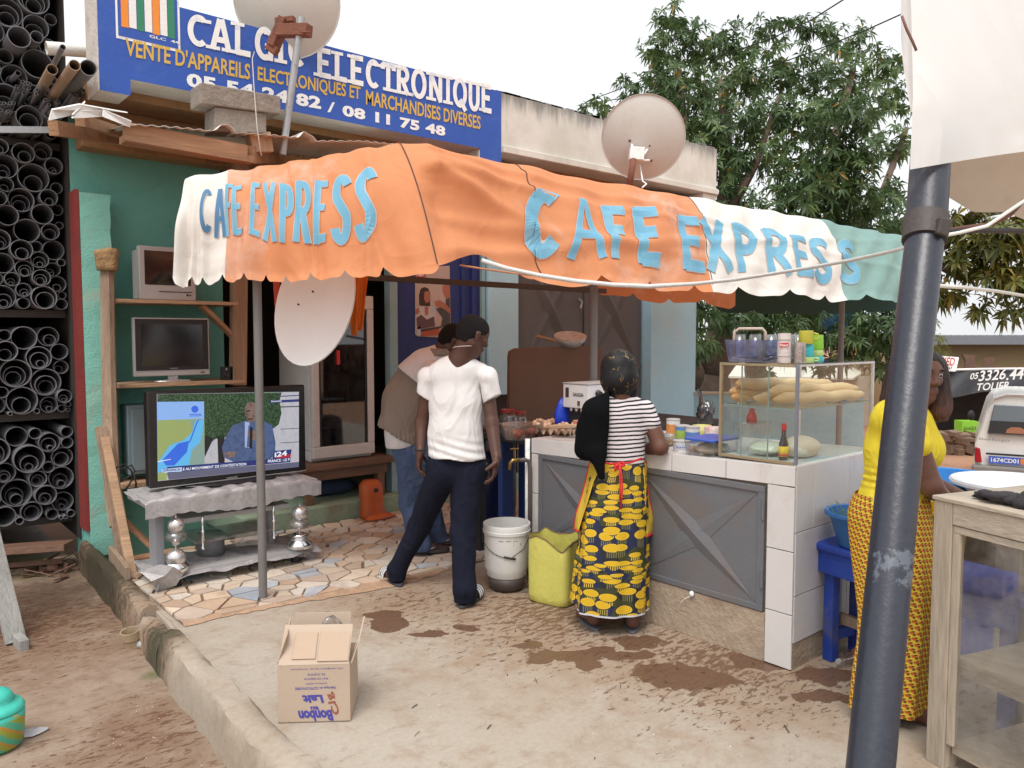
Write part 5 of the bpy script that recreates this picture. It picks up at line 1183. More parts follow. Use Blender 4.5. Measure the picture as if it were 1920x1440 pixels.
# ================================================================== COUNTER
CX = 3.386
def ztop(y): return .985 - .026 * (y - 1.9)
m_wt = pm('white_counter_tile', (.64, .615, .605), .22, .05, 4, .03, 60, (.42, .33, .25), 2.2, .5, objvar=.03, spec=.6)
m_cem = pm('cement_render', (.37, .29, .215), .92, .3, 5, .45, 40, (.20, .125, .08), 3, .7)
m_core = pm('counter_core', (.17, .13, .10), .9, .3, 6, .3)
cn = thing('tiled_counter', 'white tiled serving counter with grey folded steel doors and a cement base', 'counter', (3.85, 2.8, 0))
CXB, CY0, CY1 = 4.30, 1.90, 3.75
def slab4(x0, x1, y0, y1, za, zb):
 mb = MB(); P = [(x0, y0), (x1, y0), (x1, y1), (x0, y1)]
 return mb.add([(x, y, za(y)) for x, y in P] + [(x, y, zb(y)) for x, y in P], [(0, 3, 2, 1), (4, 5, 6, 7), (0, 1, 5, 4), (1, 2, 6, 5), (2, 3, 7, 6), (3, 0, 4, 7)])
obj('core', slab4(CX + .012, CXB, CY0 + .012, CY1 - .01, lambda y: .0, lambda y: ztop(y) - .012), m_core, cn)
m_top = pm('counter_top_tile', (.50, .46, .44), .3, .15, 6, .05, 60, (.30, .22, .17), 4, .7, objvar=.04)
for i in range(3):
 for j in range(6):
  x0, x1 = CX + .003 + (CXB - CX) * i / 3, CX + (CXB - CX) * (i + 1) / 3 - .003; y0, y1 = CY0 + (CY1 - CY0) * j / 6 + .0015, CY0 + (CY1 - CY0) * (j + 1) / 6 - .0015
  obj('tile', slab4(x0, x1, y0, y1, lambda y: ztop(y) - .011, lambda y: ztop(y) - .0005), m_top, cn)
def ftile(y0, y1, za0, za1, zb0, zb1, mat=None):
 g = .0022; pr_ = rnd.uniform(0, .0025)
 P = [(CX - pr_, y0 + g, za0 + g), (CX - pr_, y1 - g, za1 + g), (CX - pr_, y1 - g, zb1 - g), (CX - pr_, y0 + g, zb0 - g)]
 obj('tile', MB().prism([V3(*p) for p in P], (.011, 0, 0)), mat or m_wt, cn, bevel=.0015)
ye = [1.90, 2.28, 2.62, 2.96, 3.34, 3.75]
for a, b in zip(ye, ye[1:]): ftile(a, b, ztop(a) - .098, ztop(b) - .098, ztop(a), ztop(b))
zc = [.0, .27, .575, ztop(1.9) - .10]
for a, b in zip(zc, zc[1:]): ftile(1.90, 2.045, a + .004 * (a == 0), a + .004 * (a == 0), b, b)
zc = [.0, .28, .58, ztop(3.7) - .10]
for a, b in zip(zc, zc[1:]): ftile(3.685, 3.75, a, a, b, b)
for i, (x0, x1) in enumerate(((CX + .012, 3.56), (3.56, 3.92), (3.92, CXB))):
 for j, (a, b) in enumerate(((.13, .36), (.36, .665), (.665, .984))):
  if i == 0 and j < 2: x1_ = 3.74
  else: x1_ = x1
  if i == 1 and j < 2: x0_ = 3.74
  else: x0_ = x0
  obj('tile', MB().box((x0_ + .002, CY0 - .001 * (j % 2), a + .002), (x1_ - .002, CY0 + .0115, b - .002)), m_wt, cn, bevel=.0015)
obj('end_base', MB().box((CX + .01, CY0 + .005, 0), (CXB, CY0 + .0115, .128)), m_cem, cn)
obj('base', MB().box((CX - .002, 2.046, 0), (CX + .0115, 3.684, .245)), m_cem, cn, bevel=.003)
m_sd = pm('grey_steel_paint', (.135, .138, .152), .48, .12, 3, .08, 60, (.17, .12, .09), 3.5, .6, spec=.45)
def steel_door(y0, y1, z0, z1):
 d = obj('door', MB().box((CX + .001, y0 + .035, z0 + .03), (CX + .0115, y1 - .035, z1 - .03)), m_sd, cn, label='grey folded steel counter door')
 mb = MB(); creased(mb, (CX + .0005, y1 - .04, z0 + .035), (0, y0 - y1 + .08, 0), (0, 0, z1 - z0 - .07), (-1, 0, 0), .018)
 obj('crease', mb, m_sd, d)
 obj('door_frame', MB().box((CX - .008, y0, z0), (CX + .011, y1, z0 + .03)).box((CX - .008, y0, z1 - .03), (CX + .011, y1, z1)).box((CX - .007, y0, z0 + .03), (CX + .011, y0 + .035, z1 - .03)).box((CX - .007, y1 - .035, z0 + .03), (CX + .011, y1, z1 - .03)), m_sd, d, bevel=.002)
 for z in (z0 + .12, z1 - .16): obj('hinge', MB().lathe((CX - .012, y0 + .004, z), [(.008, 0), (.008, .09)], 8), m_sd, d)
steel_door(2.056, 2.86, .25, .868); steel_door(2.87, 3.675, .25, .845)
obj('padlock', MB().ell((CX - .012, 2.47, .235), (.012, .014, .016), 10, 8), m_white, cn, smooth=True)
obj('padlock_cord', MB().tube([(CX - .012, 2.47, .225), (CX - .02, 2.51, .20), (CX - .015, 2.54, .17)], .002, 5), m_white, cn)
tp = thing('water_tap', 'brass garden tap on a dark standpipe at the left end of the counter', 'tap', (3.30, 3.68, 0))
m_brass = pm('brass', (.40, .27, .10), .35, .15, 8, .05, metal=.9); m_dpipe = pm('dark_pipe', (.12, .10, .09), .5, .2, 6, .1)
obj('standpipe', MB().tube([(3.36, 3.735, 0), (3.36, 3.735, .75), (3.355, 3.74, .79), (3.33, 3.75, .80), (3.29, 3.765, .80)], .014, 10), m_dpipe, tp, smooth=True)
obj('waste_pipe', MB().tube([(3.375, 3.775, 0), (3.375, 3.775, .93)], .017, 10), m_white, tp, smooth=True)
obj('spout', MB().tube([(3.29, 3.765, .80), (3.25, 3.78, .80), (3.235, 3.785, .785), (3.23, 3.787, .74)], [.013, .014, .012, .010], 10), m_brass, tp, smooth=True)
obj('tap_stem', MB().tube([(3.262, 3.775, .80), (3.262, 3.775, .87)], .008, 8), m_brass, tp); obj('tap_handle', MB().beam((3.235, 3.785, .875), (3.29, 3.765, .875), .012, .008), m_brass, tp, bevel=.002)
bt = thing('work_table', 'dark work table against the brown board behind the counter', 'table', (4.5, 4.3, 0))
obj('top', MB().box((3.50, 3.83, .86), (5.6, 4.52, .90)), m_matblk, bt); 
for x in (3.54, 5.55): 
 for y in (3.87, 4.48): obj('leg', MB().box((x - .03, y - .03, 0), (x + .03, y + .03, .859)), m_matblk, bt)
bo = [onY(u, v, 4.6) for u, v in [(955, 790), (956, 668), (958, 658), (968, 653), (1040, 651), (1118, 648), (1126, 651), (1129, 660), (1130, 790)]]
obj('brown_board', MB().prism(bo, (0, .035, 0)), pm('brown_hardboard', (.14, .066, .036), .65, .22, 2.5, .12, 60, (.10, .05, .03), 2.2, .6), bevel=.006, label='upright brown board with rounded corners behind the coffee machine', cat='board')
pc = onY(1065, 640, 4.62); pn = thing('saucepan', 'dented aluminium saucepan with dark handle resting on the top of the brown board', 'saucepan', pc + V3(0, 0, -.05))
obj('bowl', MB().lathe(pc + V3(.02, 0, -.035), [(.02, 0), (.09, .006), (.125, .05), (.135, .085), (.13, .085), (.118, .05), (.02, .012)], 26, nz(V3(-.18, -.25, 1))), pm('hammered_aluminium', (.66, .65, .64), .3, .25, 40, .9, 90, (.10, .07, .05), 22, .55, metal=.35), pn, smooth=True)
obj('handle', MB().beam(onY(1042, 639, 4.62), onY(1007, 630, 4.60), .022, .022), m_timber, pn, bevel=.004)
m_enam = pm('white_enamel', (.62, .61, .62), .35, .05, 5, .03)
cm = thing('coffee_machine', 'white box coffee machine with black knob and chrome underside behind the counter', 'coffee machine', (3.95, 3.72, .93))
mx0, mx1, my0, my1 = 3.72, 4.12, 3.565, 3.80
obj('housing', MB().box((mx0, my0, 1.115), (mx1, my1, 1.275)), m_enam, cm, bevel=.005)
obj('front_lip', MB().box((mx0 - .004, my0 - .004, 1.277), (mx1 + .003, my1 + .003, 1.283)), m_silv, cm)
obj('vent', MB().box((mx0 - .003, 3.745, 1.185), (mx0 - .0005, 3.775, 1.25)), pm('brown_vent', (.06, .03, .03), .5), cm)
lettering('lettering', 'GAGGIA', (mx0 - .003, 3.705, 1.195), (0, -.10, 0), (0, 0, .024), m_matblk, cm, .02)
obj('switch', MB().box((mx0 - .006, 3.64, 1.135), (mx0 - .0005, 3.66, 1.165)), pm('switch_brown', (.10, .04, .04), .4), cm)
obj('knob', MB().lathe((3.81, my0 - .001, 1.215), [(.024, 0), (.024, .012), (.017, .02), (.017, .03)], 18, (0, -1, 0)), m_black, cm, smooth=True, angle=40)
obj('base', MB().box((mx0 + .05, my0 + .03, ztop(3.6)), (mx1 - .02, my1, 1.113)), m_matblk, cm)
for k in range(4): obj('brew_valve', MB().lathe((mx0 + .03, 3.60 + .05 * k, 1.09), [(.012, 0), (.014, .012), (.014, .024)], 10), m_chrome, cm, smooth=True)
obj('drip_tray', MB().box((mx0 - .0, my0 + .02, ztop(3.6)), (mx0 + .05, my1, ztop(3.6) + .03)), m_silv, cm)
def CT(u, v, x=None):
 p = onZ(u, v, .95)
 for _ in range(4): p = onZ(u, v, ztop(p[1]))
 return p
bb = onY(1062, 775, 3.9)
obj('blue_bag', blob(onY(1063, 772, 3.84) + V3(0, 0, -.01), (.10, .05, .13), .18, 6, 4), pm('blue_plastic', (.01, .05, .55), .35, .15, 5, .15, 20, trans=.1), smooth=True, label='bright blue plastic bag beside the coffee machine', cat='bag')
ep = CT(1032, 815); et = thing('egg_tray', 'grey brown cardboard egg tray of eggs and shells at the counter corner', 'egg tray', ep)
m_pulp = pm('egg_pulp', (.36, .24, .17), .9, .2, 12, .4, 90); m_egg = pm('egg_shell', (.58, .36, .24), .5, .1, 8, .05)
ed = nz(V3(.35, -1, 0)); ew = V3(-ed[1], ed[0], 0)
def tray(s, q): return ep + ew * (.05 - .26 * s) * -1 + ed * (.16 * (2 * q - 1)) + V3(0, 0, .022 + .018 * math.cos(s * math.pi * 10) * math.cos(q * math.pi * 12))
obj('tray', MB().grid(tray, 60, 60), m_pulp, et, smooth=True)
rb = random.Random(8)
for i in range(5):
 for j in range(6):
  if rb.random() < .45: continue
  p = np.array(tray((i + .5) / 5, (j + .5) / 6)); obj('egg', MB().ell(p + V3(0, 0, .025 + rb.uniform(-.008, .01)), (.019, .019, .024), 10, 7), m_egg, et, smooth=True)
for i in range(7):
 p = np.array(tray(rb.random(), rb.random())); obj('shell', MB().lathe(p + V3(0, 0, .045), [(.003, -.014), (.012, -.010), (.018, 0), (.016, 0), (.010, -.008)], 9, nz(V3(rb.uniform(-1, 1), rb.uniform(-1, 1), rb.uniform(.2, 1)))), m_egg, et, smooth=True)
tbp = onY(976, 806, 3.95); m_clear = glass('clear_plastic', (.86, .88, .90), .10, .12, .28)
tbb = thing('plastic_tub', 'clear plastic tub of tomatoes and onions beside the egg tray', 'tub', (tbp[0], tbp[1], .905))
obj('tub', MB().lathe((tbp[0], tbp[1], .905), [(.095, 0), (.125, .10), (.135, .105), (.12, .102), (.09, .008)], 28, sx=1.25), m_clear, tbb, smooth=True)
for i in range(9): obj('vegetable', MB().ell((tbp[0] + rb.uniform(-.08, .08), tbp[1] + rb.uniform(-.06, .06), .935 + rb.uniform(0, .02)), rb.uniform(.02, .028), 10, 7), pm('tomato' if i % 3 else 'onion', (.45, .07, .03) if i % 3 else (.40, .22, .15), .4), tbb, smooth=True)
obj('shelf_plank', MB().beam(onY(1033, 799, 3.7), onY(1088, 798, 3.5), .10, .014), m_ply, label='thin pale board lying over the egg tray towards the shawl', cat='board')
obj('red_packet', MB().obox(onY(1082, 793, 3.58), (.02, 0, 0), (0, .02, 0), (0, 0, .018)), pm('red_white_card', (.5, .20, .16), .6, .5, 60), bevel=.003, label='small red and white packet on the pale board', cat='packet')
for (u, v, h, r, lab) in ((953, 792, .14, .065, 'larger glass jar with red lid on the dark work table'), (975, 788, .12, .05, 'smaller glass jar with red lid on the dark work table')):
 p = onY(u, v, 4.3); j = thing('glass_jar', lab, 'jar', (p[0], p[1], .90), 'glass jars on the work table')
 obj('glass', MB().lathe((p[0], p[1], .901), [(r, 0), (r * 1.03, .01), (r * 1.03, h - .03), (r * .8, h)], 20), m_clear, j, smooth=True); obj('lid', MB().lathe((p[0], p[1], .903 + h), [(r * .85, 0), (r * .85, .022), (r * .8, .025)], 20), pm('jar_red', (.28, .03, .03), .4), j, smooth=True, angle=40)
for i, (u, v) in enumerate(((948, 800), (962, 800), (972, 801))):
 p = onY(u, v, 4.1); obj('drinking_glass', MB().lathe((p[0], p[1], .901), [(.02, 0), (.028, .07), (.026, .07), (.018, .004)], 14), m_clear, smooth=True, label=['leftmost', 'middle', 'rightmost'][i] + ' small glass of the row before the jars', cat='glass', group='small glasses before the jars')
p = onY(1020, 790, 4.2); fp = thing('frying_pan', 'black frying pan on the dark work table', 'frying pan', (p[0], p[1], .9)); obj('pan', MB().lathe((p[0], p[1], .901), [(.09, 0), (.125, .04), (.12, .04), (.085, .006)], 22), m_black, fp, smooth=True); obj('handle', MB().beam((p[0] + .12, p[1], .94), (p[0] + .3, p[1] - .04, .955), .02, .012), m_black, fp)
p = CT(1230, 834); 
for i in range(4):
 obj('plate', MB().lathe((p[0] + rb.uniform(-.01, .01), p[1] + rb.uniform(-.01, .01), p[2] + .002 + .014 * i), [(.02, 0), (.07, .002), (.115, .014), (.113, .017), (.07, .006), (.02, .004)], 26), glass('plate_glass', (.75, .84, .82), .22, .06, .25), smooth=True, label=['lowest glass plate of the stack by the woman', 'second glass plate up in the stack by the woman', 'third glass plate up in the stack by the woman', 'topmost glass plate of the stack by the woman'][i], cat='plate', group='stack of glass plates')
p = CT(1212, 838); obj('saucer', MB().lathe((p[0] - .02, p[1] - .02, p[2] + .001), [(.02, 0), (.07, .003), (.10, .014), (.098, .017), (.06, .006)], 26), glass('plate_glass'), smooth=True, label='glass saucer at the counter edge beside the woman\'s elbow', cat='saucer')
def tin(u, v, r, h, mat, label, band=None, name='tin', cat='tin', lidm=None, txt=None):
 p = CT(u, v); t = thing(name, label, cat, p)
 obj('body', MB().lathe(p, [(r, 0), (r, h)], 24), mat, t, smooth=True, angle=40)
 if band is not None: obj('label_band', MB().lathe(p, [(r + .001, h * .25), (r + .001, h * .8)], 24), band, t, smooth=True, angle=40)
 obj('lid', MB().lathe(p + V3(0, 0, h), [(r * 1.03, 0), (r * 1.03, .008), (r * .95, .01)], 24), lidm or m_silv, t, smooth=True, angle=40)
 if txt:
  d = nz(CP * (1, 1, 0) - p * (1, 1, 0)); s_ = V3(-d[1], d[0], 0) * -1; s_ = -s_ if s_ @ RT < 0 else s_
  lettering('lettering', txt, p + d * (r + .004) - s_ * r * .6 + V3(0, 0, h * .45), s_ * r * 1.2, V3(0, 0, h * .14), pm('label_ink', (.03, .06, .35), .5), t, .02)
 return t
m_tinw = pm('tin_white', (.62, .62, .62), .35, .1); m_tinb = pm('tin_blue', (.10, .22, .50), .4, .3, 30); m_ting = pm('tin_green', (.30, .42, .08), .4, .5, 40)
tin(1262, 822, .042, .115, m_tinw, 'tall pale tin with an orange label, furthest back of the tins', pm('tin_orange', (.55, .22, .06), .4, .5, 40))
tin(1279, 831, .043, .10, m_tinb, 'blue tin with a green and yellow label beside the plates', m_ting)
tin(1278, 845, .046, .05, m_tinw, 'low white and blue tin in front of the blue tin', pm('tin_band', (.50, .52, .58), .4), txt='lait')
tin(1298, 838, .040, .11, m_tinw, 'white tin with blue print left of the yellow cup', m_tinb)
p = CT(1316, 832); yc = thing('yellow_cup', 'pale yellow plastic cup on the counter behind the clear tub', 'cup', p); obj('cup', MB().lathe(p, [(.04, 0), (.055, .11), (.051, .11), (.037, .006)], 24), pm('pale_yellow_plastic', (.62, .56, .20), .4, .05, trans=.15), yc, smooth=True)
p = CT(1336, 836); obj('milk_tin', MB().lathe(p, [(.05, 0), (.05, .105), (.046, .11)], 22), pm('milk_tin_red', (.55, .45, .42), .4, .6, 18, 0, 1, (.45, .04, .04), 14, .9), smooth=True, angle=40, label='red and white tin behind the yellow cup', cat='tin')
p = CT(1312, 850)
mb = MB(); 
for i in range(7): mb.add(*(lambda b: (b.v, b.f))(blob(CT(1276 + i * 6 + 8, 845 + rb.uniform(-3, 3)) + V3(0, 0, .012), (.03, .018, .014), .25, 5, 20 + i, 10, 7)))
obj('ginger', mb, pm('ginger_root', (.40, .22, .15), .8, .3, 14, .4), smooth=True, kind='stuff', label='heap of pinkish roots on the counter before the clear tub', cat='roots')
def rbox(c, sx, sy, h, r=.025, taper=1.08, n=6):
 P = []
 for cx_, cy_, a0 in ((1, 1, 0), (-1, 1, 90), (-1, -1, 180), (1, -1, 270)):
  for i in range(n + 1): a = math.radians(a0 + 90 * i / n); P.append((cx_ * (sx - r) + r * math.cos(a), cy_ * (sy - r) + r * math.sin(a)))
 k = len(P); mb = MB(); mb.v = [(c[0] + x, c[1] + y, c[2]) for x, y in P] + [(c[0] + x * taper, c[1] + y * taper, c[2] + h) for x, y in P]
 mb.f = [(i, (i + 1) % k, (i + 1) % k + k, i + k) for i in range(k)] + [tuple(range(k - 1, -1, -1))]; return mb, [(c[0] + x * taper, c[1] + y * taper) for x, y in P]
p = CT(1340, 855) + V3(.06, .06, .001); fb_ = thing('food_box', 'clear food box with a blue lid on the counter beside the glass case', 'food box', p)
mb, rim = rbox(p, .12, .09, .075); obj('tub', mb, m_clear, fb_, smooth=True, angle=50)
mb = MB().prism([V3(x, y, p[2] + .076) for x, y in rim], (0, 0, .012)); obj('lid', mb, pm('blue_lid', (.04, .10, .45), .35, .05, trans=.1), fb_, bevel=.003)
obj('contents', blob(p + V3(0, 0, .03), (.10, .07, .028), .2, 5, 31), pm('pale_batter', (.55, .46, .33), .7, .3, 20), fb_, smooth=True)
obj('black_bag', blob(CT(1338, 820) + V3(.02, .08, .13), (.065, .05, .085), .30, 8, 41, 30, 20), pm('black_bag_film', (.012, .012, .014), .15, .1, 8, .5, 14, spec=.9), smooth=True, label='crumpled black plastic bag behind the tins', cat='bag')
obj('black_bag_tie', MB().tube([CT(1333, 800) + V3(.02, .1, .14), CT(1331, 790) + V3(.02, .1, .19), CT(1327, 785) + V3(.02, .1, .21)], [.02, .012, .02], 8), pm('black_bag_film', (0, 0, 0)), smooth=True, label='knotted tip of the black bag', cat='bag tip')
# ---- glass case with bread
gx0, gx1, gy0, gy1, gz0, gz1 = 3.415, 4.20, 1.915, 2.345, ztop(2.1) + .004, 1.462
gc = thing('glass_case', 'glass display case with aluminium frame and one shelf on the counter end', 'display case', ((gx0 + gx1) / 2, (gy0 + gy1) / 2, gz0))
m_alu = pm('gold_aluminium', (.42, .34, .22), .35, .1, 8, .03, metal=.75); m_alu2 = pm('grey_aluminium', (.26, .29, .36), .35, .1, 8, .03, metal=.7)
m_gl = glass('case_glass', (.965, .985, .98), .03, .01, .02)
obj('base', MB().box((gx0, gy0, gz0), (gx1, gy1, gz0 + .006)), pm('case_floor', (.60, .66, .63), .2, .05), gc)
obj('frame', MB().box((gx0 - .006, gy1 - .014, gz0), (gx0 + .012, gy1, gz1)).box((gx0 - .006, gy0 + .012, gz0), (gx0 + .012, gy1 - .0145, gz0 + .014)).box((gx0 - .006, gy0 + .012, gz1 - .012), (gx0 + .012, gy1 - .0145, gz1)), m_alu, gc, bevel=.002)
obj('frame', MB().box((gx0 - .003, gy0 - .003, gz0 + .002), (gx0 + .012, gy0 + .0115, gz1)), m_alu2, gc, bevel=.002, label='grey corner upright')
for b_ in (((gx1 - .012, gy0, gz0), (gx1, gy0 + .012, gz1)), ((gx1 - .012, gy1 - .012, gz0), (gx1, gy1, gz1)), ((gx0 + .012, gy0, gz1 - .01), (gx1 - .0125, gy0 + .01, gz1))): obj('frame', MB().box(*b_), pm('pale_aluminium', (.62, .63, .64), .35, .1, metal=.6), gc)
obj('top_pane', MB().box((gx0, gy0, gz1 + .0005), (gx1, gy1, gz1 + .006)), m_gl, gc)
obj('side_pane', MB().box((gx0 + .013, gy0 + .003, gz0 + .007), (gx1 - .013, gy0 + .008, gz1 - .0105)), m_gl, gc)
obj('side_pane', MB().box((gx0 + .013, gy1 - .008, gz0 + .007), (gx1 - .013, gy1 - .003, gz1 - .001)), m_gl, gc)
obj('end_pane', MB().box((gx1 - .008, gy0 + .013, gz0 + .007), (gx1 - .003, gy1 - .013, gz1 - .001)), m_gl, gc)
ym = (gy0 + gy1) / 2
obj('sliding_pane', MB().box((gx0 + .001, gy0 + .013, gz0 + .015), (gx0 + .005, ym + .09, gz1 - .013)), m_gl, gc); obj('sliding_pane', MB().box((gx0 + .007, ym - .06, gz0 + .015), (gx0 + .011, gy1 - .0145, gz1 - .013)), m_gl, gc)
for y in (ym + .09, ym - .06): obj('pane_edge', MB().box((gx0 + .0015, y - .0012, gz0 + .016), (gx0 + .0105, y + .0012, gz1 - .0135)), pm('glass_edge', (.20, .30, .28), .2), gc)
SZ = 1.252
obj('glass_shelf', MB().box((gx0 + .014, gy0 + .012, SZ - .006), (gx1 - .014, gy1 - .012, SZ)), m_gl, gc); obj('shelf_edge', MB().box((gx0 + .0125, gy0 + .012, SZ - .0055), (gx0 + .0138, gy1 - .012, SZ - .0005)), pm('glass_edge', (.2, .3, .28)), gc); obj('shelf_edge', MB().box((gx0 + .014, gy0 + .0105, SZ - .0055), (gx1 - .014, gy0 + .0118, SZ - .0005)), pm('glass_edge', (.2, .3, .28)), gc)
def bread_mat():
 m, nt, b = _nodes('bread_crust'); co = coords(nt); n1 = noise(nt, co, 7, 5, .6); n2 = noise(nt, co, 60, 4, .7)
 ge = nd(nt, 'NewGeometry'); sp = nd(nt, 'SeparateXYZ'); nt.links.new(ge.outputs['Position'], sp.inputs[0])
 f = ramp(nt, mth(nt, 'ADD', sp.outputs[0], mth(nt, 'MULTIPLY', n1, .35)), 3.88, 3.52)
 c = mixc(nt, f, (.64, .46, .25), (.54, .25, .06)); c = mixc(nt, mth(nt, 'MULTIPLY', ramp(nt, n2, .5, .8), .4), c, (.72, .60, .42))
 nt.links.new(c, b.inputs['Base Color']); b.inputs['Roughness'].default_value = .6
 bn = nd(nt, 'Bump'); bn.inputs['Strength'].default_value = .25; bn.inputs['Distance'].default_value = .01; nt.links.new(n2, bn.inputs['Height']); nt.links.new(bn.outputs[0], b.inputs['Normal'])
 return m
m_bread = bread_mat()
def baguette(p, q, r, label, bend=.0, seed=0):
 p, q = np.asarray(p, float), np.asarray(q, float); d = q - p; pts, rs = [], []
 for i in range(25):
  t = i / 24; e = min(1, 9 * min(t, 1 - t) + .05) ** .42
  pts.append(p + d * t + V3(0, bend * math.sin(math.pi * t), .004 * math.sin(t * 21 + seed))); rs.append(r * e * (1 + .06 * math.sin(t * 34 + seed)))
 mb = MB().tube(pts, rs, 14); P = np.array(mb.v); c = P.mean(0); mb.v = P.tolist()
 o = obj('baguette', mb, m_bread, smooth=True, label=label, cat='bread', group='baguettes in the glass case'); return o
bl_ = [((3.45, 2.27, 1.355), (4.10, 2.10, 1.335), .036, 'uppermost baguette with the brownest end, laid across the pile'),
       ((3.44, 2.30, 1.312), (4.12, 2.25, 1.312), .034, 'baguette with a round brown end just under the uppermost one'),
       ((3.43, 2.28, 1.286), (4.08, 2.28, 1.286), .033, 'baguette lying lowest and furthest left on the shelf'),
       ((3.50, 2.20, 1.285), (4.15, 2.16, 1.285), .032, 'baguette lying on the shelf behind the front one'),
       ((3.50, 2.12, 1.322), (4.17, 1.99, 1.318), .034, 'long pale baguette on top nearest the right end'),
       ((3.52, 2.10, 1.286), (4.17, 1.96, 1.286), .033, 'pale baguette at the front edge of the shelf')]
for i, (a, b, r, l) in enumerate(bl_): baguette(a, b, r * .86, l, .02 * (-1) ** i, i)
p = V3(3.50, 2.03, gz0 + .007); sb = thing('sauce_bottle', 'small dark sauce bottle with red cap and yellow label inside the glass case', 'bottle', p)
obj('glass', MB().lathe(p, [(.026, 0), (.028, .01), (.027, .08), (.014, .12), (.012, .145)], 18, sy=.75), pm('dark_sauce', (.018, .008, .006), .1, .1, spec=.8), sb, smooth=True); obj('cap', MB().lathe(p + V3(0, 0, .146), [(.013, 0), (.012, .03), (.004, .035)], 14), pm('cap_red', (.50, .03, .02), .4), sb, smooth=True, angle=40)
obj('label_band', MB().lathe(p, [(.0285, .018), (.0290, .068)], 18, sy=.77), pm('label_yellow', (.72, .50, .02), .5, .1), sb, smooth=True); obj('label_stripe', MB().lathe(p, [(.0292, .02), (.0293, .034)], 18, sy=.78), pm('label_red', (.5, .1, .02), .5), sb, smooth=True)
p = V3(3.64, 2.04, gz0 + .007); obj('rice_bag', blob(p + V3(.03, 0, .045), (.13, .085, .055), .10, 5, 51, floor=p[2]), pm('rice_in_bag', (.66, .60, .46), .45, .12, 50, .2, 140, trans=.1), smooth=True, label='clear bag of pale flour lying in the glass case beside the sauce bottle', cat='bag')
obj('foil_bag', blob(V3(3.58, 2.18, gz0 + .042), (.10, .08, .035), .25, 8, 52, 26, 16, floor=gz0 + .007), pm('milky_film', (.60, .62, .50), .25, .2, 20, .4, 30, spec=.8), smooth=True, label='crumpled milky plastic bag at the back left of the glass case', cat='bag')
p = V3(3.60, 2.26, gz0 + .007); sbx = thing('storage_box', 'tall frosted plastic box with red bottles at the back of the glass case', 'box', p); mb, rim = rbox(p, .10, .05, .15); obj('tub', mb, m_clear, sbx, smooth=True, angle=50); obj('lid', MB().prism([V3(x, y, p[2] + .151) for x, y in rim], (0, 0, .008)), m_clear, sbx)
obj('red_bottle', MB().lathe(p + V3(-.02, 0, .161), [(.028, 0), (.026, .03), (.014, .055), (.012, .07)], 12), pm('ketchup', (.45, .03, .03), .3, .3, 20), smooth=True, label='short red bottle standing on the frosted box', cat='bottle')
TZ = gz1 + .0065
def top_at(u, v): return onZ(u, v, TZ)
trp = V3(3.53, 2.22, TZ); tr_ = thing('dish_rack', 'blue plastic rack of upturned clear glasses on top of the glass case', 'dish rack', trp)
mb, rim = rbox(trp, .10, .10, .11, .03, 1.15); obj('rack', mb, glass('blue_clear_plastic', (.42, .46, .80), .10, .12, .30), tr_, smooth=True, angle=50)
def mug(p, r, h, mat, label, handle=0, group='cups on top of the glass case', lid=None):
 t = thing('mug', label, 'cup', p, group); obj('cup', MB().lathe(p, [(r * .92, 0), (r, .01), (r * .92, h), (r * .84, h)], 22), mat, t, smooth=True, angle=50)
 if handle: obj('handle', MB().tube([p + V3(*(RT * handle * r * .95)) + V3(0, 0, h * .8), p + V3(*(RT * handle * (r + .022))) + V3(0, 0, h * .72), p + V3(*(RT * handle * (r + .024))) + V3(0, 0, h * .4), p + V3(*(RT * handle * r * .97)) + V3(0, 0, h * .25)], .005, 8), mat, t, smooth=True)
 return t
gq = [(1403, 672), (1418, 672), (1432, 674), (1446, 672), (1458, 674)]
for i, (u, v) in enumerate(gq):
 p = top_at(u, v); p = V3(p[0], min(max(p[1], gy0 + .05), gy1 - .04), TZ + .035)
 obj('drinking_glass', MB().lathe(V3(3.47 + .045 * i, 2.27 - .062 * i if i < 4 else 2.05, TZ + .012), [(.036, 0), (.028, .125), (.026, .125), (.033, .002)], 16), m_clear, smooth=True, label=['first', 'second', 'third', 'fourth', 'last'][i] + ' upturned clear glass counting from the left on the glass case', cat='glass', group='upturned glasses on the glass case')
obj('tray_handle', MB().tube([V3(3.44, 2.28, TZ + .03), V3(3.44, 2.28, TZ + .15), V3(3.45, 2.26, TZ + .165), V3(3.50, 2.16, TZ + .165), V3(3.51, 2.15, TZ + .15), V3(3.51, 2.15, TZ + .03)], .008, 8), pm('beige_plastic', (.50, .40, .33), .5), tr_, smooth=True)
mb = MB(); rb = random.Random(4)
for i in range(9):
 a = top_at(1436, 679) + V3(rb.uniform(-.03, .03), rb.uniform(0, .05), .008 + .003 * i); d = nz(V3(rb.uniform(-1, 1), rb.uniform(-.6, .6), .05)); mb.beam(a, a + d * .12, .014, .003)
obj('cutlery', mb, m_matblk, kind='stuff', label='small heap of dark cutlery on the edge of the glass case', cat='cutlery')
pt_ = [V3(3.515, 1.975, TZ)]
p = onX(1474, 679, 3.47); p = V3(3.47, p[1], TZ)
m_pinkw = pm('pinkish_white_plastic', (.66, .58, .56), .4, .04)
mg = mug(V3(3.46, 2.015, TZ), .033, .142, m_pinkw, 'tall pinkish white beaker stack with a red brand mark')
mgd = nz(CP * (1, 1, 0) - V3(3.46, 2.015, 0)); mgs = V3(mgd[1], -mgd[0], 0); mgs = mgs if mgs @ RT > 0 else -mgs
q_ = V3(3.46, 2.015, TZ + .075) + mgd * .0345
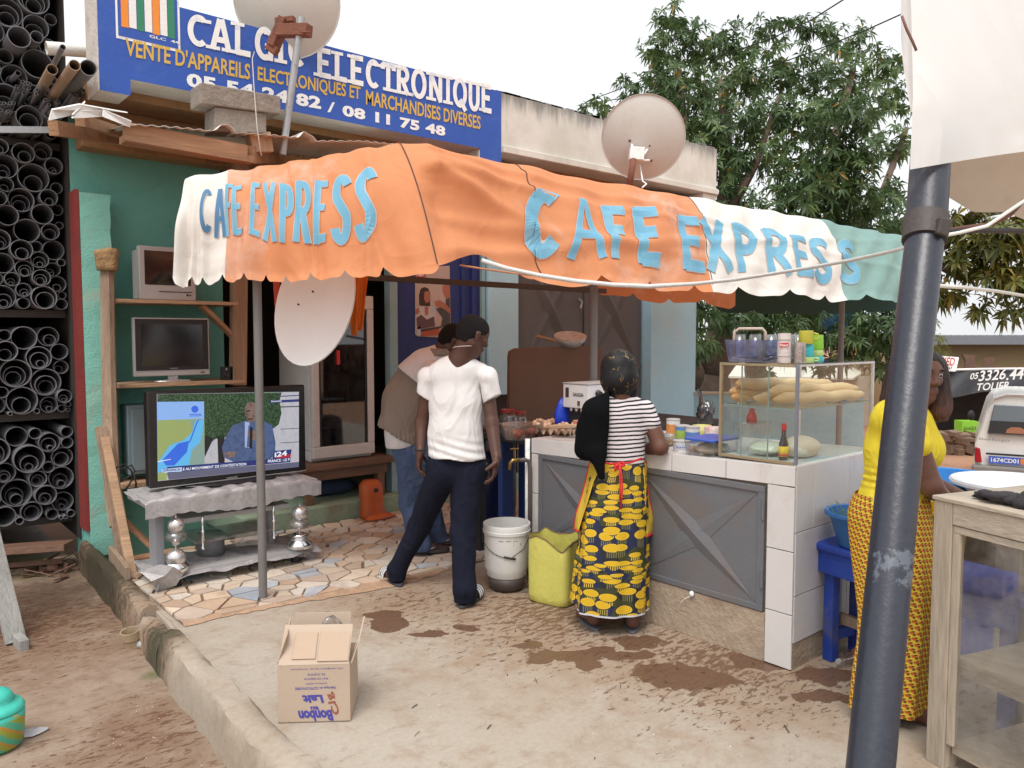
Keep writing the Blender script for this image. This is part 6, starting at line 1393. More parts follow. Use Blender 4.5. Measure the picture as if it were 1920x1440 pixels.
obj('brand_mark', MB().prism([q_ - mgs * .022, q_ + mgs * .020 + V3(0, 0, .004), q_ + mgs * .020 + V3(0, 0, .022), q_ - mgs * .022 + V3(0, 0, .02)], mgd * .001), pm('mark_red', (.55, .03, .05), .5), mg); lettering('lettering', 'Pearl', q_ - mgs * .018 + mgd * .0025 + V3(0, 0, .005), mgs * .034, V3(0, 0, .011), m_white, mg, .02)
obj('joint', MB().lathe(V3(3.46, 2.015, TZ), [(.0345, .03), (.0350, .034)], 20), m_silv, mg); obj('joint', MB().lathe(V3(3.46, 2.015, TZ), [(.0335, .11), (.0338, .113)], 20), m_silv, mg)
mug(V3(3.505, 1.96, TZ), .030, .098, pm('steel_mug', (.48, .44, .42), .25, .3, 9, .05, metal=.7), 'brushed metal beaker with a brown stripe')
m_cy = pm('cup_yellow', (.52, .48, .06), .35, .05, trans=.1); m_ct = pm('cup_turquoise', (.06, .48, .55), .35, .05, trans=.1); m_cg = pm('cup_lime', (.28, .60, .06), .35, .05, trans=.1); m_cp = pm('cup_pale_lime', (.48, .66, .25), .35, .05, trans=.1)
q_ = V3(3.60, 1.975, TZ)
mug(q_, .036, .026, m_cp, 'pale lime cup at the bottom of the left coloured stack', 1); mug(q_ + V3(0, 0, .027), .034, .062, m_ct, 'turquoise cup in the middle of the left coloured stack'); mug(q_ + V3(-.012, 0, .090), .036, .066, m_cy, 'mustard yellow cup on top of the left coloured stack', 1)
q_ = V3(3.70, 1.985, TZ)
mug(q_, .042, .028, m_ct, 'turquoise cup at the bottom of the right coloured stack'); mug(q_ + V3(0, 0, .029), .040, .030, m_cp, 'pale lime cup in the middle of the right coloured stack'); mug(q_ + V3(0, 0, .060), .039, .075, m_cg, 'bright lime cup upturned on the right coloured stack')
# ================================================================== ON THE FLOOR
BU = V3(3.15, 3.72, 0)
obj('dark_bowl', MB().lathe(BU, [(.09, .003), (.11, .03), (.125, .09), (.118, .09), (.10, .03)], 26), pm('dark_plastic', (.06, .045, .04), .5, .2), smooth=True, label='dark upturned bowl under the white bucket', cat='bowl')
bk_ = thing('white_bucket', 'white paint bucket with faded red, green and blue print and a wire handle', 'bucket', BU + V3(0, 0, .09))
m_bkt = pm('bucket_white', (.70, .69, .67), .4, .05, 6, .04, 60, (.42, .36, .30), 4, .5)
BH = .335
obj('pail', MB().lathe(BU + V3(0, 0, .091), [(.118, 0), (.124, .006), (.143, BH - .06), (.150, BH - .058), (.152, BH - .04), (.147, BH - .038), (.150, BH - .004), (.148, BH), (.142, BH), (.138, .06), (.115, .012)], 36), m_bkt, bk_, smooth=True, angle=50)
bd = nz((CP - BU) * (1, 1, 0)); bs_ = V3(bd[1], -bd[0], 0); bs_ = bs_ if bs_ @ RT > 0 else -bs_
def onbk(a, z, off=.0025):
 r = .120 + (.143 - .120) * z / (BH - .06) + off; return BU + V3(0, 0, .091 + z) + (bd * math.cos(a) + bs_ * math.sin(a)) * r
obj('handle', MB().tube([onbk(-1.45, BH - .06, .006)] + [onbk(-1.4 + 1.6 * i / 8, BH - .10 - .09 * math.sin(i / 8 * 1.57), .012) for i in range(9)] + [onbk(.8, BH - .14, .012), onbk(1.4, BH - .07, .008)], .0025, 6), m_iron, bk_, smooth=True)
obj('grip', MB().tube([onbk(-.12 + .5 * i / 4, BH - .182 - .004 * i, .014) for i in range(5)], .007, 8), m_matblk, bk_, smooth=True)
def strk(pts, w, c, nm):
 rows = ribbon([(x, y) for x, y in pts], w, .02); mb = MB(); vs = [onbk(q[0], q[1]) for r in rows for q in r]
 mb.add(vs, [(i * 3 + j, i * 3 + j + 1, i * 3 + j + 4, i * 3 + j + 3) for i in range(len(rows) - 1) for j in range(2)]); obj('print_stroke', mb, pm(nm, c, .5, .5, 30, 0), bk_)
strk([(-.12, .115), (.05, .15), (.25, .165)], .010, (.10, .10, .40), 'print_blue'); strk([(-.05, .095), (.12, .135), (.40, .15), (.65, .152)], .010, (.06, .30, .20), 'print_green'); strk([(.08, .072), (.2, .095), (.45, .105)], .022, (.55, .05, .05), 'print_red'); strk([(.45, .165), (.6, .185)], .03, (.5, .05, .06), 'print_red'); strk([(.55, .13), (.66, .145)], .02, (.05, .12, .05), 'print_dark_green')
a = onbk(.30, .215); lettering('lettering', '!inn', a, onbk(.68, .217) - a, V3(0, 0, .03), m_matblk, bk_, .01)
for k in range(3):
 a = onbk(-.35 + .32 * k, .245); lettering('lettering', ['uso', 'mmm', 'olte'][k], a, onbk(-.15 + .32 * k, .245) - a, V3(0, 0, .007), m_matblk, bk_, .0)
JC = V3(3.215, 3.36, 0); jd = nz(V3(-1, -.25, 0)); jw = V3(-jd[1], jd[0], 0)
jc = thing('yellow_jerrycan', 'grubby yellow jerrycan with its top cut off, used as a pail', 'jerrycan', JC)
m_jc = pm('jerrycan_yellow', (.60, .56, .13), .5, .14, 5, .12, 40, (.22, .19, .06), 3.4, .75, trans=.08)
mb = MB(); lev = [(.0, .86), (.012, .97), (.05, 1.0), (.14, 1.0), (.24, 1.01), (.33, 1.0), (.40, .99)]; n = 48
for inner in (0, 1):
 L_ = lev if not inner else lev[::-1]
 for h, k in L_:
  for i in range(n):
   a = 2 * math.pi * i / n; ca, sa = math.cos(a), math.sin(a)
   x = math.copysign(abs(ca) ** .45, ca); y = math.copysign(abs(sa) ** .45, sa)
   gr = 1 - .10 * math.exp(-((abs(x) - 0) / .16) ** 2) * (h > .03) * (abs(y) > .9) - .05 * math.exp(-(y / .2) ** 2) * (abs(x) > .9) * (h > .03)
   top_ = h
   if h > .35: top_ = h - .06 * (.5 - .5 * math.cos((x + .6) * 2.2)) * (y * .6 + .4) + .012 * math.sin(a * 5)
   r_ = k * gr - (.03 if inner else 0)
   mb.v.append(tuple(JC + jw * (.143 * x * r_) + jd * (.095 * y * r_) + V3(0, 0, top_ + (.006 if inner and h < .01 else 0))))
mb.f = [(j * n + i, j * n + (i + 1) % n, (j + 1) * n + (i + 1) % n, (j + 1) * n + i) for j in range(len(lev) * 2 - 1) for i in range(n)] + [tuple(range(n - 1, -1, -1)), tuple((2 * len(lev) - 1) * n + i for i in range(n))]
obj('body', mb, m_jc, jc, smooth=True, angle=60)
obj('cut_edge', MB().tube([np.array(mb.v[6 * n + i]) + V3(0, 0, .002) for i in range(n)] + [np.array(mb.v[6 * n]) + V3(0, 0, .002)], .0045, 6), pm('grimy_edge', (.16, .10, .05), .8, .4, 20), jc, smooth=True)
bd_ = thing('blue_drum', 'tall dark blue plastic drum in the shade left of the tap', 'drum', (3.78, 4.75, .02))
obj('body', MB().lathe((3.78, 4.75, .025), [(.22, 0), (.25, .02), (.26, .2), (.252, .22), (.26, .24), (.26, .52), (.252, .54), (.26, .56), (.25, .70), (.2, .73), (.01, .74)], 32), pm('drum_blue', (.008, .016, .08), .4, .1, 4, .05), bd_, smooth=True)
obj('blue_board', MB().box((3.93, 4.36, .02), (3.97, 4.5, .9)).box((3.56, 4.25, .02), (3.66, 4.30, .84)), pm('blue_paint_board', (.02, .05, .20), .6, .15), label='dark blue painted board standing behind the drum', cat='board')
bx = thing('cardboard_box', 'open brown cardboard box with upside down blue lettering and flaps raised', 'box', (1.52, 3.02, 0))
m_card = pm('cardboard', (.45, .35, .27), .85, .07, 3, .10, 120, (.42, .28, .18), 4, .35); m_cardi = pm('cardboard_inside', (.44, .325, .24), .85, .07, 3, .10, 120)
A = onZ(522, 1357); B = onZ(657, 1353); ex_ = B - A; W_ = np.linalg.norm(ex_); ex_ = ex_ / W_; ey_ = V3(-ex_[1], ex_[0], 0); D_ = .235; Hb = .245; th = .005
P = lambda a, b, c: A + ex_ * a + ey_ * b + V3(0, 0, c)
def panelp(name, pts, off, mat=m_card, parent=bx, **k): return obj(name, MB().prism(pts, off), mat, parent, **k)
panelp('bottom', [P(0, 0, .002), P(W_, 0, .002), P(W_, D_, .002), P(0, D_, .002)], (0, 0, .004))
fp_ = panelp('front_panel', [P(0, 0, .002), P(W_, 0, .002), P(W_, 0, Hb), P(0, 0, Hb)], ey_ * th)
panelp('back_panel', [P(0, D_, .002), P(W_, D_, .002), P(W_, D_, Hb), P(0, D_, Hb)], -ey_ * th)
panelp('side_panel', [P(0, th, .002), P(0, D_ - th, .002), P(0, D_ - th, Hb), P(0, th, Hb)], ex_ * th)
panelp('side_panel', [P(W_, th, .002), P(W_, D_ - th, .002), P(W_, D_ - th, Hb), P(W_, th, Hb)], -ex_ * th)
ff = panelp('flap', [P(.006, .0, Hb + .001), P(W_ - .004, .0, Hb + .001), P(W_ - .0, .105, Hb + .125), P(.012, .11, Hb + .125)], (0, .004, .004), label='front flap folded half shut')
panelp('flap', [P(.02, D_ + .002, Hb), P(W_ - .03, D_ + .002, Hb), P(W_ - .03, D_ + .03, Hb + .125), P(.02, D_ + .03, Hb + .125)], ey_ * th, label='rear flap standing upright')
panelp('flap', [P(-.002, .01, Hb), P(-.002, D_ - .01, Hb), P(.012, D_ - .02, Hb + .125), P(.035, .03, Hb + .112)], ex_ * -th, m_cardi)
panelp('flap', [P(W_ + .003, .01, Hb), P(W_ + .003, D_ - .01, Hb), P(W_ + .035, D_ - .04, Hb + .13), P(W_ + .03, .03, Hb + .08)], ex_ * th)
panelp('flap_patch', [P(.055, .012, Hb + .020), P(.15, .012, Hb + .020), P(.15, .085, Hb + .105), P(.06, .085, Hb + .105)], (0, -.0025, .0025), m_cardi); panelp('flap_patch', [P(.16, .004, Hb + .012), P(W_ - .008, .004, Hb + .012), P(W_ - .008, .085, Hb + .10), P(.162, .09, Hb + .108)], (0, -.0025, .0025), m_cardi)
obj('film', blob(P(W_ * .70, .175, Hb + .075), (.05, .04, .06), .35, 8, 61, 24, 16), m_film, smooth=True, label='scrunched clear plastic film in the cardboard box', cat='film')
m_ink = pm('violet_ink', (.06, .055, .30), .7, .2, 30, 0); m_mark = pm('marker_brown', (.28, .08, .04), .7, .2, 30, 0)
def boxtxt(t, a0, a1, z0, z1, mat, bold=.01, skew=0.):
 q = lambda a, z: P(a * W_, -.0012, z * Hb); lettering('lettering', t, q(a0, z0), q(a1, z0) - q(a0, z0), q(a0 + skew, z1) - q(a0, z0), mat, fp_, bold)
boxtxt('e.mail : hapco@aviso.ci / site web : www.hapcoci.com', .91, .18, .95, .915, m_ink, .0); boxtxt('Tel. : 23 46 99 34', .66, .42, .855, .815, m_ink, .0); boxtxt('08 B.P. 3233 ABIDJAN 08', .70, .37, .785, .745, m_ink, .0); boxtxt('Distribue par HAPCO', .68, .39, .70, .665, m_ink, .0)
boxtxt('Fabrique en COTE D\'IVOIRE', .80, .24, .635, .575, m_ink, .01); boxtxt('Lait', .61, .33, .485, .34, m_ink, .05, .03); boxtxt('au', .55, .44, .285, .225, m_ink, .04, .02); boxtxt('Bonbon', .74, .27, .22, .03, m_ink, .05, .03)
q = lambda a, z: P(a * W_, -.0012, z * Hb); lettering('lettering', 'C/g', q(.885, .19), q(.76, .55) - q(.885, .19), (q(.78, .10) - q(.885, .19)) * 1.0, m_mark, fp_, .03)
p = onZ(250, 1212, -.18); dc = thing('drain_collar', 'short tan pipe collar standing loose beside the kerb', 'pipe collar', p)
m_col = pm('tan_collar', (.34, .25, .16), .6, .3, 8, .2, 40, (.16, .11, .07), 6, .7)
obj('collar', MB().lathe(p, [(.048, 0), (.048, .05), (.056, .055), (.056, .10), (.048, .10), (.04, .05), (.04, .004)], 22, nz(V3(-.15, -.05, 1))), m_col, dc, smooth=True, angle=45); obj('elbow', MB().tube([p + V3(.02, -.03, .02), p + V3(.05, -.07, .022), p + V3(.055, -.10, .015)], [.025, .027, .018], 10), pm('pale_grey_pvc', (.45, .46, .47), .5), dc, smooth=True)
mb = MB(); rb = random.Random(9)
for i in range(40):
 if rb.random() < .75: p = onZ(rb.uniform(900, 1500), rb.uniform(1170, 1290), .003)
 else: p = onZ(rb.uniform(560, 1500), rb.uniform(1150, 1430), .003)
 if p[0] > 3.35 and p[1] > 1.85: continue
 d = nz(V3(rb.uniform(-1, 1), rb.uniform(-1, 1), 0)); l = rb.uniform(.01, .05); mb.tube([p, p + d * l * .5 + V3(0, 0, .003), p + d * l], rb.uniform(.0012, .003), 4)
obj('leaf_litter', mb, pm('dry_leaf', (.09, .06, .03), .9, .4), kind='stuff', label='scattered twigs and leaf scraps on the cement', cat='litter')
mb = MB()
for i in range(36):
 p = onZ(rb.uniform(180, 420), rb.uniform(1300, 1436), -.178) if i < 22 else onZ(rb.uniform(650, 1500), rb.uniform(1150, 1400), .002)
 if p[0] > 1.1 and i < 22: continue
 mb.ell(p, (rb.uniform(.0012, .003),) * 2 + (.0015,), 6, 4)
obj('white_crumbs', mb, m_white, kind='stuff', label='tiny pale crumbs and grit scattered on the cement', cat='grit')
# ================================================================== PEOPLE
def skin_mat(name, col):
 m = pm(name, col, .48, .10, 6, .12, 160, tuple(q * .7 for q in col), 8, .4, spec=.45); return m
m_skin1 = skin_mat('skin_dark', (.080, .033, .021)); m_skin2 = skin_mat('skin_brown', (.125, .052, .033))
m_hair = pm('black_hair', (.008, .006, .006), .85, .3, 30, .9, 240, spec=.3)
FH = nz(FW * (1, 1, 0))
def head_prims(c, fwd, up, h, neck=None):
 fwd = nz(fwd); up = nz(np.asarray(up, float) - fwd * (np.asarray(up, float) @ fwd)); rx = np.cross(fwd, up)
 q = lambda x, y, z: c + (rx * x + fwd * y + up * z) * h
 s = lambda a, b, ra, rb=None, fl=None, k=.012, sub=False: rc(q(*a), q(*b), ra * h, (ra if rb is None else rb) * h, fl, k, sub)
 pr_ = [s((0, -.08, .13), (0, .03, .14), .36, .34, (rx, .84), .03), s((0, .12, .06), (0, .17, -.26), .27, .17, (rx, .88), .03), s((0, .24, -.40), (0, .26, -.38), .085, None, None, .03),
           s((.2, .0, -.2), (.08, .2, -.36), .09, .08, None, .03), s((-.2, .0, -.2), (-.08, .2, -.36), .09, .08, None, .03),
           s((0, .385, .09), (0, .45, -.07), .035, .05), s((.05, .41, -.09), (.06, .40, -.09), .042), s((-.05, .41, -.09), (-.06, .40, -.09), .042),
           s((.05, .35, .15), (.2, .28, .13), .04), s((-.05, .35, .15), (-.2, .28, .13), .04), s((.2, .24, -.03), (.16, .28, -.06), .07), s((-.2, .24, -.03), (-.16, .28, -.06), .07),
           s((-.09, .345, -.205), (.09, .345, -.205), .036, None, None, .01), s((-.08, .345, -.255), (.08, .345, -.255), .040, None, None, .01),
           s((.14, .40, .065), (.15, .39, .065), .065, None, None, .02, True), s((-.14, .40, .065), (-.15, .39, .065), .065, None, None, .02, True),
           s((-.08, .40, -.23), (.08, .40, -.23), .012, None, None, .006, True),
           s((.335, -.05, .06), (.325, -.04, -.08), .075, .05, (rx, .4), .008), s((-.335, -.05, .06), (-.325, -.04, -.08), .075, .05, (rx, .4), .008)]
 if neck is not None: pr_.append(rc(q(0, -.10, -.18), neck, .24 * h, .27 * h, None, .03))
 return pr_, q, (rx, fwd, up)
def hair_cap(c, fwd, up, h, t=.03):
 _, q, (rx, fw, up_) = head_prims(c, fwd, up, h)
 return [rc(q(0, -.08, .14), q(0, .03, .15), (.365 + t) * h, (.345 + t) * h, (rx, .85), .01), rc(q(0, -.14, -.12), q(0, -.14, -.02), .27 * h, .3 * h, (rx, .9), .02),
   rc(q(0, .62, -.15), q(0, .60, .05), .42 * h, .36 * h, None, .02, True), rc(q(.4, .2, -.3), q(.4, .1, -.15), .25 * h, .2 * h, None, .02, True), rc(q(-.4, .2, -.3), q(-.4, .1, -.15), .25 * h, .2 * h, None, .02, True), rc(q(0, -.2, -.5), q(0, -.25, -.42), .22 * h, None, None, .02, True)]
def hand_prims(w, d, nn, ts, curl=.5, L=.185, thumb=.6, spread=.0):
 d = nz(d); nn = nz(np.asarray(nn, float) - d * (np.asarray(nn, float) @ d)); ts_ = np.cross(d, nn); ts_ = ts_ if ts_ @ np.asarray(ts, float) > 0 else -ts_; k = L / .185
 P = [rc(w, w + d * .035 * k, .026 * k, .030 * k, (nn, .72), .015), rc(w + d * .035 * k, w + d * .078 * k, .036 * k, .038 * k, (nn, .45), .012)]
 for off, ln, bs in ((.030, .072, .088), (.010, .080, .094), (-.011, .074, .091), (-.030, .058, .082)):
  p = w + (d * bs + ts_ * off * 1.0) * k; dd = nz(d + ts_ * off * spread * 8); a = curl * .5
  for i, fr in enumerate((.45, .32, .23)):
   dr_ = nz(dd * math.cos(a) + nn * math.sin(a)); e = p + dr_ * ln * fr * k; P.append(rc(p, e, (.0098 - .0010 * i) * k, (.0090 - .0010 * i) * k, None, .004)); p = e; a += curl
 p = w + (d * .028 + ts_ * .034) * k
 e = p + nz(d * .55 + ts_ * .62 + nn * thumb * .6) * .040 * k; P.append(rc(w + (d * .02 + ts_ * .015) * k, p, .018 * k, .016 * k, None, .01)); P.append(rc(p, e, .0145 * k, .0120 * k, None, .008))
 P.append(rc(e, e + nz(d * .8 + ts_ * .2 + nn * thumb) * .034 * k, .0115 * k, .0092 * k, None, .005)); return P
def foot_prims(heel, d, L=.25, ankle=None, side=None):
 d = nz(d * (1, 1, 0)); s_ = V3(-d[1], d[0], 0)
 P = [rc(heel + d * .03 + V3(0, 0, .038), heel + d * .11 + V3(0, 0, .045), .034, .036, None, .02), rc(heel + d * .10 + V3(0, 0, .04), heel + d * (L - .055) + V3(0, 0, .022), .034, .026, (V3(0, 0, 1), .85), .02), rc(heel + d * .13 + s_ * .02 + V3(0, 0, .025), heel + d * (L - .06) + s_ * .022 + V3(0, 0, .018), .022, .018, None, .015), rc(heel + d * .13 - s_ * .02 + V3(0, 0, .025), heel + d * (L - .07) - s_ * .026 + V3(0, 0, .016), .022, .016, None, .015)]
 for i in range(5): o = (-.034 + .017 * i) * (1 if side is None else side); P.append(rc(heel + d * (L - .065) + s_ * o + V3(0, 0, .016), heel + d * (L - .012 - .009 * abs(i - 3.5 if o > 0 else 4 - i)) + s_ * o * 1.05 + V3(0, 0, .012), .0095 + .003 * (i == 4), .009 + .003 * (i == 4), None, .004))
 if ankle is not None: P.append(rc(heel + d * .045 + V3(0, 0, .06), ankle, .034, .036, None, .025))
 return P
def sole(heel, d, L, w, z0=.002, t=.018):
 d = nz(d * (1, 1, 0)); s_ = V3(-d[1], d[0], 0); P = []
 for i in range(28):
  a = 2 * math.pi * i / 28; x = math.cos(a); y = math.sin(a); P.append(heel + d * (L * .48 + L * .54 * x) + s_ * w * (y * (1 + .16 * x)) + V3(0, 0, z0))
 return MB().prism(P, (0, 0, t))
def strap(heel, d, L, pos, width, r, h):
 d = nz(d * (1, 1, 0)); s_ = V3(-d[1], d[0], 0)
 def fn(s, t): a = math.pi * s; return heel + d * (L * pos + width * (t - .5) + .012 * math.sin(a)) + s_ * r * math.cos(a) * (1 + .06 * (t - .5)) + V3(0, 0, .018 + h * math.sin(a) ** .8)
 return MB().grid(fn, 16, 7)
def folds(amp, f, seed, ax=(1, 1, .25), hem=None, foldz=None):
 def w(P):
  N = fnoise(P * np.asarray(ax), f, seed); C = P.mean(0); D = P - C; D[:, 2] = 0; D /= np.linalg.norm(D, axis=1)[:, None] + 1e-6
  P = P + D * (N * amp)[:, None]
  if hem is not None: P[:, 2] = np.maximum(P[:, 2], hem(P) if callable(hem) else hem)
  return P
 return w
m_tee = pm('white_tee', (.68, .655, .65), .85, .04, 8, .25, 220, trans=0.0)
m_navy = pm('navy_trousers', (.008, .010, .022), .9, .2, 9, .35, 260, spec=.2)
# ---- man in the white shirt, seen from behind
man = thing('person', 'man seen from behind in white short sleeved shirt and dark trousers, holding a phone', 'person', (2.75, 3.95, 0))
D1 = 4.76
a = lambda u, v, d=D1: at(u, v, d)
hc = a(886, 630, 4.72); hf = nz(RT * .80 + FH * .52 - V3(0, 0, .38)); neckb = a(862, 676, 4.74)
hp, hq, hax = head_prims(hc, hf, V3(-.0, 0, 1) + RT * .12, .245, neckb)
Rheel = onZ(866, 1141, .0); Rtoe = onZ(896, 1115, 0); Lheel = onZ(750, 1100, 0); Ltoe = onZ(713, 1073, 0)
rd, ld_ = nz(Rtoe - Rheel), nz(Ltoe - Lheel)
body = hp + [rc(neckb, a(857, 705), .062, .09, None, .04), rc(a(856, 720), a(857, 790), .10, .09, (FH, .6), .03), rc(a(857, 790), a(858, 850), .09, .10, (FH, .65), .03),
 rc(a(818, 708), a(902, 705), .042, .042, None, .03)]
Lel, Lwr = a(790, 795, 4.80), a(788, 846, 4.74); Rel, Rwr = a(922, 793, 4.72), a(931, 858, 4.64)
body += [rc(a(806, 710), Lel, .043, .038, None, .03), rc(Lel, Lwr, .040, .027, None, .02), rc(a(912, 708), Rel, .045, .040, None, .03), rc(Rel, Rwr, .042, .029, None, .02)]
body += hand_prims(Lwr, V3(0, 0, -1) - RT * .12 + FH * .1, RT * 1., FH, .55, .185)
body += hand_prims(Rwr, V3(0, 0, -1) - RT * .15 - FH * .1, -RT, FH * -1, .5, .19, .9)
Rkn, Lkn = a(868, 1000, 4.72), a(787, 985, 4.98); Rank, Lank = Rheel + rd * .045 + V3(0, 0, .10), Lheel + ld_ * .045 + V3(0, 0, .10)
body += [rc(a(840, 868), a(876, 868), .09, .09, (FH, .8), .03), rc(a(878, 885), Rkn, .085, .06, None, .03), rc(Rkn, Rank, .058, .038, None, .03), rc(a(832, 885), Lkn, .085, .06, None, .03), rc(Lkn, Lank, .058, .038, None, .03)]
body += foot_prims(Rheel + V3(0, 0, .018), rd, .25, Rank, -1) + foot_prims(Lheel + V3(0, 0, .018), ld_, .25, Lank, 1)
sdf_obj('body', body, m_skin1, man, .0055)
sdf_obj('hair', hair_cap(hc, hf, V3(0, 0, 1) + RT * .12, .245, .012), m_hair, man, .006)
zh = a(858, 856)[2]
creases(m_tee, 5, .26, (1, 1, .35)); creases(m_navy, 7, .25)
tee = [rc(a(853, 712), a(855, 760), .150, .150, (FH, .66), .04), rc(a(855, 760), a(853, 815), .150, .148, (FH, .70), .05), rc(a(853, 815), a(857, 862), .155, .176, (FH, .78), .05), rc(a(820, 703), a(900, 700), .062, .060, None, .05),
       rc(a(842, 692), a(878, 688), .052, .050, None, .05), rc(neckb + V3(0, 0, .035), hq(0, -.12, -.30) + V3(0, 0, .01), .052, .048, None, .015, True)]
def teewarp(P):
 P = folds(.007, 22, 5, (1, 1, .3))(P); c = a(855, 780); x = (P - c) @ RT; z = P[:, 2]
 back = ((P - c) @ FH < .02)
 g = np.exp(-((x - .01) / .03) ** 2) * np.clip((z - 1.15) / .2, 0, 1) * back; P = P + FH * (g * .006)[:, None]
 low = np.clip((1.02 - z) / .1, 0, 1); P = P - FH * (low * .0045 * np.sin(z * 120 + x * 18 + 2 * np.sin(x * 9)))[:, None]; return P
so = sdf_obj('shirt', tee, m_tee, man, .007, teewarp, [(V3(*a(857, 858)), V3(*(RT * -.06)) - V3(0, 0, 1), .004)])
for p_, q_, n_, r0, r1 in ((a(830, 703), a(796, 756, 4.78), a(794, 742, 4.78), .057, .058), (a(888, 702), a(926, 760, 4.73), a(922, 749, 4.73), .058, .060)): sdf_obj('sleeve', [rc(p_ + V3(0, 0, .004), p_ + (n_ - p_) * (1, 1, 0) * .8 - V3(0, 0, .012), r0, r0, None, .02), rc(p_ + (n_ - p_) * (1, 1, 0) * .8 - V3(0, 0, .012), q_, r0, r1, None, .02)], m_tee, so, .006, folds(.005, 40, 6, (1, 1, .5)), [(n_, nz(q_ - p_) + V3(0, 0, -.1), .002)])
obj('neckband', MB().tube([neckb + V3(0, 0, .012) + (RT * math.cos(t) * .062 + FH * math.sin(t) * .058) + V3(0, 0, .012 * math.sin(t * 2)) for t in np.linspace(0, 6.283, 25)], .007, 7), m_tee, so, smooth=True)
tr = [rc(a(838, 876), a(876, 876), .120, .120, (FH, .85), .04), rc(a(880, 885), Rkn, .100, .076, None, .04), rc(Rkn, Rank + V3(0, 0, .0), .074, .068, None, .03), rc(Rank, Rheel + rd * .05 + V3(0, 0, .03), .068, .066, None, .02), rc(a(830, 885), Lkn, .098, .072, None, .04), rc(Lkn, Lank, .070, .058, None, .03), rc(Lank, Lheel + ld_ * .05 + V3(0, 0, .05), .058, .055, None, .02)]
sdf_obj('trousers', tr, m_navy, man, .008, folds(.006, 26, 9, (1, 1, .8), hem=lambda P: .03))
m_str = None
def stripes_mat(name, axis, freq, c1, c2, duty=.5, slope=None):
 m, nt, b = _nodes(name); co = coords(nt); sp = nd(nt, 'SeparateXYZ'); nt.links.new(co, sp.inputs[0])
 n = noise(nt, co, 7, 3, .5)
 v = sp.outputs[axis] if slope is None else mth(nt, 'ADD', sp.outputs[2], mth(nt, 'ADD', mth(nt, 'MULTIPLY', sp.outputs[0], slope[0]), mth(nt, 'MULTIPLY', sp.outputs[1], slope[1])))
 v = mth(nt, 'ADD', v, mth(nt, 'MULTIPLY', mth(nt, 'SUBTRACT', n, .5), .02))
 f = mth(nt, 'FRACT', mth(nt, 'MULTIPLY', v, freq)); f = ramp(nt, mth(nt, 'ABSOLUTE', mth(nt, 'SUBTRACT', f, .5)), duty / 2 - .03, duty / 2 + .03)
 nt.links.new(mixc(nt, f, c1, c2), b.inputs['Base Color']); b.inputs['Roughness'].default_value = .85
 bn = nd(nt, 'Bump'); bn.inputs['Strength'].default_value = .2; bn.inputs['Distance'].default_value = .01; nt.links.new(noise(nt, co, 200, 3), bn.inputs['Height']); nt.links.new(bn.outputs[0], b.inputs['Normal'])
 return m
m_sole = pm('dark_sole', (.05, .045, .05), .7, .2); m_sw = pm('strap_white', (.62, .62, .64), .6); m_sb = pm('strap_black', (.02, .02, .025), .6)
for hl, dd in ((Rheel, rd), (Lheel, ld_)):
 obj('sandal', sole(hl - dd * .005, dd, .27, .05), m_sole, man, bevel=.004)
 st_ = obj('sandal_strap', strap(hl, dd, .27, .70, .085, .053, .055), m_sb, man, smooth=True, solid=.004)
 for k in range(3): obj('strap_stripe', strap(hl, dd, .27, .70 + (k - 1) * .095, .013, .0545, .0575), m_sw, st_, smooth=True, solid=.003)
nk = [hq(.0, -.12, -.34) + (nz(hax[0]) * math.cos(t) * .066 + nz(hax[1] * (1, 1, 0)) * math.sin(t) * .066) * 1. + V3(0, 0, .012 * math.cos(t)) for t in np.linspace(0, 6.283, 25)]
obj('cord_necklace', MB().tube(nk, .0022, 6), pm('pale_cord', (.55, .50, .47), .7), man, smooth=True)
obj('wristband', MB().tube([Lwr + (RT * math.cos(t) + FH * math.sin(t)) * .031 + V3(0, 0, .012) for t in np.linspace(0, 6.283, 17)], .006, 6), m_matblk, man, smooth=True)
ph = Rwr + V3(0, 0, -.085) - RT * .045
obj('phone', MB().obox(ph, RT * .005 + V3(0, 0, .0), FH * .03, nz(V3(0, 0, 1) - RT * .25) * .055), m_black, bevel=.004, label='dark mobile phone in the right hand of the man in white', cat='phone')
# ---- man bending behind him
D2 = 5.62; a2 = lambda u, v, d=D2: at(u, v, d)
man2 = thing('person', 'man in taupe and white jacket and blue jeans bending forward behind the man in white', 'person', (3.1, 4.7, 0))
m_taupe = pm('taupe_jacket', (.235, .185, .15), .85, .10, 9, .3, 160); m_yoke = pm('white_yoke', (.60, .565, .56), .85, .06, 9, .3, 160); m_jean = pm('blue_jeans', (.055, .085, .17), .9, .35, 11, .35, 200, (.13, .17, .25), 6, .6)
h2c = a2(848, 640, 5.55); h2f = nz(RT * .85 + FH * .3 - V3(0, 0, .5)); hp2, hq2, hx2 = head_prims(h2c, h2f, V3(0, 0, 1) + RT * .4, .24, a2(815, 672, 5.6))
F1, F2 = onZ(795, 1040, .02), onZ(826, 1024, .02); fdir = nz(RT * .95 + FH * .25)
b2 = hp2 + [rc(a2(815, 672, 5.6), a2(800, 705), .06, .10, None, .04), rc(a2(800, 710), a2(772, 780), .14, .13, (FH, .75), .05), rc(a2(772, 780), a2(772, 835), .10, .09, None, .03),
     rc(a2(770, 860), at(768, 940, 5.72), .085, .062, None, .03), rc(at(768, 940, 5.72), F1 + V3(0, 0, .10) - fdir * .02, .06, .04, None, .03), rc(a2(795, 860), at(800, 935, 5.75), .085, .062, None, .03), rc(at(800, 935, 5.75), F2 + V3(0, 0, .1) - fdir * .02, .06, .04, None, .03)]
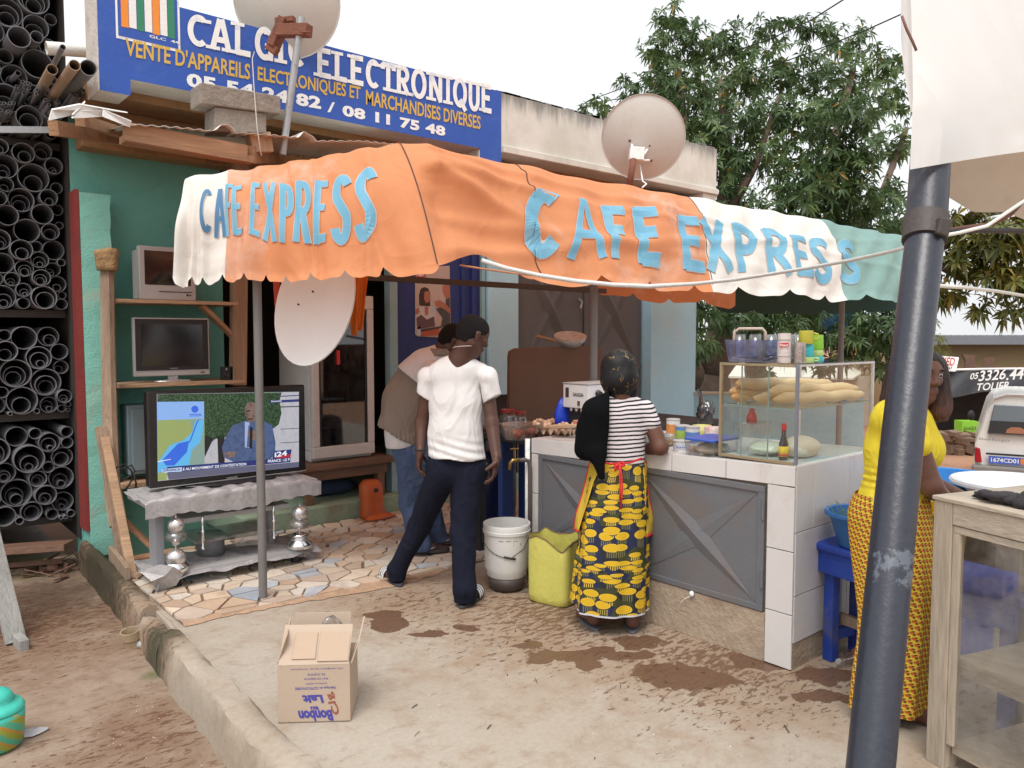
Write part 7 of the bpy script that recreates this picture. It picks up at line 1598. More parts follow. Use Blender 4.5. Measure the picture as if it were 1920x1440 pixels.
b2 += [rc(a2(820, 700, 5.45), a2(850, 770, 5.4), .05, .042, None, .03), rc(a2(850, 770, 5.4), a2(890, 800, 5.3), .04, .03, None, .02)] + hand_prims(a2(890, 800, 5.3), RT + V3(0, 0, -.1), V3(0, 0, -1), FH, .4)
sdf_obj('body', b2, m_skin1, man2, .007); sdf_obj('hair', hair_cap(h2c, h2f, V3(0, 0, 1) + RT * .4, .24, .012), m_hair, man2, .007)
jk = [rc(a2(790, 715), a2(770, 755), .185, .195, (FH, .80), .06), rc(a2(770, 755), a2(757, 795), .195, .170, (FH, .85), .06), rc(a2(757, 795), a2(760, 815), .165, .150, (FH, .9), .04), rc(a2(815, 705, 5.45), a2(848, 765, 5.38), .075, .06, None, .04)]
def jkw(P):
 P = folds(.010, 20, 14, (1, 1, .6))(P); c = a2(757, 800); z = P[:, 2]; x = (P - c) @ RT
 hemz = a2(750, 815)[2] - .62 * x - .03; gat = np.clip(1 - np.abs(P[:, 2] - hemz) / .09, 0, 1); an = np.arctan2((P - c) @ FH, x)
 d = P - c; d[:, 2] = 0; d /= np.linalg.norm(d, axis=1)[:, None] + 1e-6; P = P + d * (gat * (.012 + .006 * np.sin(an * 30)))[:, None]
 return P
creases(m_taupe, 7, .3); creases(m_yoke, 7, .2); creases(m_jean, 9, .35)
sdf_obj('jacket', jk, m_taupe, man2, .009, jkw, [(a2(748, 816), RT * -.55 - V3(0, 0, 1), .004)])
yk = [rc(a2(803, 705), a2(826, 668, 5.58), .165, .09, (FH, .85), .05), rc(a2(776, 718, 5.57), a2(800, 692, 5.57), .162, .15, (FH, .9), .05), rc(a2(812, 700, 5.42), a2(825, 722, 5.38), .088, .08, None, .04)]
def ykw(P):
 return folds(.006, 20, 15)(P)
sdf_obj('jacket_yoke', yk, m_yoke, man2, .009, ykw, [(a2(755, 690), RT * -.75 - V3(0, 0, 1), .002)])
co_ = [(RT * math.cos(t) * .095 + FH * math.sin(t) * .085) for t in np.linspace(2.4, 6.6, 16)]
obj('collar', MB().grid(lambda s, t: a2(826, 662, 5.56) + (RT * math.cos(2.2 + 4.4 * s) * .088 + FH * math.sin(2.2 + 4.4 * s) * .08) * (1 + .12 * (1 - t)) + nz(RT * .35 + V3(0, 0, 1)) * (.055 * t - .02), 20, 3), m_taupe, man2, smooth=True, solid=.006)
stl = [rc(a2(756, 812), a2(758, 828), .138, .140, (FH, .85), .04)]
sdf_obj('shirt_tail', stl, m_yoke, man2, .009, folds(.008, 18, 16), [(a2(748, 838), RT * .1 - V3(0, 0, 1), .004)])
jn = [rc(a2(768, 842), a2(792, 845), .125, .125, (FH, .9), .05), rc(a2(770, 860), at(768, 940, 5.72), .105, .085, None, .04), rc(at(768, 940, 5.72), F1 + V3(0, 0, .07) - fdir * .03, .08, .085, None, .03), rc(a2(795, 860), at(800, 935, 5.75), .105, .085, None, .04), rc(at(800, 935, 5.75), F2 + V3(0, 0, .07) - fdir * .03, .08, .085, None, .03)]
sdf_obj('jeans', jn, m_jean, man2, .009, folds(.008, 22, 17, (1, 1, .9), hem=lambda P: .06))
m_shoe = pm('dark_brown_shoe', (.035, .02, .018), .5, .2)
for F in (F1, F2):
 sh = sdf_obj('shoe', [rc(F - fdir * .06 + V3(0, 0, .05), F + fdir * .06 + V3(0, 0, .045), .042, .042, None, .02), rc(F + fdir * .05 + V3(0, 0, .04), F + fdir * .16 + V3(0, 0, .028), .042, .030, None, .02), rc(F - fdir * .05 + V3(0, 0, .07), F + V3(0, 0, .085) - fdir * .03, .045, .04, None, .02)], m_shoe, man2, .007)
 obj('shoe_sole', sole(F - fdir * .11, fdir, .29, .045, .022, .018), m_sole, sh)
 sw_ = [(-.05, .055), (-.02, .038), (.03, .040), (.085, .062), (.03, .05), (-.02, .050)]
 obj('shoe_mark', MB().prism([F + fdir * x - FH * .0445 + V3(0, 0, z + .0) for x, z in sw_], -FH * .003), m_sw, sh)
# ---- woman at the counter
D3 = 4.28; a3 = lambda u, v, d=D3: at(u, v, d)
wom = thing('person', 'woman at the counter in black headscarf, striped top and long yellow mushroom print wrapper', 'person', (3.1, 2.85, 0))
h3c = a3(1161, 702, 4.27); h3f = nz(FH * 1. + V3(0, 0, -.35) - RT * .05); hp3, hq3, hx3 = head_prims(h3c, h3f, V3(0, 0, 1), .235, a3(1163, 762, 4.28))
H1, H2 = onZ(1118, 1182, .0), onZ(1186, 1187, .0); wf1, wf2 = nz(FH - RT * .25), nz(FH + RT * .12)
el, wr = a3(1238, 838, 4.24), a3(1196, 845, 4.50); ell, wrl = a3(1096, 846, 4.27), a3(1125, 842, 4.5)
b3 = hp3 + [rc(a3(1163, 762), a3(1163, 785), .052, .07, (FH, .7), .02), rc(a3(1163, 785), a3(1164, 845), .095, .08, (FH, .6), .03), rc(a3(1120, 772), a3(1210, 768), .042, .042, None, .04), rc(a3(1160, 860), a3(1155, 920), .085, .10, (FH, .7), .03),
     rc(a3(1213, 773), el, .046, .043, None, .03), rc(el, wr, .042, .028, None, .02), rc(a3(1112, 776), ell, .046, .042, None, .03), rc(ell, wrl, .041, .028, None, .02)]
b3 += hand_prims(wr, FH + RT * -.3, V3(0, 0, -1), -RT, .3, .175) + hand_prims(wrl, FH + RT * .3, V3(0, 0, -1), RT, .3, .175)
b3 += [rc(a3(1135, 930), a3(1122, 1040), .07, .055, None, .03), rc(a3(1120, 1040), H1 + wf1 * .045 + V3(0, 0, .09), .055, .034, None, .03), rc(a3(1178, 930), a3(1180, 1040), .07, .055, None, .03), rc(a3(1186, 1040), H2 + wf2 * .045 + V3(0, 0, .09), .055, .034, None, .03)]
b3 += foot_prims(H1 + V3(0, 0, .012), wf1, .235, H1 + wf1 * .045 + V3(0, 0, .1), 1) + foot_prims(H2 + V3(0, 0, .012), wf2, .235, H2 + wf2 * .045 + V3(0, 0, .1), -1)
sdf_obj('body', b3, m_skin2, wom, .0055)
for hl, dd in ((H1, wf1), (H2, wf2)): obj('sandal', sole(hl - dd * .006, dd, .25, .045, .001, .013), pm('grey_sandal', (.12, .12, .15), .7, .2), wom, bevel=.003)
m_strip = stripes_mat('striped_jersey', 2, 44, (.012, .012, .016), (.66, .60, .62), .40, slope=(-.03, .05))
top3 = [rc(a3(1161, 780), a3(1163, 802), .140, .130, (FH, .68), .04), rc(a3(1163, 802), a3(1165, 842), .128, .112, (FH, .70), .05), rc(a3(1165, 842), a3(1165, 868), .112, .118, (FH, .75), .05), rc(a3(1122, 772), a3(1208, 769), .052, .050, None, .05), rc(a3(1211, 772), a3(1222, 793, 4.26), .056, .052, None, .03), rc(a3(1115, 775), a3(1106, 800), .055, .05, None, .03), rc(a3(1164, 752), a3(1164, 764), .056, .062, None, .02, True)]
sdf_obj('striped_top', top3, m_strip, wom, .007, folds(.004, 26, 21))
m_scarf = None
def scarf_mat():
 m, nt, b = _nodes('black_scarf'); co = coords(nt); n1 = noise(nt, co, 16, 2, .5); n2 = noise(nt, co, 90, 4, .8)
 v = nd(nt, 'TexVoronoi', feature='DISTANCE_TO_EDGE'); v.inputs['Scale'].default_value = 26; nt.links.new(co, v.inputs['Vector'])
 f = mth(nt, 'MULTIPLY', ramp(nt, v.outputs['Distance'], .07, .03), mth(nt, 'MULTIPLY', ramp(nt, n1, .53, .6), ramp(nt, n2, .45, .55)))
 nt.links.new(mixc(nt, f, (.006, .005, .006), (.30, .19, .07)), b.inputs['Base Color']); b.inputs['Roughness'].default_value = .6; b.inputs['Specular IOR Level'].default_value = .35; return m
m_scarf = scarf_mat(); m_shawl = pm('black_shawl', (.004, .004, .005), .95, .2, 8, .3, 120, spec=.1)
sdf_obj('headscarf', [rc(a3(1160, 690, 4.27), a3(1162, 708, 4.26), .104, .103, (RT, .96), .04), rc(a3(1160, 715, 4.26), a3(1162, 740, 4.28), .085, .066, None, .04), rc(a3(1188, 735, 4.25), a3(1186, 742, 4.25), .02, .018, None, .03), rc(hq3(0, .42, -.1), hq3(0, .42, .02), .075, .06, None, .02, True)], m_scarf, wom, .006, folds(.003, 40, 22, (1, 1, 1)))
shl = [rc(a3(1143, 752, 4.22), a3(1118, 772, 4.20), .055, .06, None, .04), rc(a3(1118, 772, 4.22), a3(1107, 838, 4.22), .075, .068, None, .04), rc(a3(1124, 785, 4.16), a3(1119, 850, 4.155), .050, .048, (FH, .5), .04), rc(a3(1119, 850, 4.14), a3(1128, 894, 4.13), .040, .018, (FH, .6), .03), rc(a3(1100, 800, 4.25), a3(1094, 843, 4.25), .055, .05, None, .04)]
def shw(P):
 P = folds(.005, 30, 23)(P); x = (P - a3(1137, 800)) @ RT; ov = np.clip(x, 0, None); return P - RT * (ov * .9)[:, None]
sdf_obj('shawl', shl, m_shawl, wom, .007, shw)
def wrapper(name, rows, dep, ratio, mat, parent, rot=0., n=96, nz_=60, seed=0, foldamp=.006, wrapx=None, su=1.):
 """wrapped skirt: rings seen between a left and right edge, with cloth coordinates along girth and height"""
 Z, L_, R_ = [], [], []
 for (v, l, r) in rows:
  p, q = at(l, v, dep(v)), at(r, v, dep(v)); Z.append((p[2] + q[2]) / 2); L_.append(p); R_.append(q)
 vs = []; uv = []
 for j in range(nz_ + 1):
  t = j / nz_ * (len(rows) - 1); i = min(int(t), len(rows) - 2); f = t - i
  p = L_[i] * (1 - f) + L_[i + 1] * f; q = R_[i] * (1 - f) + R_[i + 1] * f; c = (p + q) / 2; w = np.linalg.norm((q - p)) / 2; low = j / nz_
  for k in range(n + 1):
   an = 2 * math.pi * k / n
   fo = foldamp * low * (math.sin(an * 7 + seed) + .6 * math.sin(an * 13 + 2 * low + seed))
   if wrapx is not None and math.sin(an) < 0: fo += .012 * low * (1 if math.cos(an) > wrapx + .05 * low else 0)
   P = c + RT * (w + fo) * math.cos(an) + FH * (w * ratio + fo) * math.sin(an); vs.append(P); uv.append((an * .185 * su, P[2]))
 fs = [(j * (n + 1) + k, (j + 1) * (n + 1) + k, (j + 1) * (n + 1) + k + 1, j * (n + 1) + k + 1) for j in range(nz_) for k in range(n)]
 mb = MB().add(vs, fs); o = obj(name, mb, mat, parent, smooth=True); ul = o.data.uv_layers.new(name='cloth')
 for poly in o.data.polygons:
  for li in poly.loop_indices: ul.data[li].uv = uv[o.data.loops[li].vertex_index]
 return o
def mushroom_mat():
 """yellow discs with ribbed stems over olive and blue, scale changing in bands"""
 m, nt, b = _nodes('mushroom_print'); uvn = nd(nt, 'UVMap'); uvn.uv_map = 'cloth'
 sp = nd(nt, 'SeparateXYZ'); nt.links.new(uvn.outputs[0], sp.inputs[0]); X, Z = sp.outputs[0], sp.outputs[1]
 Zw = mth(nt, 'ADD', Z, mth(nt, 'MULTIPLY', mth(nt, 'SINE', mth(nt, 'MULTIPLY', Z, 18.)), .020))
 cb = nd(nt, 'CombineXYZ'); nt.links.new(mth(nt, 'MULTIPLY', X, 11.4), cb.inputs[0]); nt.links.new(mth(nt, 'MULTIPLY', Zw, 20.), cb.inputs[1])
 v = nd(nt, 'TexVoronoi', feature='F1'); v.voronoi_dimensions = '2D'; v.inputs['Scale'].default_value = 1.; v.inputs['Randomness'].default_value = .8; nt.links.new(cb.outputs[0], v.inputs['Vector'])
 df_ = nd(nt, 'VectorMath', operation='SUBTRACT'); nt.links.new(cb.outputs[0], df_.inputs[0]); nt.links.new(v.outputs['Position'], df_.inputs[1])
 ds = nd(nt, 'SeparateXYZ'); nt.links.new(df_.outputs[0], ds.inputs[0]); lx, ly = ds.outputs[0], ds.outputs[1]
 cc = nd(nt, 'SeparateColor'); nt.links.new(v.outputs['Color'], cc.inputs[0]); r1, r2 = cc.outputs[0], cc.outputs[1]
 ex = mth(nt, 'MULTIPLY', lx, 1.); ey = mth(nt, 'MULTIPLY', mth(nt, 'SUBTRACT', ly, .10), 1.55)
 rad = mth(nt, 'SQRT', mth(nt, 'ADD', mth(nt, 'MULTIPLY', ex, ex), mth(nt, 'MULTIPLY', ey, ey)))
 R = mth(nt, 'ADD', .39, mth(nt, 'MULTIPLY', r1, .16))
 disc = ramp(nt, mth(nt, 'SUBTRACT', rad, R), .015, -.015); ring = mth(nt, 'MULTIPLY', ramp(nt, mth(nt, 'SUBTRACT', rad, R), .085, .06), 1.)
 rim = mth(nt, 'MULTIPLY', disc, ramp(nt, mth(nt, 'SUBTRACT', rad, R), -.075, -.05))
 stem = mth(nt, 'MULTIPLY', ramp(nt, mth(nt, 'ABSOLUTE', lx), .36, .32), ramp(nt, ly, -.05, -.10))
 rib = ramp(nt, mth(nt, 'ABSOLUTE', mth(nt, 'SUBTRACT', mth(nt, 'FRACT', mth(nt, 'MULTIPLY', lx, 8.)), .5)), .2, .3)
 base = mixc(nt, ramp(nt, r2, .45, .55), (.035, .04, .010), (.008, .013, .055)); base = mixc(nt, ramp(nt, r1, .70, .76), base, (.010, .010, .014))
 ribc = mixc(nt, ramp(nt, r2, .55, .6), (.55, .38, .05), (.16, .15, .03))
 c = mixc(nt, mth(nt, 'MULTIPLY', stem, rib), base, ribc); c = mixc(nt, ring, c, (.008, .008, .008)); c = mixc(nt, disc, c, (.60, .37, .008)); c = mixc(nt, mth(nt, 'MULTIPLY', rim, .55), c, (.66, .48, .08))
 hem = ramp(nt, Z, .124, .118); c = mixc(nt, hem, c, (.55, .55, .60))
 nt.links.new(c, b.inputs['Base Color']); b.inputs['Roughness'].default_value = .75
 bn = nd(nt, 'Bump'); bn.inputs['Strength'].default_value = .15; bn.inputs['Distance'].default_value = .01; nt.links.new(noise(nt, coords(nt), 180, 3), bn.inputs['Height']); nt.links.new(bn.outputs[0], b.inputs['Normal']); return m
m_mush = mushroom_mat()
rows = [(856, 1126, 1206), (870, 1118, 1208), (895, 1105, 1211), (945, 1093, 1213), (995, 1087, 1213), (1050, 1083, 1213), (1098, 1081, 1212), (1141, 1080, 1211)]
wrapper('wrapper_skirt', rows, lambda v: 4.28, .72, m_mush, wom, seed=1, wrapx=-.92)
rows = [(900, 1112, 1190), (950, 1096, 1190), (1000, 1086, 1190), (1050, 1076, 1190), (1095, 1071, 1190), (1124, 1067, 1190)]
wrapper('wrapper_underlap', rows, lambda v: 4.33, .66, m_mush, wom, seed=2, nz_=40)
m_apr = pm('yellow_apron', (.66, .45, .045), .8, .06, 9, .2, 160, trans=.12); m_redb = pm('red_binding', (.55, .02, .02), .75, .1, 20, .2, 120)
def flap(inner, outer, d0, d1, nm='apron'):
 def cv(pts, t): i = min(int(t * (len(pts) - 1)), len(pts) - 2); f = t * (len(pts) - 1) - i; return np.array(pts[i]) * (1 - f) + np.array(pts[i + 1]) * f
 fn = lambda s, t: at(*(cv(inner, t) * (1 - s) + cv(outer, t) * s), d0 + (d1 - d0) * s + .012 * math.sin(s * 5 + t * 9))
 o = obj(nm, MB().grid(fn, 8, 24), m_apr, wom, smooth=True, solid=.003)
 obj('apron_binding', MB().tube([fn(1., t) for t in np.linspace(.06, 1, 24)] + [fn(s, 1.) for s in np.linspace(.9, 0, 6)], .0062, 6), m_redb, o, smooth=True); return o
flap([(1131, 862), (1122, 885), (1112, 905), (1102, 940), (1092, 970), (1084, 996)], [(1122, 858), (1106, 868), (1099, 900), (1090, 935), (1080, 965), (1077, 992)], 4.20, 4.34)
flap([(1198, 860), (1206, 878), (1209, 905), (1210, 940), (1211, 975), (1213, 1006)], [(1204, 857), (1214, 872), (1213, 905), (1217, 940), (1226, 972), (1224, 1000)], 4.22, 4.36)
obj('apron_tie', MB().tube([a3(u, v, 4.155 + .0 * u) for u, v in [(1131, 866), (1145, 870), (1163, 868), (1180, 868), (1204, 859)]], .006, 6), m_redb, wom, smooth=True)
bow = obj('apron_bow', MB().tube([a3(u, v, 4.13) for u, v in [(1163, 869), (1154, 874), (1153, 882), (1162, 876), (1170, 872), (1168, 866), (1163, 869)]], [.006, .012, .010, .006, .010, .008, .006], 7), m_redb, wom, smooth=True)
for pts in ([(1163, 870), (1165, 890), (1167, 915), (1164, 955)], [(1162, 870), (1162, 890), (1163, 920), (1162, 938)]): obj('bow_tail', MB().tube([a3(u, v, 4.125 - .0003 * (v - 860)) for u, v in pts], .0048, 6), m_redb, bow, smooth=True)
# ---- woman in yellow behind the leaning pole
D4 = 3.36; a4 = lambda u, v, d=D4: at(u, v, d)
wy = thing('person', 'woman in yellow top and fine patterned wrapper half hidden by the leaning black pole', 'person', (3.25, 1.35, 0))
h4c = a4(1727, 706, 3.34); h4f = nz(-FH * .96 + RT * .16 - V3(0, 0, .06)); hp4, hq4, hx4 = head_prims(h4c, h4f, V3(0, 0, 1) + RT * .06, .225, a4(1706, 768, 3.36))
F4 = onZ(1672, 1350, .0); f4d = nz(RT * .97 - FH * .22); F5 = onZ(1600, 1318, .0); f5d = nz(RT * .95 + FH * .2)
e4, w4 = a4(1747, 912, 3.22), a4(1790, 955, 3.40)
b4 = hp4 + [rc(a4(1706, 768), a4(1695, 800), .055, .09, None, .04), rc(a4(1690, 800), a4(1680, 900), .085, .075, (FH, .9), .03), rc(a4(1668, 930), a4(1668, 960), .08, .09, None, .03),
     rc(a4(1702, 790, 3.24), e4, .050, .042, None, .03), rc(e4, w4, .042, .028, None, .02), rc(a4(1690, 790, 3.48), a4(1735, 900, 3.52), .05, .042, None, .03), rc(a4(1735, 900, 3.52), a4(1800, 930, 3.5), .04, .028, None, .02)]
b4 += hand_prims(w4, RT + FH * .4 + V3(0, 0, -.3), V3(0, 0, -1), FH, .4, .17) + hand_prims(a4(1800, 930, 3.5), RT + V3(0, 0, -.3), V3(0, 0, -1), -FH, .4, .17)
b4 += [rc(a4(1675, 985), a4(1680, 1150), .07, .055, None, .03), rc(a4(1680, 1150), F4 + f4d * .045 + V3(0, 0, .09), .056, .036, None, .03), rc(a4(1650, 985), a4(1640, 1150, 3.4), .07, .055, None, .03), rc(a4(1640, 1150, 3.4), F5 + f5d * .045 + V3(0, 0, .09), .056, .036, None, .03)]
b4 += foot_prims(F4, f4d, .24, F4 + f4d * .045 + V3(0, 0, .1), 1) + foot_prims(F5, f5d, .24, F5 + f5d * .045 + V3(0, 0, .1), -1)
sdf_obj('body', b4, m_skin2, wy, .0055)
for s_ in (1, -1):
 e = obj('eye', MB().ell(hq4(.145 * s_, .312, .060), .0112, 12, 8), pm('eye_white', (.55, .50, .47), .25), wy, smooth=True)
 obj('iris', MB().ell(hq4(.142 * s_, .346, .058), (.0058, .0058, .0058), 10, 6), m_black, e, smooth=True)
 obj('eyebrow', MB().tube([hq4(.07 * s_, .385, .145), hq4(.15 * s_, .365, .165), hq4(.22 * s_, .315, .145)], .0035, 5), m_hair, wy, smooth=True)
m_bh = None
def brown_hair():
 m, nt, b = _nodes('brown_hair'); co = coords(nt, 'Object', (1, 1, .12)); n1 = noise(nt, co, 90, 4, .7); geo = nd(nt, 'NewGeometry'); sp = nd(nt, 'SeparateXYZ'); nt.links.new(geo.outputs['Position'], sp.inputs[0])
 tip = ramp(nt, mth(nt, 'ADD', sp.outputs[2], mth(nt, 'MULTIPLY', n1, .06)), 1.46, 1.28)
 c = mixc(nt, tip, (.020, .010, .009), (.105, .034, .022)); c = mixc(nt, ramp(nt, n1, .4, .65), c, mixc(nt, .6, c, (.005, .003, .003))); nt.links.new(c, b.inputs['Base Color']); b.inputs['Roughness'].default_value = .6
 bn = nd(nt, 'Bump'); bn.inputs['Strength'].default_value = .9; bn.inputs['Distance'].default_value = .01; nt.links.new(n1, bn.inputs['Height']); nt.links.new(bn.outputs[0], b.inputs['Normal']); return m
m_bh = brown_hair()
hr4 = [rc(hq4(0, -.06, .17), hq4(0, .0, .18), .40 * .225, .37 * .225, None, .02), rc(a4(1758, 712, 3.33), a4(1762, 775, 3.32), .030, .036, None, .03), rc(a4(1752, 690, 3.36), a4(1760, 760, 3.36), .05, .052, None, .04), rc(a4(1690, 690, 3.36), a4(1672, 748, 3.36), .055, .05, None, .04), rc(a4(1715, 700, 3.42), a4(1715, 765, 3.44), .09, .075, None, .05), rc(hq4(0, .52, -.12), hq4(0, .50, .06), .31 * .225, .27 * .225, None, .02, True)]
def hrw(P):
 N = fnoise(P * (1, 1, .15), 150, 31); C = h4c; D = P - C; D[:, 2] *= .3; D /= np.linalg.norm(D, axis=1)[:, None]; return P + D * (N * .005 * np.clip((1.55 - P[:, 2]) / .15, .2, 1))[:, None]
ho = sdf_obj('hair', hr4, m_bh, wy, .0055, hrw)
mb = MB(); rb = random.Random(12)
for i in range(340):
 side = rb.random(); u = rb.uniform(1738, 1774) if side < .65 else rb.uniform(1655, 1690); v = rb.uniform(690, 765); d = rb.uniform(3.29, 3.40)
 p = at(u, v, d); q = p + V3(0, 0, -rb.uniform(.03, .07)) + RT * rb.uniform(.0, .018) * (1 if side < .65 else -1); w = RT * rb.uniform(.0006, .0014); mb.add([p - w, p + w, q], [(0, 1, 2)])
obj('hair_ends', mb, m_bh, wy, kind='stuff')
m_yt = pm('yellow_jersey', (.76, .60, .030), .8, .05, 6, .2, 200)
ye4 = [rc(a4(1690, 800), a4(1683, 850), .128, .128, (FH, .95), .05), rc(a4(1683, 850), a4(1678, 900), .128, .112, (FH, .95), .05), rc(a4(1678, 900), a4(1668, 950), .112, .142, (FH, .95), .05), rc(a4(1732, 842, 3.34), a4(1727, 852, 3.42), .078, .075, None, .06), rc(a4(1672, 785, 3.30), a4(1700, 782, 3.42), .075, .075, None, .05),
       rc(a4(1702, 792, 3.24), a4(1722, 832, 3.215), .062, .056, None, .03), rc(a4(1690, 790, 3.48), a4(1710, 840, 3.5), .06, .055, None, .03), rc(a4(1706, 765), a4(1704, 775), .05, .055, None, .02, True)]
def yw(P):
 P = folds(.005, 22, 33, (1, 1, .6))(P); z = P[:, 2]; band = np.clip(1 - abs(z - a4(1650, 893)[2]) / .06, 0, 1); D = P - a4(1680, 890); D[:, 2] = 0; D /= np.linalg.norm(D, axis=1)[:, None] + 1e-6
 P = P + D * (band * .007 * np.sin(z * 210))[:, None]; x = (P - a4(1605, 938)) @ RT; lim = a4(1605, 938)[2] - .36 * x; return P
creases(m_yt, 6, .4)
sdf_obj('yellow_top', ye4, m_yt, wy, .0065, yw, [(a4(1605, 940), RT * -.36 - V3(0, 0, 1), .004)])
def bird_mat():
 m, nt, b = _nodes('fine_print'); uvn = nd(nt, 'UVMap'); uvn.uv_map = 'cloth'; mp = nd(nt, 'Mapping'); nt.links.new(uvn.outputs[0], mp.inputs[0]); mp.inputs['Scale'].default_value = (34, 46, 1); mp.inputs['Rotation'].default_value = (0, 0, .12)
 sp = nd(nt, 'SeparateXYZ'); nt.links.new(mp.outputs[0], sp.inputs[0]); row = mth(nt, 'FLOOR', sp.outputs[1]); X = mth(nt, 'ADD', sp.outputs[0], mth(nt, 'MULTIPLY', mth(nt, 'MODULO', row, 2.), .5))
 lx = mth(nt, 'SUBTRACT', mth(nt, 'FRACT', X), .5); ly = mth(nt, 'SUBTRACT', mth(nt, 'FRACT', sp.outputs[1]), .5)
 def dsc(cx, cy, rx, ry): 
  a_ = mth(nt, 'DIVIDE', mth(nt, 'SUBTRACT', lx, cx), rx); b_ = mth(nt, 'DIVIDE', mth(nt, 'SUBTRACT', ly, cy), ry); return ramp(nt, mth(nt, 'ADD', mth(nt, 'MULTIPLY', a_, a_), mth(nt, 'MULTIPLY', b_, b_)), 1.15, .85)
 c = mixc(nt, dsc(.32, -.22, .26, .26), (.62, .42, .03), (.10, .07, .015)); c = mixc(nt, dsc(-.12, .02, .34, .27), c, (.46, .09, .015)); c = mixc(nt, dsc(.12, .25, .24, .12), c, (.03, .015, .01)); c = mixc(nt, dsc(-.4, .32, .12, .12), c, (.55, .38, .03))
 nt.links.new(c, b.inputs['Base Color']); b.inputs['Roughness'].default_value = .8; return m
m_bird = bird_mat()
rows = [(925, 1606, 1738), (945, 1596, 1741), (965, 1591, 1742), (1000, 1593, 1745), (1050, 1599, 1748), (1100, 1606, 1748), (1150, 1612, 1747), (1200, 1611, 1743), (1260, 1602, 1737), (1325, 1596, 1732)]
wrapper('wrapper_skirt', rows, lambda v: 3.36 - .09 * sstep(950, 1300, v), .74, m_bird, wy, seed=4, foldamp=.009, su=1.)
# ================================================================== TREES
def leaf_mat(name, dark, mid, light, sc=.9, trans=.28):
 m, nt, b = _nodes(name); geo = nd(nt, 'NewGeometry'); co = geo.outputs['Position']; n1 = noise(nt, co, sc, 3, .6); n2 = noise(nt, co, 9, 2, .6); ri = geo.outputs['Random Per Island']
 f = mth(nt, 'ADD', mth(nt, 'MULTIPLY', n1, .75), mth(nt, 'MULTIPLY', ri, .35))
 c = mixc(nt, ramp(nt, f, .3, .58), dark, mid); c = mixc(nt, ramp(nt, f, .60, .80), c, light); c = mixc(nt, ramp(nt, ri, .988, .994), c, (.30, .17, .02))
 nt.links.new(c, b.inputs['Base Color']); b.inputs['Roughness'].default_value = .42; b.inputs['Specular IOR Level'].default_value = .45
 tr = nd(nt, 'BsdfTranslucent'); nt.links.new(c, tr.inputs[0]); mx = nd(nt, 'MixShader'); mx.inputs[0].default_value = trans
 nt.links.new(b.outputs[0], mx.inputs[1]); nt.links.new(tr.outputs[0], mx.inputs[2]); nt.links.new(mx.outputs[0], nt.nodes['Material Output'].inputs[0]); return m
def foliage(clumps, seed, ll=.2, per=60, lw=.27):
 """drooping whorls of long leaves spread through each clump (place, size)"""
 r = np.random.RandomState(seed); V, F = [], []
 for c, R, dens in clumps:
  n = int(per * dens * (R / .6) ** 2)
  for _ in range(n):
   d = r.normal(size=3); d /= np.linalg.norm(d); p = c + d * R * (r.rand() ** .45) * (1, 1, .8); out = nz(d * .8 + r.normal(size=3) * .5 + (0, 0, .25)); k = r.randint(7, 12)
   e1 = nz(np.cross(out, (0.3, .2, 1))); e2 = np.cross(out, e1)
   for i in range(k):
    a = 6.283 * i / k + r.rand() * .5; L = ll * r.uniform(.7, 1.25); t = nz(e1 * math.cos(a) + e2 * math.sin(a) + out * r.uniform(-.1, .8) + (0, 0, -.25)); sd_ = nz(np.cross(t, out)) * L * lw * .5
    m1 = p + t * L * .45; m2 = p + t * L + V3(0, 0, -L * r.uniform(.15, .5)); o = len(V); up_ = nz(np.cross(sd_, t)) * L * .03
    V += [p, m1 + sd_ + up_, m2, m1 - sd_ + up_, m1]; F += [(o, o + 1, o + 4), (o + 1, o + 2, o + 4), (o, o + 4, o + 3), (o + 4, o + 2, o + 3)]
 mb = MB(); mb.v = V; mb.f = F; return mb
m_bark = pm('tree_bark', (.15, .10, .075), .95, .4, 6, .9, 26, (.07, .05, .04), 3, .7)
m_leaf = leaf_mat('mango_leaf', (.04, .078, .03), (.09, .155, .058), (.17, .24, .075), trans=.4); m_leaf2 = leaf_mat('olive_mango_leaf', (.05, .07, .016), (.13, .14, .03), (.30, .23, .05), 1.1); m_leaf3 = leaf_mat('bright_shrub_leaf', (.05, .08, .015), (.16, .17, .03), (.25, .25, .05), 2.)
def clump(*q): return [(at(u, v, d), r * d / FPX, de) for u, v, r, d, de in q]
def limb(mb, pts, r0, r1): mb.tube([np.asarray(p) for p in pts], list(np.linspace(r0, r1, len(pts))), 10)
tb_ = at(1338, 760, 12.2); tb_[2] = -1.1
mt = thing('mango_tree', 'great dark green mango tree rising behind the shop and the low blue wall', 'tree', tb_)
mb = MB(); A_ = at(1336, 705, 12.2)
limb(mb, [tb_, at(1332, 735, 12.2), A_], .34, .27); limb(mb, [at(1320, 735, 12.2), at(1300, 690, 12.1), at(1285, 620, 12), at(1270, 480, 12.2), at(1285, 250, 13), at(1270, 120, 13.6)], .17, .05)
limb(mb, [A_, at(1345, 640, 12.2), at(1360, 560, 12.3), at(1355, 420, 12.5), at(1362, 270, 13), at(1350, 150, 13.4)], .24, .05); limb(mb, [A_, at(1380, 650, 12.3), at(1440, 560, 12.5), at(1500, 430, 12.6), at(1560, 280, 13), at(1600, 130, 13.6)], .2, .05)
limb(mb, [at(1440, 560, 12.5), at(1540, 480, 12.8), at(1640, 400, 13.2), at(1700, 240, 13.5)], .12, .04); limb(mb, [at(1355, 420, 12.5), at(1420, 300, 12.6), at(1460, 180, 13)], .1, .03); limb(mb, [at(1270, 480, 12.2), at(1200, 300, 12.8), at(1150, 200, 13)], .09, .03)
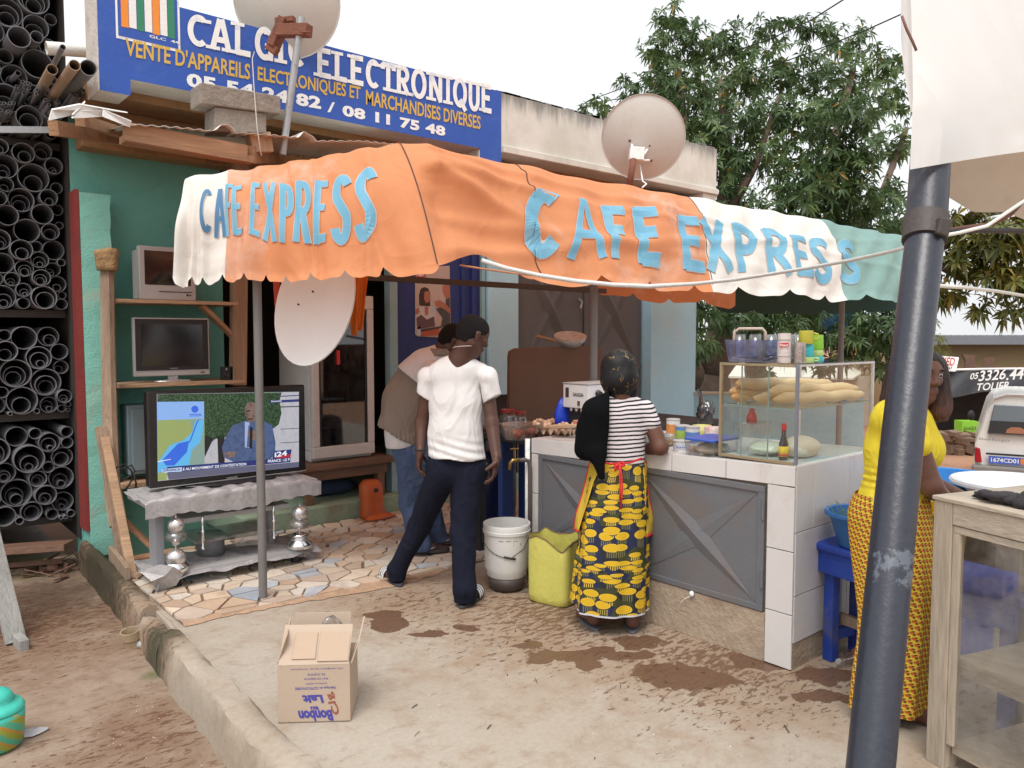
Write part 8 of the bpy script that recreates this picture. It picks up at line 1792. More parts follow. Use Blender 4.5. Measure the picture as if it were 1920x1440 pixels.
limb(mb, [at(1425, 760, 13), at(1415, 690, 12.9), at(1425, 600, 12.8), at(1470, 480, 12.7)], .2, .1); limb(mb, [at(1690, 800, 12.5), at(1680, 700, 12.5), at(1690, 560, 12.8)], .16, .09)
obj('trunk', mb, m_bark, mt, smooth=True)
cl_ = clump((1262, 40, 42, 14, 1), (1300, 95, 62, 14, 1.1), (1228, 95, 40, 13.6, .9), (1250, 150, 55, 13.6, 1), (1186, 172, 40, 13.4, .9), (1140, 196, 28, 13.2, .8), (1100, 200, 18, 13.2, .7), (1225, 205, 50, 13.2, .9),
 (1372, 82, 50, 14, .9), (1440, 60, 42, 14.2, .7), (1500, 48, 34, 14.2, .55), (1548, 62, 40, 14.2, .7), (1606, 70, 42, 14.4, .7), (1660, 130, 46, 14.2, .8), (1688, 190, 46, 14.2, .8), (1400, 150, 70, 13.6, .9), (1478, 130, 66, 13.6, .8), (1555, 140, 66, 13.8, .75), (1620, 190, 60, 13.8, .75),
 (1310, 185, 66, 13, 1), (1300, 260, 56, 12.6, .85), (1362, 235, 66, 12.8, .9), (1450, 225, 74, 13, .9), (1520, 225, 64, 12.6, .8), (1580, 225, 62, 11.6, 1.3), (1612, 285, 52, 11.6, 1.2), (1555, 300, 50, 11.7, 1.1), (1680, 270, 50, 13.4, .8), (1400, 290, 56, 12.6, .7), (1350, 320, 50, 12.4, .9),
 (1470, 310, 66, 12.6, .75), (1590, 345, 72, 11.8, 1.1), (1520, 365, 70, 11.8, 1.1), (1450, 380, 62, 12, .9), (1372, 380, 48, 12.4, .8), (1660, 360, 46, 12.8, .6), (1640, 415, 62, 12.2, .9), (1560, 420, 66, 12.2, .9), (1690, 430, 50, 12.6, .8), (1480, 430, 60, 12.4, .9))
cl2 = clump((1305, 585, 46, 11.2, 1.2), (1310, 650, 34, 11, 1), (1370, 590, 50, 11.6, 1.1), (1440, 590, 60, 12, 1.2), (1420, 640, 36, 11.6, .8), (1510, 600, 66, 12.4, 1.2), (1590, 640, 60, 12.4, 1.2), (1650, 600, 66, 12.2, 1.3), (1690, 540, 70, 12.2, 1.2), (1655, 670, 46, 12.4, 1.1), (1500, 660, 40, 13, .8), (1545, 690, 30, 12.8, .7), (1430, 700, 26, 12.6, .6))
obj('crown', foliage(cl_ + cl2, 4, .165, 92), m_leaf, mt, kind='stuff')
t2 = at(1722, 780, 13.5); t2[2] = -1.2
mt2 = thing('mango_tree', 'olive yellow mango tree hanging over the yard right of the leaning pole', 'tree', t2); mb = MB(); limb(mb, [t2, at(1718, 640, 13.5), at(1740, 480, 13), at(1830, 400, 12.6), at(1950, 380, 12.4)], .2, .06); limb(mb, [at(1740, 480, 13), at(1800, 520, 12.8), at(1900, 520, 12.6)], .1, .03); obj('trunk', mb, m_bark, mt2, smooth=True)
obj('crown', foliage(clump((1790, 410, 40, 12.5, 1.1), (1835, 440, 50, 12.4, 1.3), (1790, 490, 40, 12.6, 1), (1880, 455, 56, 12.2, 1.4), (1930, 430, 60, 12.2, 1.2), (1855, 520, 42, 12.4, 1.1), (1905, 520, 46, 12.3, 1.2), (1765, 545, 34, 12.8, 1), (1850, 575, 26, 12.5, .9), (1900, 585, 28, 12.5, .9), (1800, 560, 22, 12.7, .8), (1960, 520, 60, 12.3, 1), (1740, 430, 40, 13, .8)), 6, .23, 58), m_leaf2, mt2, kind='stuff')
t3 = at(1752, 760, 17); t3[2] = -1.2; sh3 = thing('shrub', 'small bright yellow green shrub beside the ochre house', 'shrub', t3); obj('stem', MB().tube([t3, at(1748, 690, 17)], .05, 7), m_bark, sh3); obj('foliage', foliage(clump((1745, 650, 30, 17, 2), (1755, 685, 22, 17, 2), (1738, 610, 24, 17, 1.6)), 8, .16, 60, .12), m_leaf3, sh3, kind='stuff')
# ================================================================== FAR YARD
def fr_(u, v, d): return at(u, v, d)
def slab_at(u0, u1, v0, v1, d, th, mb=None): return (mb or MB()).prism([at(u0, v1, d), at(u1, v1, d), at(u1, v0, d), at(u0, v0, d)], FH * th)
m_och = pm('ochre_render', (.34, .235, .125), .9, .12, 1.2, .3, 30, (.24, .15, .08), .8, .5); m_groof = pm('grey_roof_sheet', (.17, .18, .20), .5, .15, 3)
oh = thing('ochre_house', 'long ochre house with grey sheet roof beyond the yard', 'house', at(1900, 760, 23)); G2 = 815
obj('wall', slab_at(1690, 2150, 640, G2, 22.5, 5), m_och, oh)
obj('roof', slab_at(1700, 2160, 631, 646, 21.9, 6.2), m_groof, oh)
mb = MB()
for i in range(34): mb.lathe(at(1702 + i * 13.5, 631, 21.92), [(.045, 0), (.045, 5)], 8, FH)
obj('roof_ridge', mb, m_groof, oh, kind='stuff')
m_tarp = pm('black_tarpaulin', (.022, .022, .026), .5, .3, 2, .5, 6, (.07, .07, .08), 1.5, .6)
wk = thing('workshop_awning', 'black tarpaulin awning with white hand painted phone number over a dark workshop', 'awning', at(1850, 760, 20)); tv_ = lambda s, t: at(1745 + 310 * s, 694 + (50 - 14 * s + 4 * math.sin(s * 14)) * t - 3 * s, 20 + .5 * (1 - t) + .1 * math.sin(s * 19 + t * 3))
obj('tarpaulin', MB().grid(tv_, 40, 8), m_tarp, wk, smooth=True); obj('top_edge', MB().tube([at(1747, 694, 20.4), at(1850, 692, 20.4), at(2055, 690, 20.4)], .035, 6), m_white, wk)
obj('top_cover', MB().add([at(1745, 694, 20.5), at(2055, 691, 20.5), at(2055, 689, 22.4), at(1745, 690, 22.4)], [(0, 1, 2, 3)]), m_tarp, wk)
for u in (1752, 1960, 2050): obj('post', MB().tube([at(u, 700, 20.6), at(u, 835, 20.6)], .05, 7), m_iron, wk)
def wtext(t, u0, u1, v, h, d=19.9, mat=m_white, par=wk, bold=.015, sl=0): a_ = at(u0, v, d); lettering('lettering', t, a_, at(u1, v + sl, d) - a_, at(u0 + h * .25, v - h, d) - a_, mat, par, bold)
wtext('05', 1818, 1833, 712, 12, sl=-2); wtext('3326', 1834, 1884, 715, 20, sl=-4); wtext('.44', 1886, 1917, 713, 22, sl=-2); wtext('TOLIER', 1829, 1892, 733, 14, sl=-4)
obj('back_sheet', slab_at(1745, 2060, 735, 832, 22.3, .05), m_dark, wk, label='dark back of the workshop')
sb_ = thing('signboard', 'white signboard with red letters leaning on the workshop awning', 'sign', at(1765, 693, 20.3)); obj('panel', MB().prism([at(1722, 696, 20.3), at(1793, 697, 20.3), at(1799, 670, 20.4), at(1722, 664, 20.4)], FH * .12), m_white, sb_, bevel=.02)
a_ = at(1743, 683, 20.2); lettering('lettering', 'AHMED', a_, at(1789, 686, 20.2) - a_, at(1746, 668, 20.25) - a_, pm('sign_red', (.50, .04, .04), .6), sb_, .02); a_ = at(1748, 693, 20.2); lettering('lettering', 'general', a_, at(1783, 694, 20.2) - a_, at(1750, 686, 20.2) - a_, m_matblk, sb_, .01)
m_chr = pm('brown_board', (.14, .075, .05), .8)
for q, l in (([(1809, 690), (1829, 690), (1827, 676), (1829, 666), (1805, 664), (1811, 676)], 'waisted brown board left of the pair above the awning'), ([(1842, 691), (1862, 691), (1867, 671), (1850, 670)], 'slanting brown board right of the pair above the awning')): obj('board', MB().prism([at(u, v, 21) for u, v in q], FH * .08), m_chr, label=l, cat='board', group='boards lying above the workshop awning')
gb = thing('green_box', 'bright green printed box on a pale crate in front of the dark workshop', 'box', at(1818, 832, 19.5)); obj('carton', slab_at(1804, 1834, 790, 815, 19.5, .35), pm('box_green', (.22, .50, .03), .5, .2, 3), gb); a_ = at(1807, 806, 19.45); lettering('lettering', '2m/23', a_, at(1830, 806, 19.45) - a_, at(1807, 800, 19.45) - a_, m_matblk, gb, .02)
obj('crate', slab_at(1802, 1836, 816, 831, 19.5, .4), pm('pale_crate', (.50, .50, .46), .7), label='pale crate under the green box', cat='crate')
mb = MB(); rb = random.Random(21)
for i in range(34): c = at(rb.uniform(1745, 1835), rb.uniform(812, 850), 18.5); mb.obox(c, nz(V3(rb.uniform(-1, 1), rb.uniform(-1, 1), 0)) * rb.uniform(.1, .45), V3(.02, .08, .02), V3(0, 0, rb.uniform(.02, .12)))
obj('scrap_heap', mb, pm('scrap', (.20, .13, .09), .9, .5, 2), kind='stuff', label='scrap sheets and boards on the red earth before the workshop', cat='scrap')
ps = thing('pale_house', 'low pale house with a light sheet roof seen through the glass case', 'house', at(1500, 760, 24)); obj('wall', slab_at(1180, 1640, 706, 800, 24.5, 4), pm('pale_render', (.42, .36, .30), .9, .15), ps); obj('roof', MB().prism([at(1170, 706, 24), at(1600, 712, 24), at(1640, 690, 26), at(1180, 684, 26)], (0, 0, .06)), pm('pale_roof', (.66, .62, .54), .6, .1), ps)
va = nz(FH + RT * .60); vr = V3(va[1], -va[0], 0); vo = at(1826, 887, 13.0); vo[2] = -1.19
vn = thing('white_van', 'dirty white van parked tail towards the camera in the yard', 'van', vo + vr * .85 + va * 2)
W = lambda x, y, z: vo + vr * x + va * y + V3(0, 0, z)
m_van = pm('van_white', (.72, .71, .68), .3, .04, 2, .02, 60, (.50, .40, .32), 1.5, .4, coat=.3); m_bump = pm('van_bumper', (.20, .19, .18), .6, .2, 4); m_gls = pm('van_glass', (.10, .12, .14), .06, .1, 2, 0, spec=.9)
def vring(y, s=1.):
 P = [(.03, .42), (.0, .6), (.0, 1.0), (.05, 1.2), (.15, 1.62), (.24, 1.76), (.42, 1.83), (1.28, 1.83), (1.46, 1.76), (1.55, 1.62), (1.65, 1.2), (1.70, 1.0), (1.70, .6), (1.67, .42)]
 return [W(.85 + (x - .85) * s, y + (.10 * max(0, z - 1.1) if y < 1 else 0), .42 + (z - .42) * (s if z > 1 else 1)) for x, z in P]
rg = [vring(.06, .97), vring(.0), vring(.3), vring(2.6), vring(3.0, .98)]
n = 14; mb = MB().add([p for r in rg for p in r], [(j * n + i, j * n + (i + 1) % n, (j + 1) * n + (i + 1) % n, (j + 1) * n + i)[::-1] for j in range(4) for i in range(n)] + [tuple(range(n)), tuple(range(4 * n + n - 1, 4 * n - 1, -1))])
bdy = obj('body', mb, m_van, vn, smooth=True, angle=25)
obj('bonnet', MB().prism([W(.06, 3.0, .42), W(.06, 4.1, .42), W(.1, 4.1, .85), W(.1, 3.0, 1.0)], vr * 1.55), m_van, vn, bevel=.05)
zr = lambda z: .10 * max(0, z - 1.1) - .012
obj('rear_window', MB().prism([W(.17, zr(1.18), 1.18), W(.80, zr(1.18), 1.18), W(.80, zr(1.66), 1.66), W(.25, zr(1.66), 1.66)], va * .02), m_gls, vn, bevel=.01); obj('rear_window', MB().prism([W(.88, zr(1.18), 1.18), W(1.53, zr(1.18), 1.18), W(1.45, zr(1.66), 1.66), W(.88, zr(1.66), 1.66)], va * .02), m_gls, vn, bevel=.01)
obj('window_shelf', MB().prism([W(.18, -.016, 1.20), W(.79, -.016, 1.20), W(.79, -.001, 1.40), W(.20, -.001, 1.40)], -va * .004), m_matblk, vn); obj('bundle', MB().prism([W(.42, -.02, 1.21), W(.70, -.02, 1.21), W(.70, -.012, 1.27), W(.62, -.01, 1.31), W(.50, -.01, 1.31), W(.44, -.012, 1.27)], -va * .004), pm('van_bundle', (.32, .14, .08), .9, .3, 20), vn)
obj('tail_light', MB().prism([W(.015, -.012, .70), W(.11, -.018, .70), W(.075, -.018, .93), W(.01, -.012, .95)], va * .05), pm('lamp_red', (.35, .01, .02), .2), vn, bevel=.01); obj('tail_light', MB().prism([W(1.59, -.018, .70), W(1.685, -.012, .70), W(1.69, -.012, .95), W(1.625, -.018, .93)], va * .05), pm('lamp_red', (.35, .01, .02)), vn, bevel=.01)
obj('bumper', MB().box((0, 0, 0), (1.76, .2, .20)).xform(np.vstack([np.column_stack([vr, va, V3(0, 0, 1), W(-.03, -.09, .46)]), [0, 0, 0, 1]])), m_bump, vn, bevel=.03); obj('valance', MB().prism([W(.02, -.04, .30), W(1.68, -.04, .30), W(1.68, -.04, .455), W(.02, -.04, .455)], va * .2), m_bump, vn)
obj('door_seam', MB().prism([W(.835, -.008, .68), W(.845, -.008, .68), W(.845, .05, 1.74), W(.835, .05, 1.74)], va * .02), m_matblk, vn)
pl = obj('number_plate', MB().prism([W(.20, -.02, .70), W(.74, -.02, .70), W(.74, -.02, .82), W(.20, -.02, .82)], va * .01), pm('plate_blue', (.05, .12, .50), .4), vn); a_ = W(.235, -.024, .725); lettering('lettering', '1674CD01', a_, vr * .38, V3(0, 0, .07), m_white, pl, .02); obj('plate_tab', MB().prism([W(.64, -.024, .71), W(.73, -.024, .71), W(.73, -.024, .81), W(.64, -.024, .81)], va * .003), pm('plate_orange', (.60, .22, .06), .5), pl)
obj('plate_lamp_bar', MB().prism([W(.16, -.03, .84), W(.80, -.03, .84), W(.80, -.03, .87), W(.16, -.03, .87)], va * .03), m_matblk, vn); obj('mirror', MB().ell(W(-.09, 2.5, 1.25), (.07, .06, .10), 10, 8), m_matblk, vn); a_ = W(.06, -.016, 1.06); lettering('lettering', 'Berlingo', a_, vr * .42, V3(0, 0, .05), m_bump, vn, .0)
for x in (.06, 1.50):
 for y in (.55, 3.2): wh = obj('wheel', MB().lathe(W(x, y, .30), [(.12, 0), (.27, .01), (.30, .04), (.30, .12), (.27, .14)], 22, vr), m_matblk, vn, smooth=True, angle=40); obj('rim', MB().lathe(W(x - .006, y, .30), [(.0, .01), (.17, .0), (.18, .02)], 16, vr), m_silv, wh)
pa = at(1560, 560, 13.2); pz_ = thing('parasol', 'blue parasol half hidden behind the canopy end', 'parasol', (pa[0], pa[1], -1.1)); obj('cover', MB().lathe(pa, [(.02, .35), (.28, .12), (.55, -.25), (.56, -.55)], 8), pm('parasol_blue', (.06, .20, .40), .7, .1, trans=.3), pz_, solid=.004); obj('pole', MB().tube([(pa[0], pa[1], -1.15), pa + V3(0, 0, .3)], .02, 8), m_gal, pz_)
for i, (pts, l) in enumerate((([(1585, -3, 10), (1520, 38, 11), (1440, 75, 12), (1340, 108, 13.5), (1240, 138, 15), (1100, 190, 17)], 'upper electric wire crossing in front of the mango tree'), ([(1700, 22, 10), (1620, 58, 11), (1520, 98, 12), (1400, 140, 13.5), (1290, 168, 15), (1090, 195, 17)], 'lower electric wire crossing in front of the mango tree'))): obj('electric_wire', MB().tube([at(*p) for p in pts], .010, 5), m_cable, smooth=True, label=l, cat='wire', group='electric wires over the yard')
# ================================================================== RIGHT FOREGROUND
m_bpaint = pm('blue_black_pole_paint', (.018, .021, .036), .34, .2, 5, .10, 60, (.22, .24, .29), 5.5, .0, spec=.6)
def chipped():
 m, nt, b = _nodes('chipped_black_pole'); co = coords(nt); n1 = noise(nt, co, 9, 8, .75, .3); n2 = noise(nt, co, 60, 3, .6); geo = nd(nt, 'NewGeometry'); sp = nd(nt, 'SeparateXYZ'); nt.links.new(geo.outputs['Position'], sp.inputs[0])
 zone = ramp(nt, mth(nt, 'ABSOLUTE', mth(nt, 'SUBTRACT', sp.outputs[2], 1.03)), .16, .02); ns = noise(nt, coords(nt, 'Object', (1, 1, .06)), 70, 5, .7); f = mth(nt, 'MAXIMUM', ramp(nt, mth(nt, 'ADD', n1, mth(nt, 'MULTIPLY', zone, .135)), .665, .70), mth(nt, 'MULTIPLY', ramp(nt, ns, .70, .76), .45))
 nt.links.new(mixc(nt, f, mixc(nt, n2, (.014, .017, .03), (.03, .034, .05)), (.10, .115, .145)), b.inputs['Base Color']); b.inputs['Roughness'].default_value = .36; b.inputs['Specular IOR Level'].default_value = .6
 bn = nd(nt, 'Bump'); bn.inputs['Strength'].default_value = .12; bn.inputs['Distance'].default_value = .01; nt.links.new(mth(nt, 'ADD', n2, f), bn.inputs['Height']); nt.links.new(bn.outputs[0], b.inputs['Normal']); return m
q1_, q0_ = at(1741, 318, 2.36), at(1632, 1440, 1.83); dd_ = (q0_ - q1_); dd_ = dd_ / -dd_[2]; qb = q0_ + dd_ * (q0_[2] + .0)
bp = thing('leaning_pole', 'thick leaning blue black steel pole with chipped paint carrying the white awning', 'pole', qb)
obj('shaft', MB().tube([qb, q0_, (q0_ + q1_) / 2, at(1734, 445, 2.29)], [.053, .053, .0525, .052], 36), chipped(), bp, smooth=True, angle=50); obj('upper_shaft', MB().tube([at(1735, 445, 2.288), q1_ - dd_ * .12], .056, 36), pm('pole_upper_paint', (.03, .032, .045), .4, .3, 8, .08, 60, (.15, .16, .19), 12, .5), bp, smooth=True, angle=50)
obj('clamp', MB().tube([at(1733, 452, 2.285), at(1737, 408, 2.31)], .0605, 30), m_iron, bp, smooth=True, angle=50); obj('clamp_bolt', MB().beam(at(1752, 424, 2.24), at(1775, 430, 2.24), .05, .05), m_iron, bp, bevel=.005)
m_can = creases(pm('white_tarpaulin', (.92, .915, .90), .7, .03, 2, .1, 8, (.74, .69, .62), 2, .3, trans=.42), 1.6, .2, (1, 1, 1))
wa = thing('white_awning', 'white tarpaulin awning hanging from the leaning pole at the right edge', 'awning', at(1850, 310, 2.4))
def fs(s, t):
 le = [(1690, -260), (1702, 30), (1709, 160), (1712, 255), (1706, 318)]; i = min(int(t * 4), 3); f = t * 4 - i; ul = le[i][0] * (1 - f) + le[i + 1][0] * f; vb = 318 - 52 * s * 1.35 - 12 * math.sin(s * 4) if True else 0
 return at(ul + (2380 - ul) * s, -260 * (1 - t) + vb * t, 2.27 + .45 * s + .012 * math.sin(s * 14 + t * 3) * (1 - t * .5) + .02 * math.sin(t * 5 + s * 3))
obj('front_sheet', MB().grid(fs, 60, 30), m_can, wa, smooth=True)
def us(s, t):
 vb = [360, 398, 398, 424, 430, 424, 434, 438, 442]; i = min(int(s * 8), 7); f = s * 8 - i; b_ = vb[i] * (1 - f) + vb[i + 1] * f
 return at(1762 + 500 * s, (300 - 60 * s) * (1 - t) + b_ * t, 2.52 + .35 * s + .06 * t + .02 * math.sin(s * 17 + t * 4))
obj('under_sheet', MB().grid(us, 60, 14), pm('beige_tarpaulin', (.56, .46, .36), .8, .1, 3, .12, 10, (.40, .29, .20), 3, .5, trans=.25), wa, smooth=True)  # beige blotched colour for the underside of the white sheet
obj('side_fold', MB().grid(lambda s, t: at(1690 + 18 * t - (8 * math.sin(math.pi * t)) * (1 - s) + 20 * s * (1 - .6 * t), -20 + 230 * t, 2.26 + .1 * s), 6, 16), m_can, wa, smooth=True)
obj('hem_cord', MB().tube([at(1691, 30, 2.24), at(1700, 55, 2.24), at(1712, 80, 2.25), at(1718, 95, 2.25)], .004, 6), pm('brown_cord', (.20, .10, .08), .8), wa, smooth=True); obj('edge_cord', MB().tube([at(1920, 375, 2.5), at(1895, 402, 2.5), at(1860, 420, 2.48), at(1800, 428, 2.45), at(1770, 434, 2.4)], .007, 7), pm('red_brown_cord', (.16, .07, .05), .8), wa, smooth=True)
for pts, r, mt_, l in (([(1765, 436, 2.33), (1830, 432, 2.5), (1930, 433, 2.7), (2100, 436, 3.)], .009, m_cable, 'black cable running right from the pole clamp'), ([(1764, 443, 2.3), (1800, 436, 2.4), (1850, 424, 2.45), (1930, 370, 2.5)], .006, m_wp, 'thin white cord tied below the pole clamp'), ([(1750, 535, 2.24), (1810, 539, 2.6), (1870, 546, 2.9), (1930, 556, 3.2), (2100, 580, 4)], .0065, m_wp, 'white rope running right from the middle of the pole')): obj('rope', MB().tube([at(*p) for p in pts], r, 7), mt_, smooth=True, label=l, cat='rope', group='ropes and cables tied to the leaning pole')
m_cab = wood('pale_grey_wood', (.40, .335, .26), .55, .8, axis=2, sc=7); m_cabh = wood('pale_grey_rail', (.42, .355, .28), .55, .8, axis=1, sc=7)
c0 = at(1752, 928, 2.9); cdir = nz((at(1925, 946, 2.58) - c0) * (1, 1, 0)); cin = V3(-cdir[1], cdir[0], 0); cin = cin if cin @ FH > 0 else -cin; zt_ = c0[2]
K = lambda a_, b_, z: V3(c0[0], c0[1], 0) + cdir * a_ + cin * b_ + V3(0, 0, z)
def kbox(a0, a1, b0, b1, z0, z1, mb=None): return (mb or MB()).prism([K(a0, b0, z0), K(a1, b0, z0), K(a1, b1, z0), K(a0, b1, z0)], (0, 0, z1 - z0))
cb_ = thing('glazed_cabinet', 'weathered grey wooden cabinet with glass front at the right edge of the picture', 'cabinet', K(.6, .3, 0))
LW, DW = 1.25, .55
obj('top', kbox(-.005, LW, -.006, DW, zt_ - .016, zt_), m_cabh, cb_, bevel=.003)
for a_ in (0, LW - .07):
 for b_ in (0, DW - .07): obj('post', kbox(a_, a_ + .075, b_, b_ + .07, 0, zt_ - .017), m_cab, cb_, bevel=.003)
obj('bead', kbox(.076, .105, .006, .03, .1, zt_ - .125), m_cab, cb_, bevel=.002)
for b_ in (.002, DW - .035): obj('rail', kbox(.076, LW - .071, b_, b_ + .033, zt_ - .095, zt_ - .018), m_cabh, cb_, bevel=.002); obj('rail', kbox(.076, LW - .071, b_ + .004, b_ + .03, zt_ - .124, zt_ - .098), m_cabh, cb_, bevel=.002)
for a_ in (.002, LW - .04): obj('rail', kbox(a_, a_ + .035, .071, DW - .071, zt_ - .12, zt_ - .018), m_cabh, cb_)
obj('shelf', kbox(.08, LW - .075, .035, DW - .04, .36, .425), m_cabh, cb_, bevel=.003); obj('bottom', kbox(.08, LW - .075, .035, DW - .04, .06, .10), m_cabh, cb_)
obj('pane', kbox(.106, LW - .075, .015, .019, .10, zt_ - .126), glass('cabinet_glass', (.86, .86, .85), .10, .04, .14), cb_)
cl_c = K(.12, .10, zt_)
mb = MB(); rb = random.Random(3)
for i in range(9): b_ = blob(cl_c + cdir * (.02 + .032 * i) + cin * rb.uniform(-.02, .03) + V3(0, 0, .016 + .008 * rb.random()), (.035, .05, .016 + .012 * rb.random()), .45, 8, 70 + i, 14, 9, floor=zt_ + .002); mb.add(b_.v, b_.f)
obj('dark_cloth', mb, pm('dark_rag', (.035, .03, .034), .9, .3, 20, .4, 120), smooth=True, label='crumpled dark rag lying on top of the wooden cabinet', cat='cloth')
m_bb = pm('blue_bench_paint', (.012, .045, .30), .55, .25, 6, .2, 50, (.10, .10, .12), 4, .6)
bo_ = at(1516, 1012, 3.88); bx_ = nz((at(1700, 1062, 3.42) - bo_) * (1, 1, 0)); by_ = V3(-bx_[1], bx_[0], 0); by_ = by_ if by_ @ FH > 0 else -by_; bz = bo_[2]
Bq = lambda a_, b_, z: V3(bo_[0], bo_[1], 0) + bx_ * a_ + by_ * b_ + V3(0, 0, z)
def bbox(a0, a1, b0, b1, z0, z1): return MB().prism([Bq(a0, b0, z0), Bq(a1, b0, z0), Bq(a1, b1, z0), Bq(a0, b1, z0)], (0, 0, z1 - z0))
bn_ = thing('blue_bench', 'scuffed dark blue wooden bench against the tiled end of the counter', 'bench', Bq(.5, .15, 0))
obj('seat', bbox(0, 1.0, 0, .34, bz - .04, bz), m_bb, bn_, bevel=.012); obj('apron', bbox(.03, .97, .02, .045, bz - .15, bz - .041), m_bb, bn_, bevel=.003); obj('apron', bbox(.03, .97, .29, .315, bz - .15, bz - .041), m_bb, bn_)
for a_ in (.06, .90):
 for b_ in (.046, .235): obj('leg', bbox(a_, a_ + .055, b_, b_ + .05, 0, bz - .041), m_bb, bn_, bevel=.003)
obj('stretcher', bbox(.07, .95, .14, .17, .17, .22), m_post, bn_); obj('stretcher', bbox(.065, .1, .05, .28, .10, .15), m_bb, bn_)
def basin(name, label, c, r, h, mat, rim, cat='basin', group=None):
 return obj(name, MB().lathe(c, [(r * .62, 0), (r * .66, .01), (r * .92, h * .8), (r, h), (r + rim, h), (r + rim, h - .012), (r + rim - .006, h + .008), (r - .006, h + .004), (r * .9, h * .78), (r * .6, .012), (.001, .012)], 36), mat, smooth=True, angle=60, label=label, cat=cat, group=group)
bc_ = at(1616, 985, 3.74); basin('blue_basin', 'blue plastic basin with herbs standing on the blue bench', V3(bc_[0], bc_[1], bz + .002), .155, .165, pm('basin_blue', (.025, .12, .33), .4, .08, 4, .05, trans=.06), .014)
mb = MB()
for k in range(9): p = V3(bc_[0], bc_[1], bz + .16) - RT * (.14 - .014 * k) - FH * .03; d = -RT * rnd.uniform(-.3, .6) + V3(0, 0, rnd.uniform(.2, 1)); mb.tube([p, p + d * .06, p + d * .10 - V3(0, 0, .02)], [.003, .002, .001], 4)
obj('herb_stalks', mb, pm('herb_green', (.16, .24, .06), .7, .3), label='thin green herb stalks hanging over the rim of the blue basin', cat='herbs')
bt0, bt1 = onZ(1578, 1238, .035), onZ(1640, 1215, .04); btd = nz(bt1 - bt0); bo2 = thing('plastic_bottle', 'clear plastic bottle with orange label lying under the blue bench', 'bottle', (bt0 + bt1) / 2 * (1, 1, 0))
obj('bottle', MB().lathe(bt0, [(.008, -.02), (.012, 0), (.013, .02), (.03, .05), (.033, .08), (.030, .10), (.033, .12), (.033, .24)], 18, btd), glass('bottle_clear', (.80, .82, .84), .14, .06, .2), bo2, smooth=True); obj('label_band', MB().lathe(bt0, [(.0335, .12), (.0335, .19)], 18, btd), pm('label_orange', (.72, .13, .02), .5), bo2, smooth=True); obj('cap', MB().lathe(bt0, [(.013, -.03), (.013, -.015)], 12, btd), m_silv, bo2)
zt2 = .50; tc = at(1900, 1048, 4.05); tdx, tdy = RT, FH
Tq = lambda a_, b_, z: V3(tc[0], tc[1], 0) + tdx * a_ + tdy * b_ + V3(0, 0, z)
def tbox(a0, a1, b0, b1, z0, z1): return MB().prism([Tq(a0, b0, z0), Tq(a1, b0, z0), Tq(a1, b1, z0), Tq(a0, b1, z0)], (0, 0, z1 - z0))
t2_ = thing('blue_table', 'low worn blue table seen through the glass of the wooden cabinet', 'table', Tq(.2, .2, 0)); m_wb = pm('worn_blue_grey', (.10, .13, .20), .6, .3, 6, .2, 40, (.05, .05, .06), 4, .7)
obj('top', tbox(-.22, .8, -.12, .5, zt2 - .05, zt2), m_wb, t2_, bevel=.008); obj('apron', tbox(-.2, .78, -.09, -.06, zt2 - .16, zt2 - .051), m_bb, t2_)
for a_, b_ in ((-.2, -.055), (.68, -.055), (-.2, .4), (.68, .4)): obj('leg', tbox(a_, a_ + .065, b_, b_ + .06, 0, zt2 - .052), m_bb, t2_, bevel=.003)
yb_ = at(1856, 1052, 4.08); yb = thing('yellow_bucket', 'yellow plastic bucket with red print on the worn blue table', 'bucket', V3(yb_[0], yb_[1], zt2)); m_yb = pm('bucket_yellow', (.70, .42, .01), .4, .05, 5, .04, trans=.08)
obj('pail', MB().lathe(V3(yb_[0], yb_[1], zt2 + .001), [(.062, 0), (.066, .005), (.085, .20), (.09, .205), (.085, .21), (.06, .01), (.001, .01)], 28), m_yb, yb, smooth=True, angle=50); a_ = V3(yb_[0], yb_[1], zt2 + .06) - FH * .0765 - RT * .025; lettering('lettering', 'GOLD', a_, RT * .06, V3(0, 0, .03), m_redb, yb, .01); obj('print_stroke', MB().tube([a_ + V3(0, 0, .05) - FH * .004 - RT * .02, a_ + V3(0, 0, .06) - FH * .004 + RT * .05, a_ + V3(0, 0, .11) - FH * .006 + RT * .065, a_ + V3(0, 0, .08) - FH * .004 + RT * .02], .002, 5), m_redb, yb)
bb_ = at(1822, 960, 4.0); basin('blue_tub', 'bright blue tub standing behind the wooden cabinet', V3(bb_[0], bb_[1], zt2 + .001) + FH * .25, .26, .34, pm('tub_blue', (.02, .20, .55), .4, .06), .015)
wb_ = at(1880, 950, 3.72); wbm = pm('basin_white', (.72, .72, .76), .35, .03, 5, .03); basin('white_basin', 'large white basin raised behind the dark rag', V3(wb_[0], wb_[1], .80) + RT * .06, .25, .105, wbm, .03, group='white basins behind the cabinet'); obj('crate', MB().box((-.2, -.2, 0), (.2, .2, .295)).xform(np.vstack([np.column_stack([RT, FH, V3(0, 0, 1), V3(wb_[0], wb_[1], zt2 + .003) + RT * .05]), [0, 0, 0, 1]])), m_matblk, label='dark crate under the white basin', cat='crate')
wb2 = at(1912, 1040, 4.2); basin('white_plate', 'white enamel plate on the worn blue table', V3(wb2[0], wb2[1], zt2 + .002), .15, .03, wbm, .01, cat='plate')
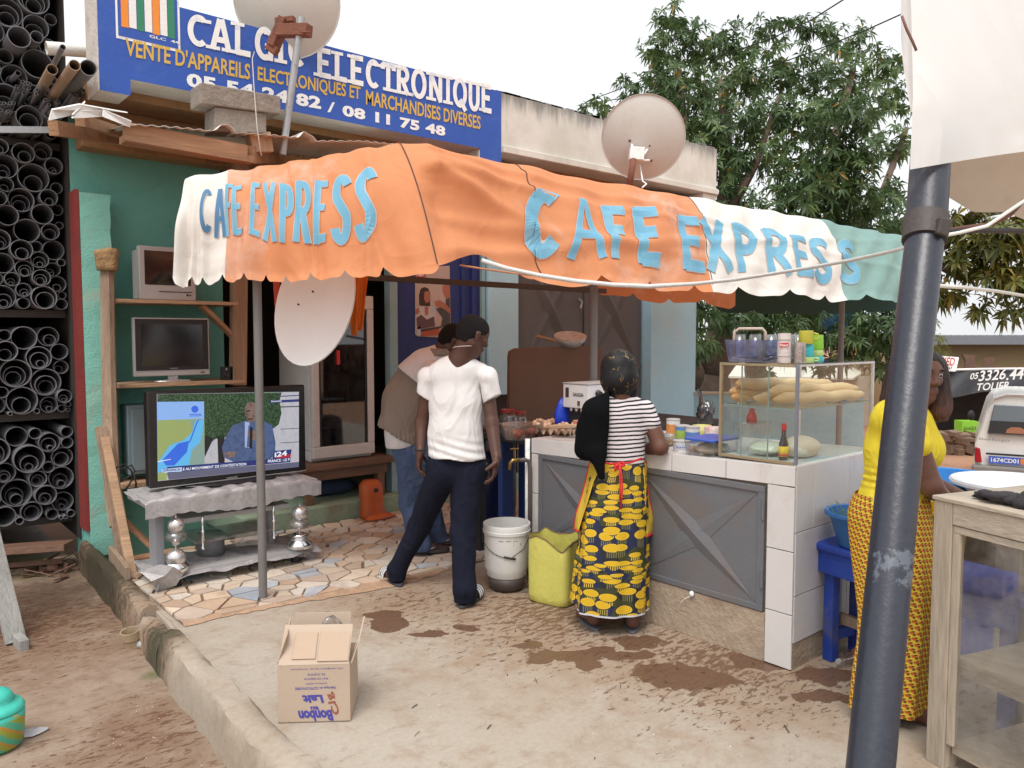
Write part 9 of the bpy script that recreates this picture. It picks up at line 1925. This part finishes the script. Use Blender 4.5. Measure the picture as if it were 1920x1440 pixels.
yb2 = at(1742, 1010, 3.9); basin('yellow_tub', 'yellow tub half hidden between the woman and the cabinet post', V3(yb2[0], yb2[1], .42) + RT * .1, .16, .32, m_yb, .012, cat='tub'); obj('stool', MB().box((-.15, -.15, 0), (.15, .15, .418)).xform(np.vstack([np.column_stack([RT, FH, V3(0, 0, 1), V3(yb2[0], yb2[1], .001) + RT * .1]), [0, 0, 0, 1]])), m_bb, label='dark blue stool block under the yellow tub', cat='stool', bevel=.01)
# ================================================================== LEFT FOREGROUND
jp = onZ(-8, 1402, -.18); jr = thing('turquoise_jar', 'turquoise and olive swirled jar with lid at the bottom left edge', 'jar', jp)
def swirl():
 m, nt, b = _nodes('swirl_glaze'); co = coords(nt); sp = nd(nt, 'SeparateXYZ'); nt.links.new(co, sp.inputs[0]); an = mth(nt, 'ARCTAN2', sp.outputs[1], sp.outputs[0]); n1 = noise(nt, co, 6, 4, .6)
 f = mth(nt, 'FRACT', mth(nt, 'ADD', mth(nt, 'ADD', mth(nt, 'MULTIPLY', an, 1.1), mth(nt, 'MULTIPLY', sp.outputs[2], 16.)), n1)); z = ramp(nt, mth(nt, 'ADD', sp.outputs[2], mth(nt, 'MULTIPLY', n1, .03)), .15, .17)
 c = mixc(nt, ramp(nt, f, .35, .5), (.07, .36, .22), (.26, .30, .04)); c = mixc(nt, ramp(nt, f, .75, .85), c, (.42, .22, .04)); c = mixc(nt, z, c, mixc(nt, ramp(nt, f, .8, .9), (.05, .52, .42), (.45, .42, .10))); nt.links.new(c, b.inputs['Base Color']); b.inputs['Roughness'].default_value = .4; return m
obj('body', MB().lathe(jp, [(.085, .001), (.105, .02), (.112, .10), (.115, .155), (.105, .175), (.08, .178)], 30), swirl(), jr, smooth=True); obj('lid', MB().lathe(jp, [(.112, .16), (.116, .175), (.10, .195), (.07, .205), (.074, .22), (.06, .245), (.03, .26), (.001, .262)], 30), pm('turquoise_glaze', (.05, .50, .40), .4, .2, 5, .05, 60, (.4, .38, .1), 7, .5), jr, smooth=True)
obj('plastic_film', blob(onZ(52, 1374, -.172), (.07, .04, .008), .35, 7, 81, 18, 10, floor=-.178), pm('milky_scrap', (.55, .55, .58), .4, .1, trans=.2), smooth=True, label='scrap of milky plastic film beside the turquoise jar', cat='film')
pg = thing('grey_trestle', 'grey painted board leg with a broken foot at the left edge', 'trestle', onZ(20, 1210, -.18)); m_gw = wood('grey_wood_paint', (.27, .265, .25), .6, axis=2)
obj('leg', MB().beam(at(-22, 990, 4.75), onZ(30, 1205, -.175), .105, .035), m_gw, pg, bevel=.003); obj('foot_block', MB().beam(onZ(18, 1185, -.16), onZ(46, 1215, -.165), .05, .09), m_gw, pg, bevel=.004); obj('brace', MB().beam(at(-60, 1020, 4.75), onZ(2, 1165, -.1), .04, .05), m_post, pg)
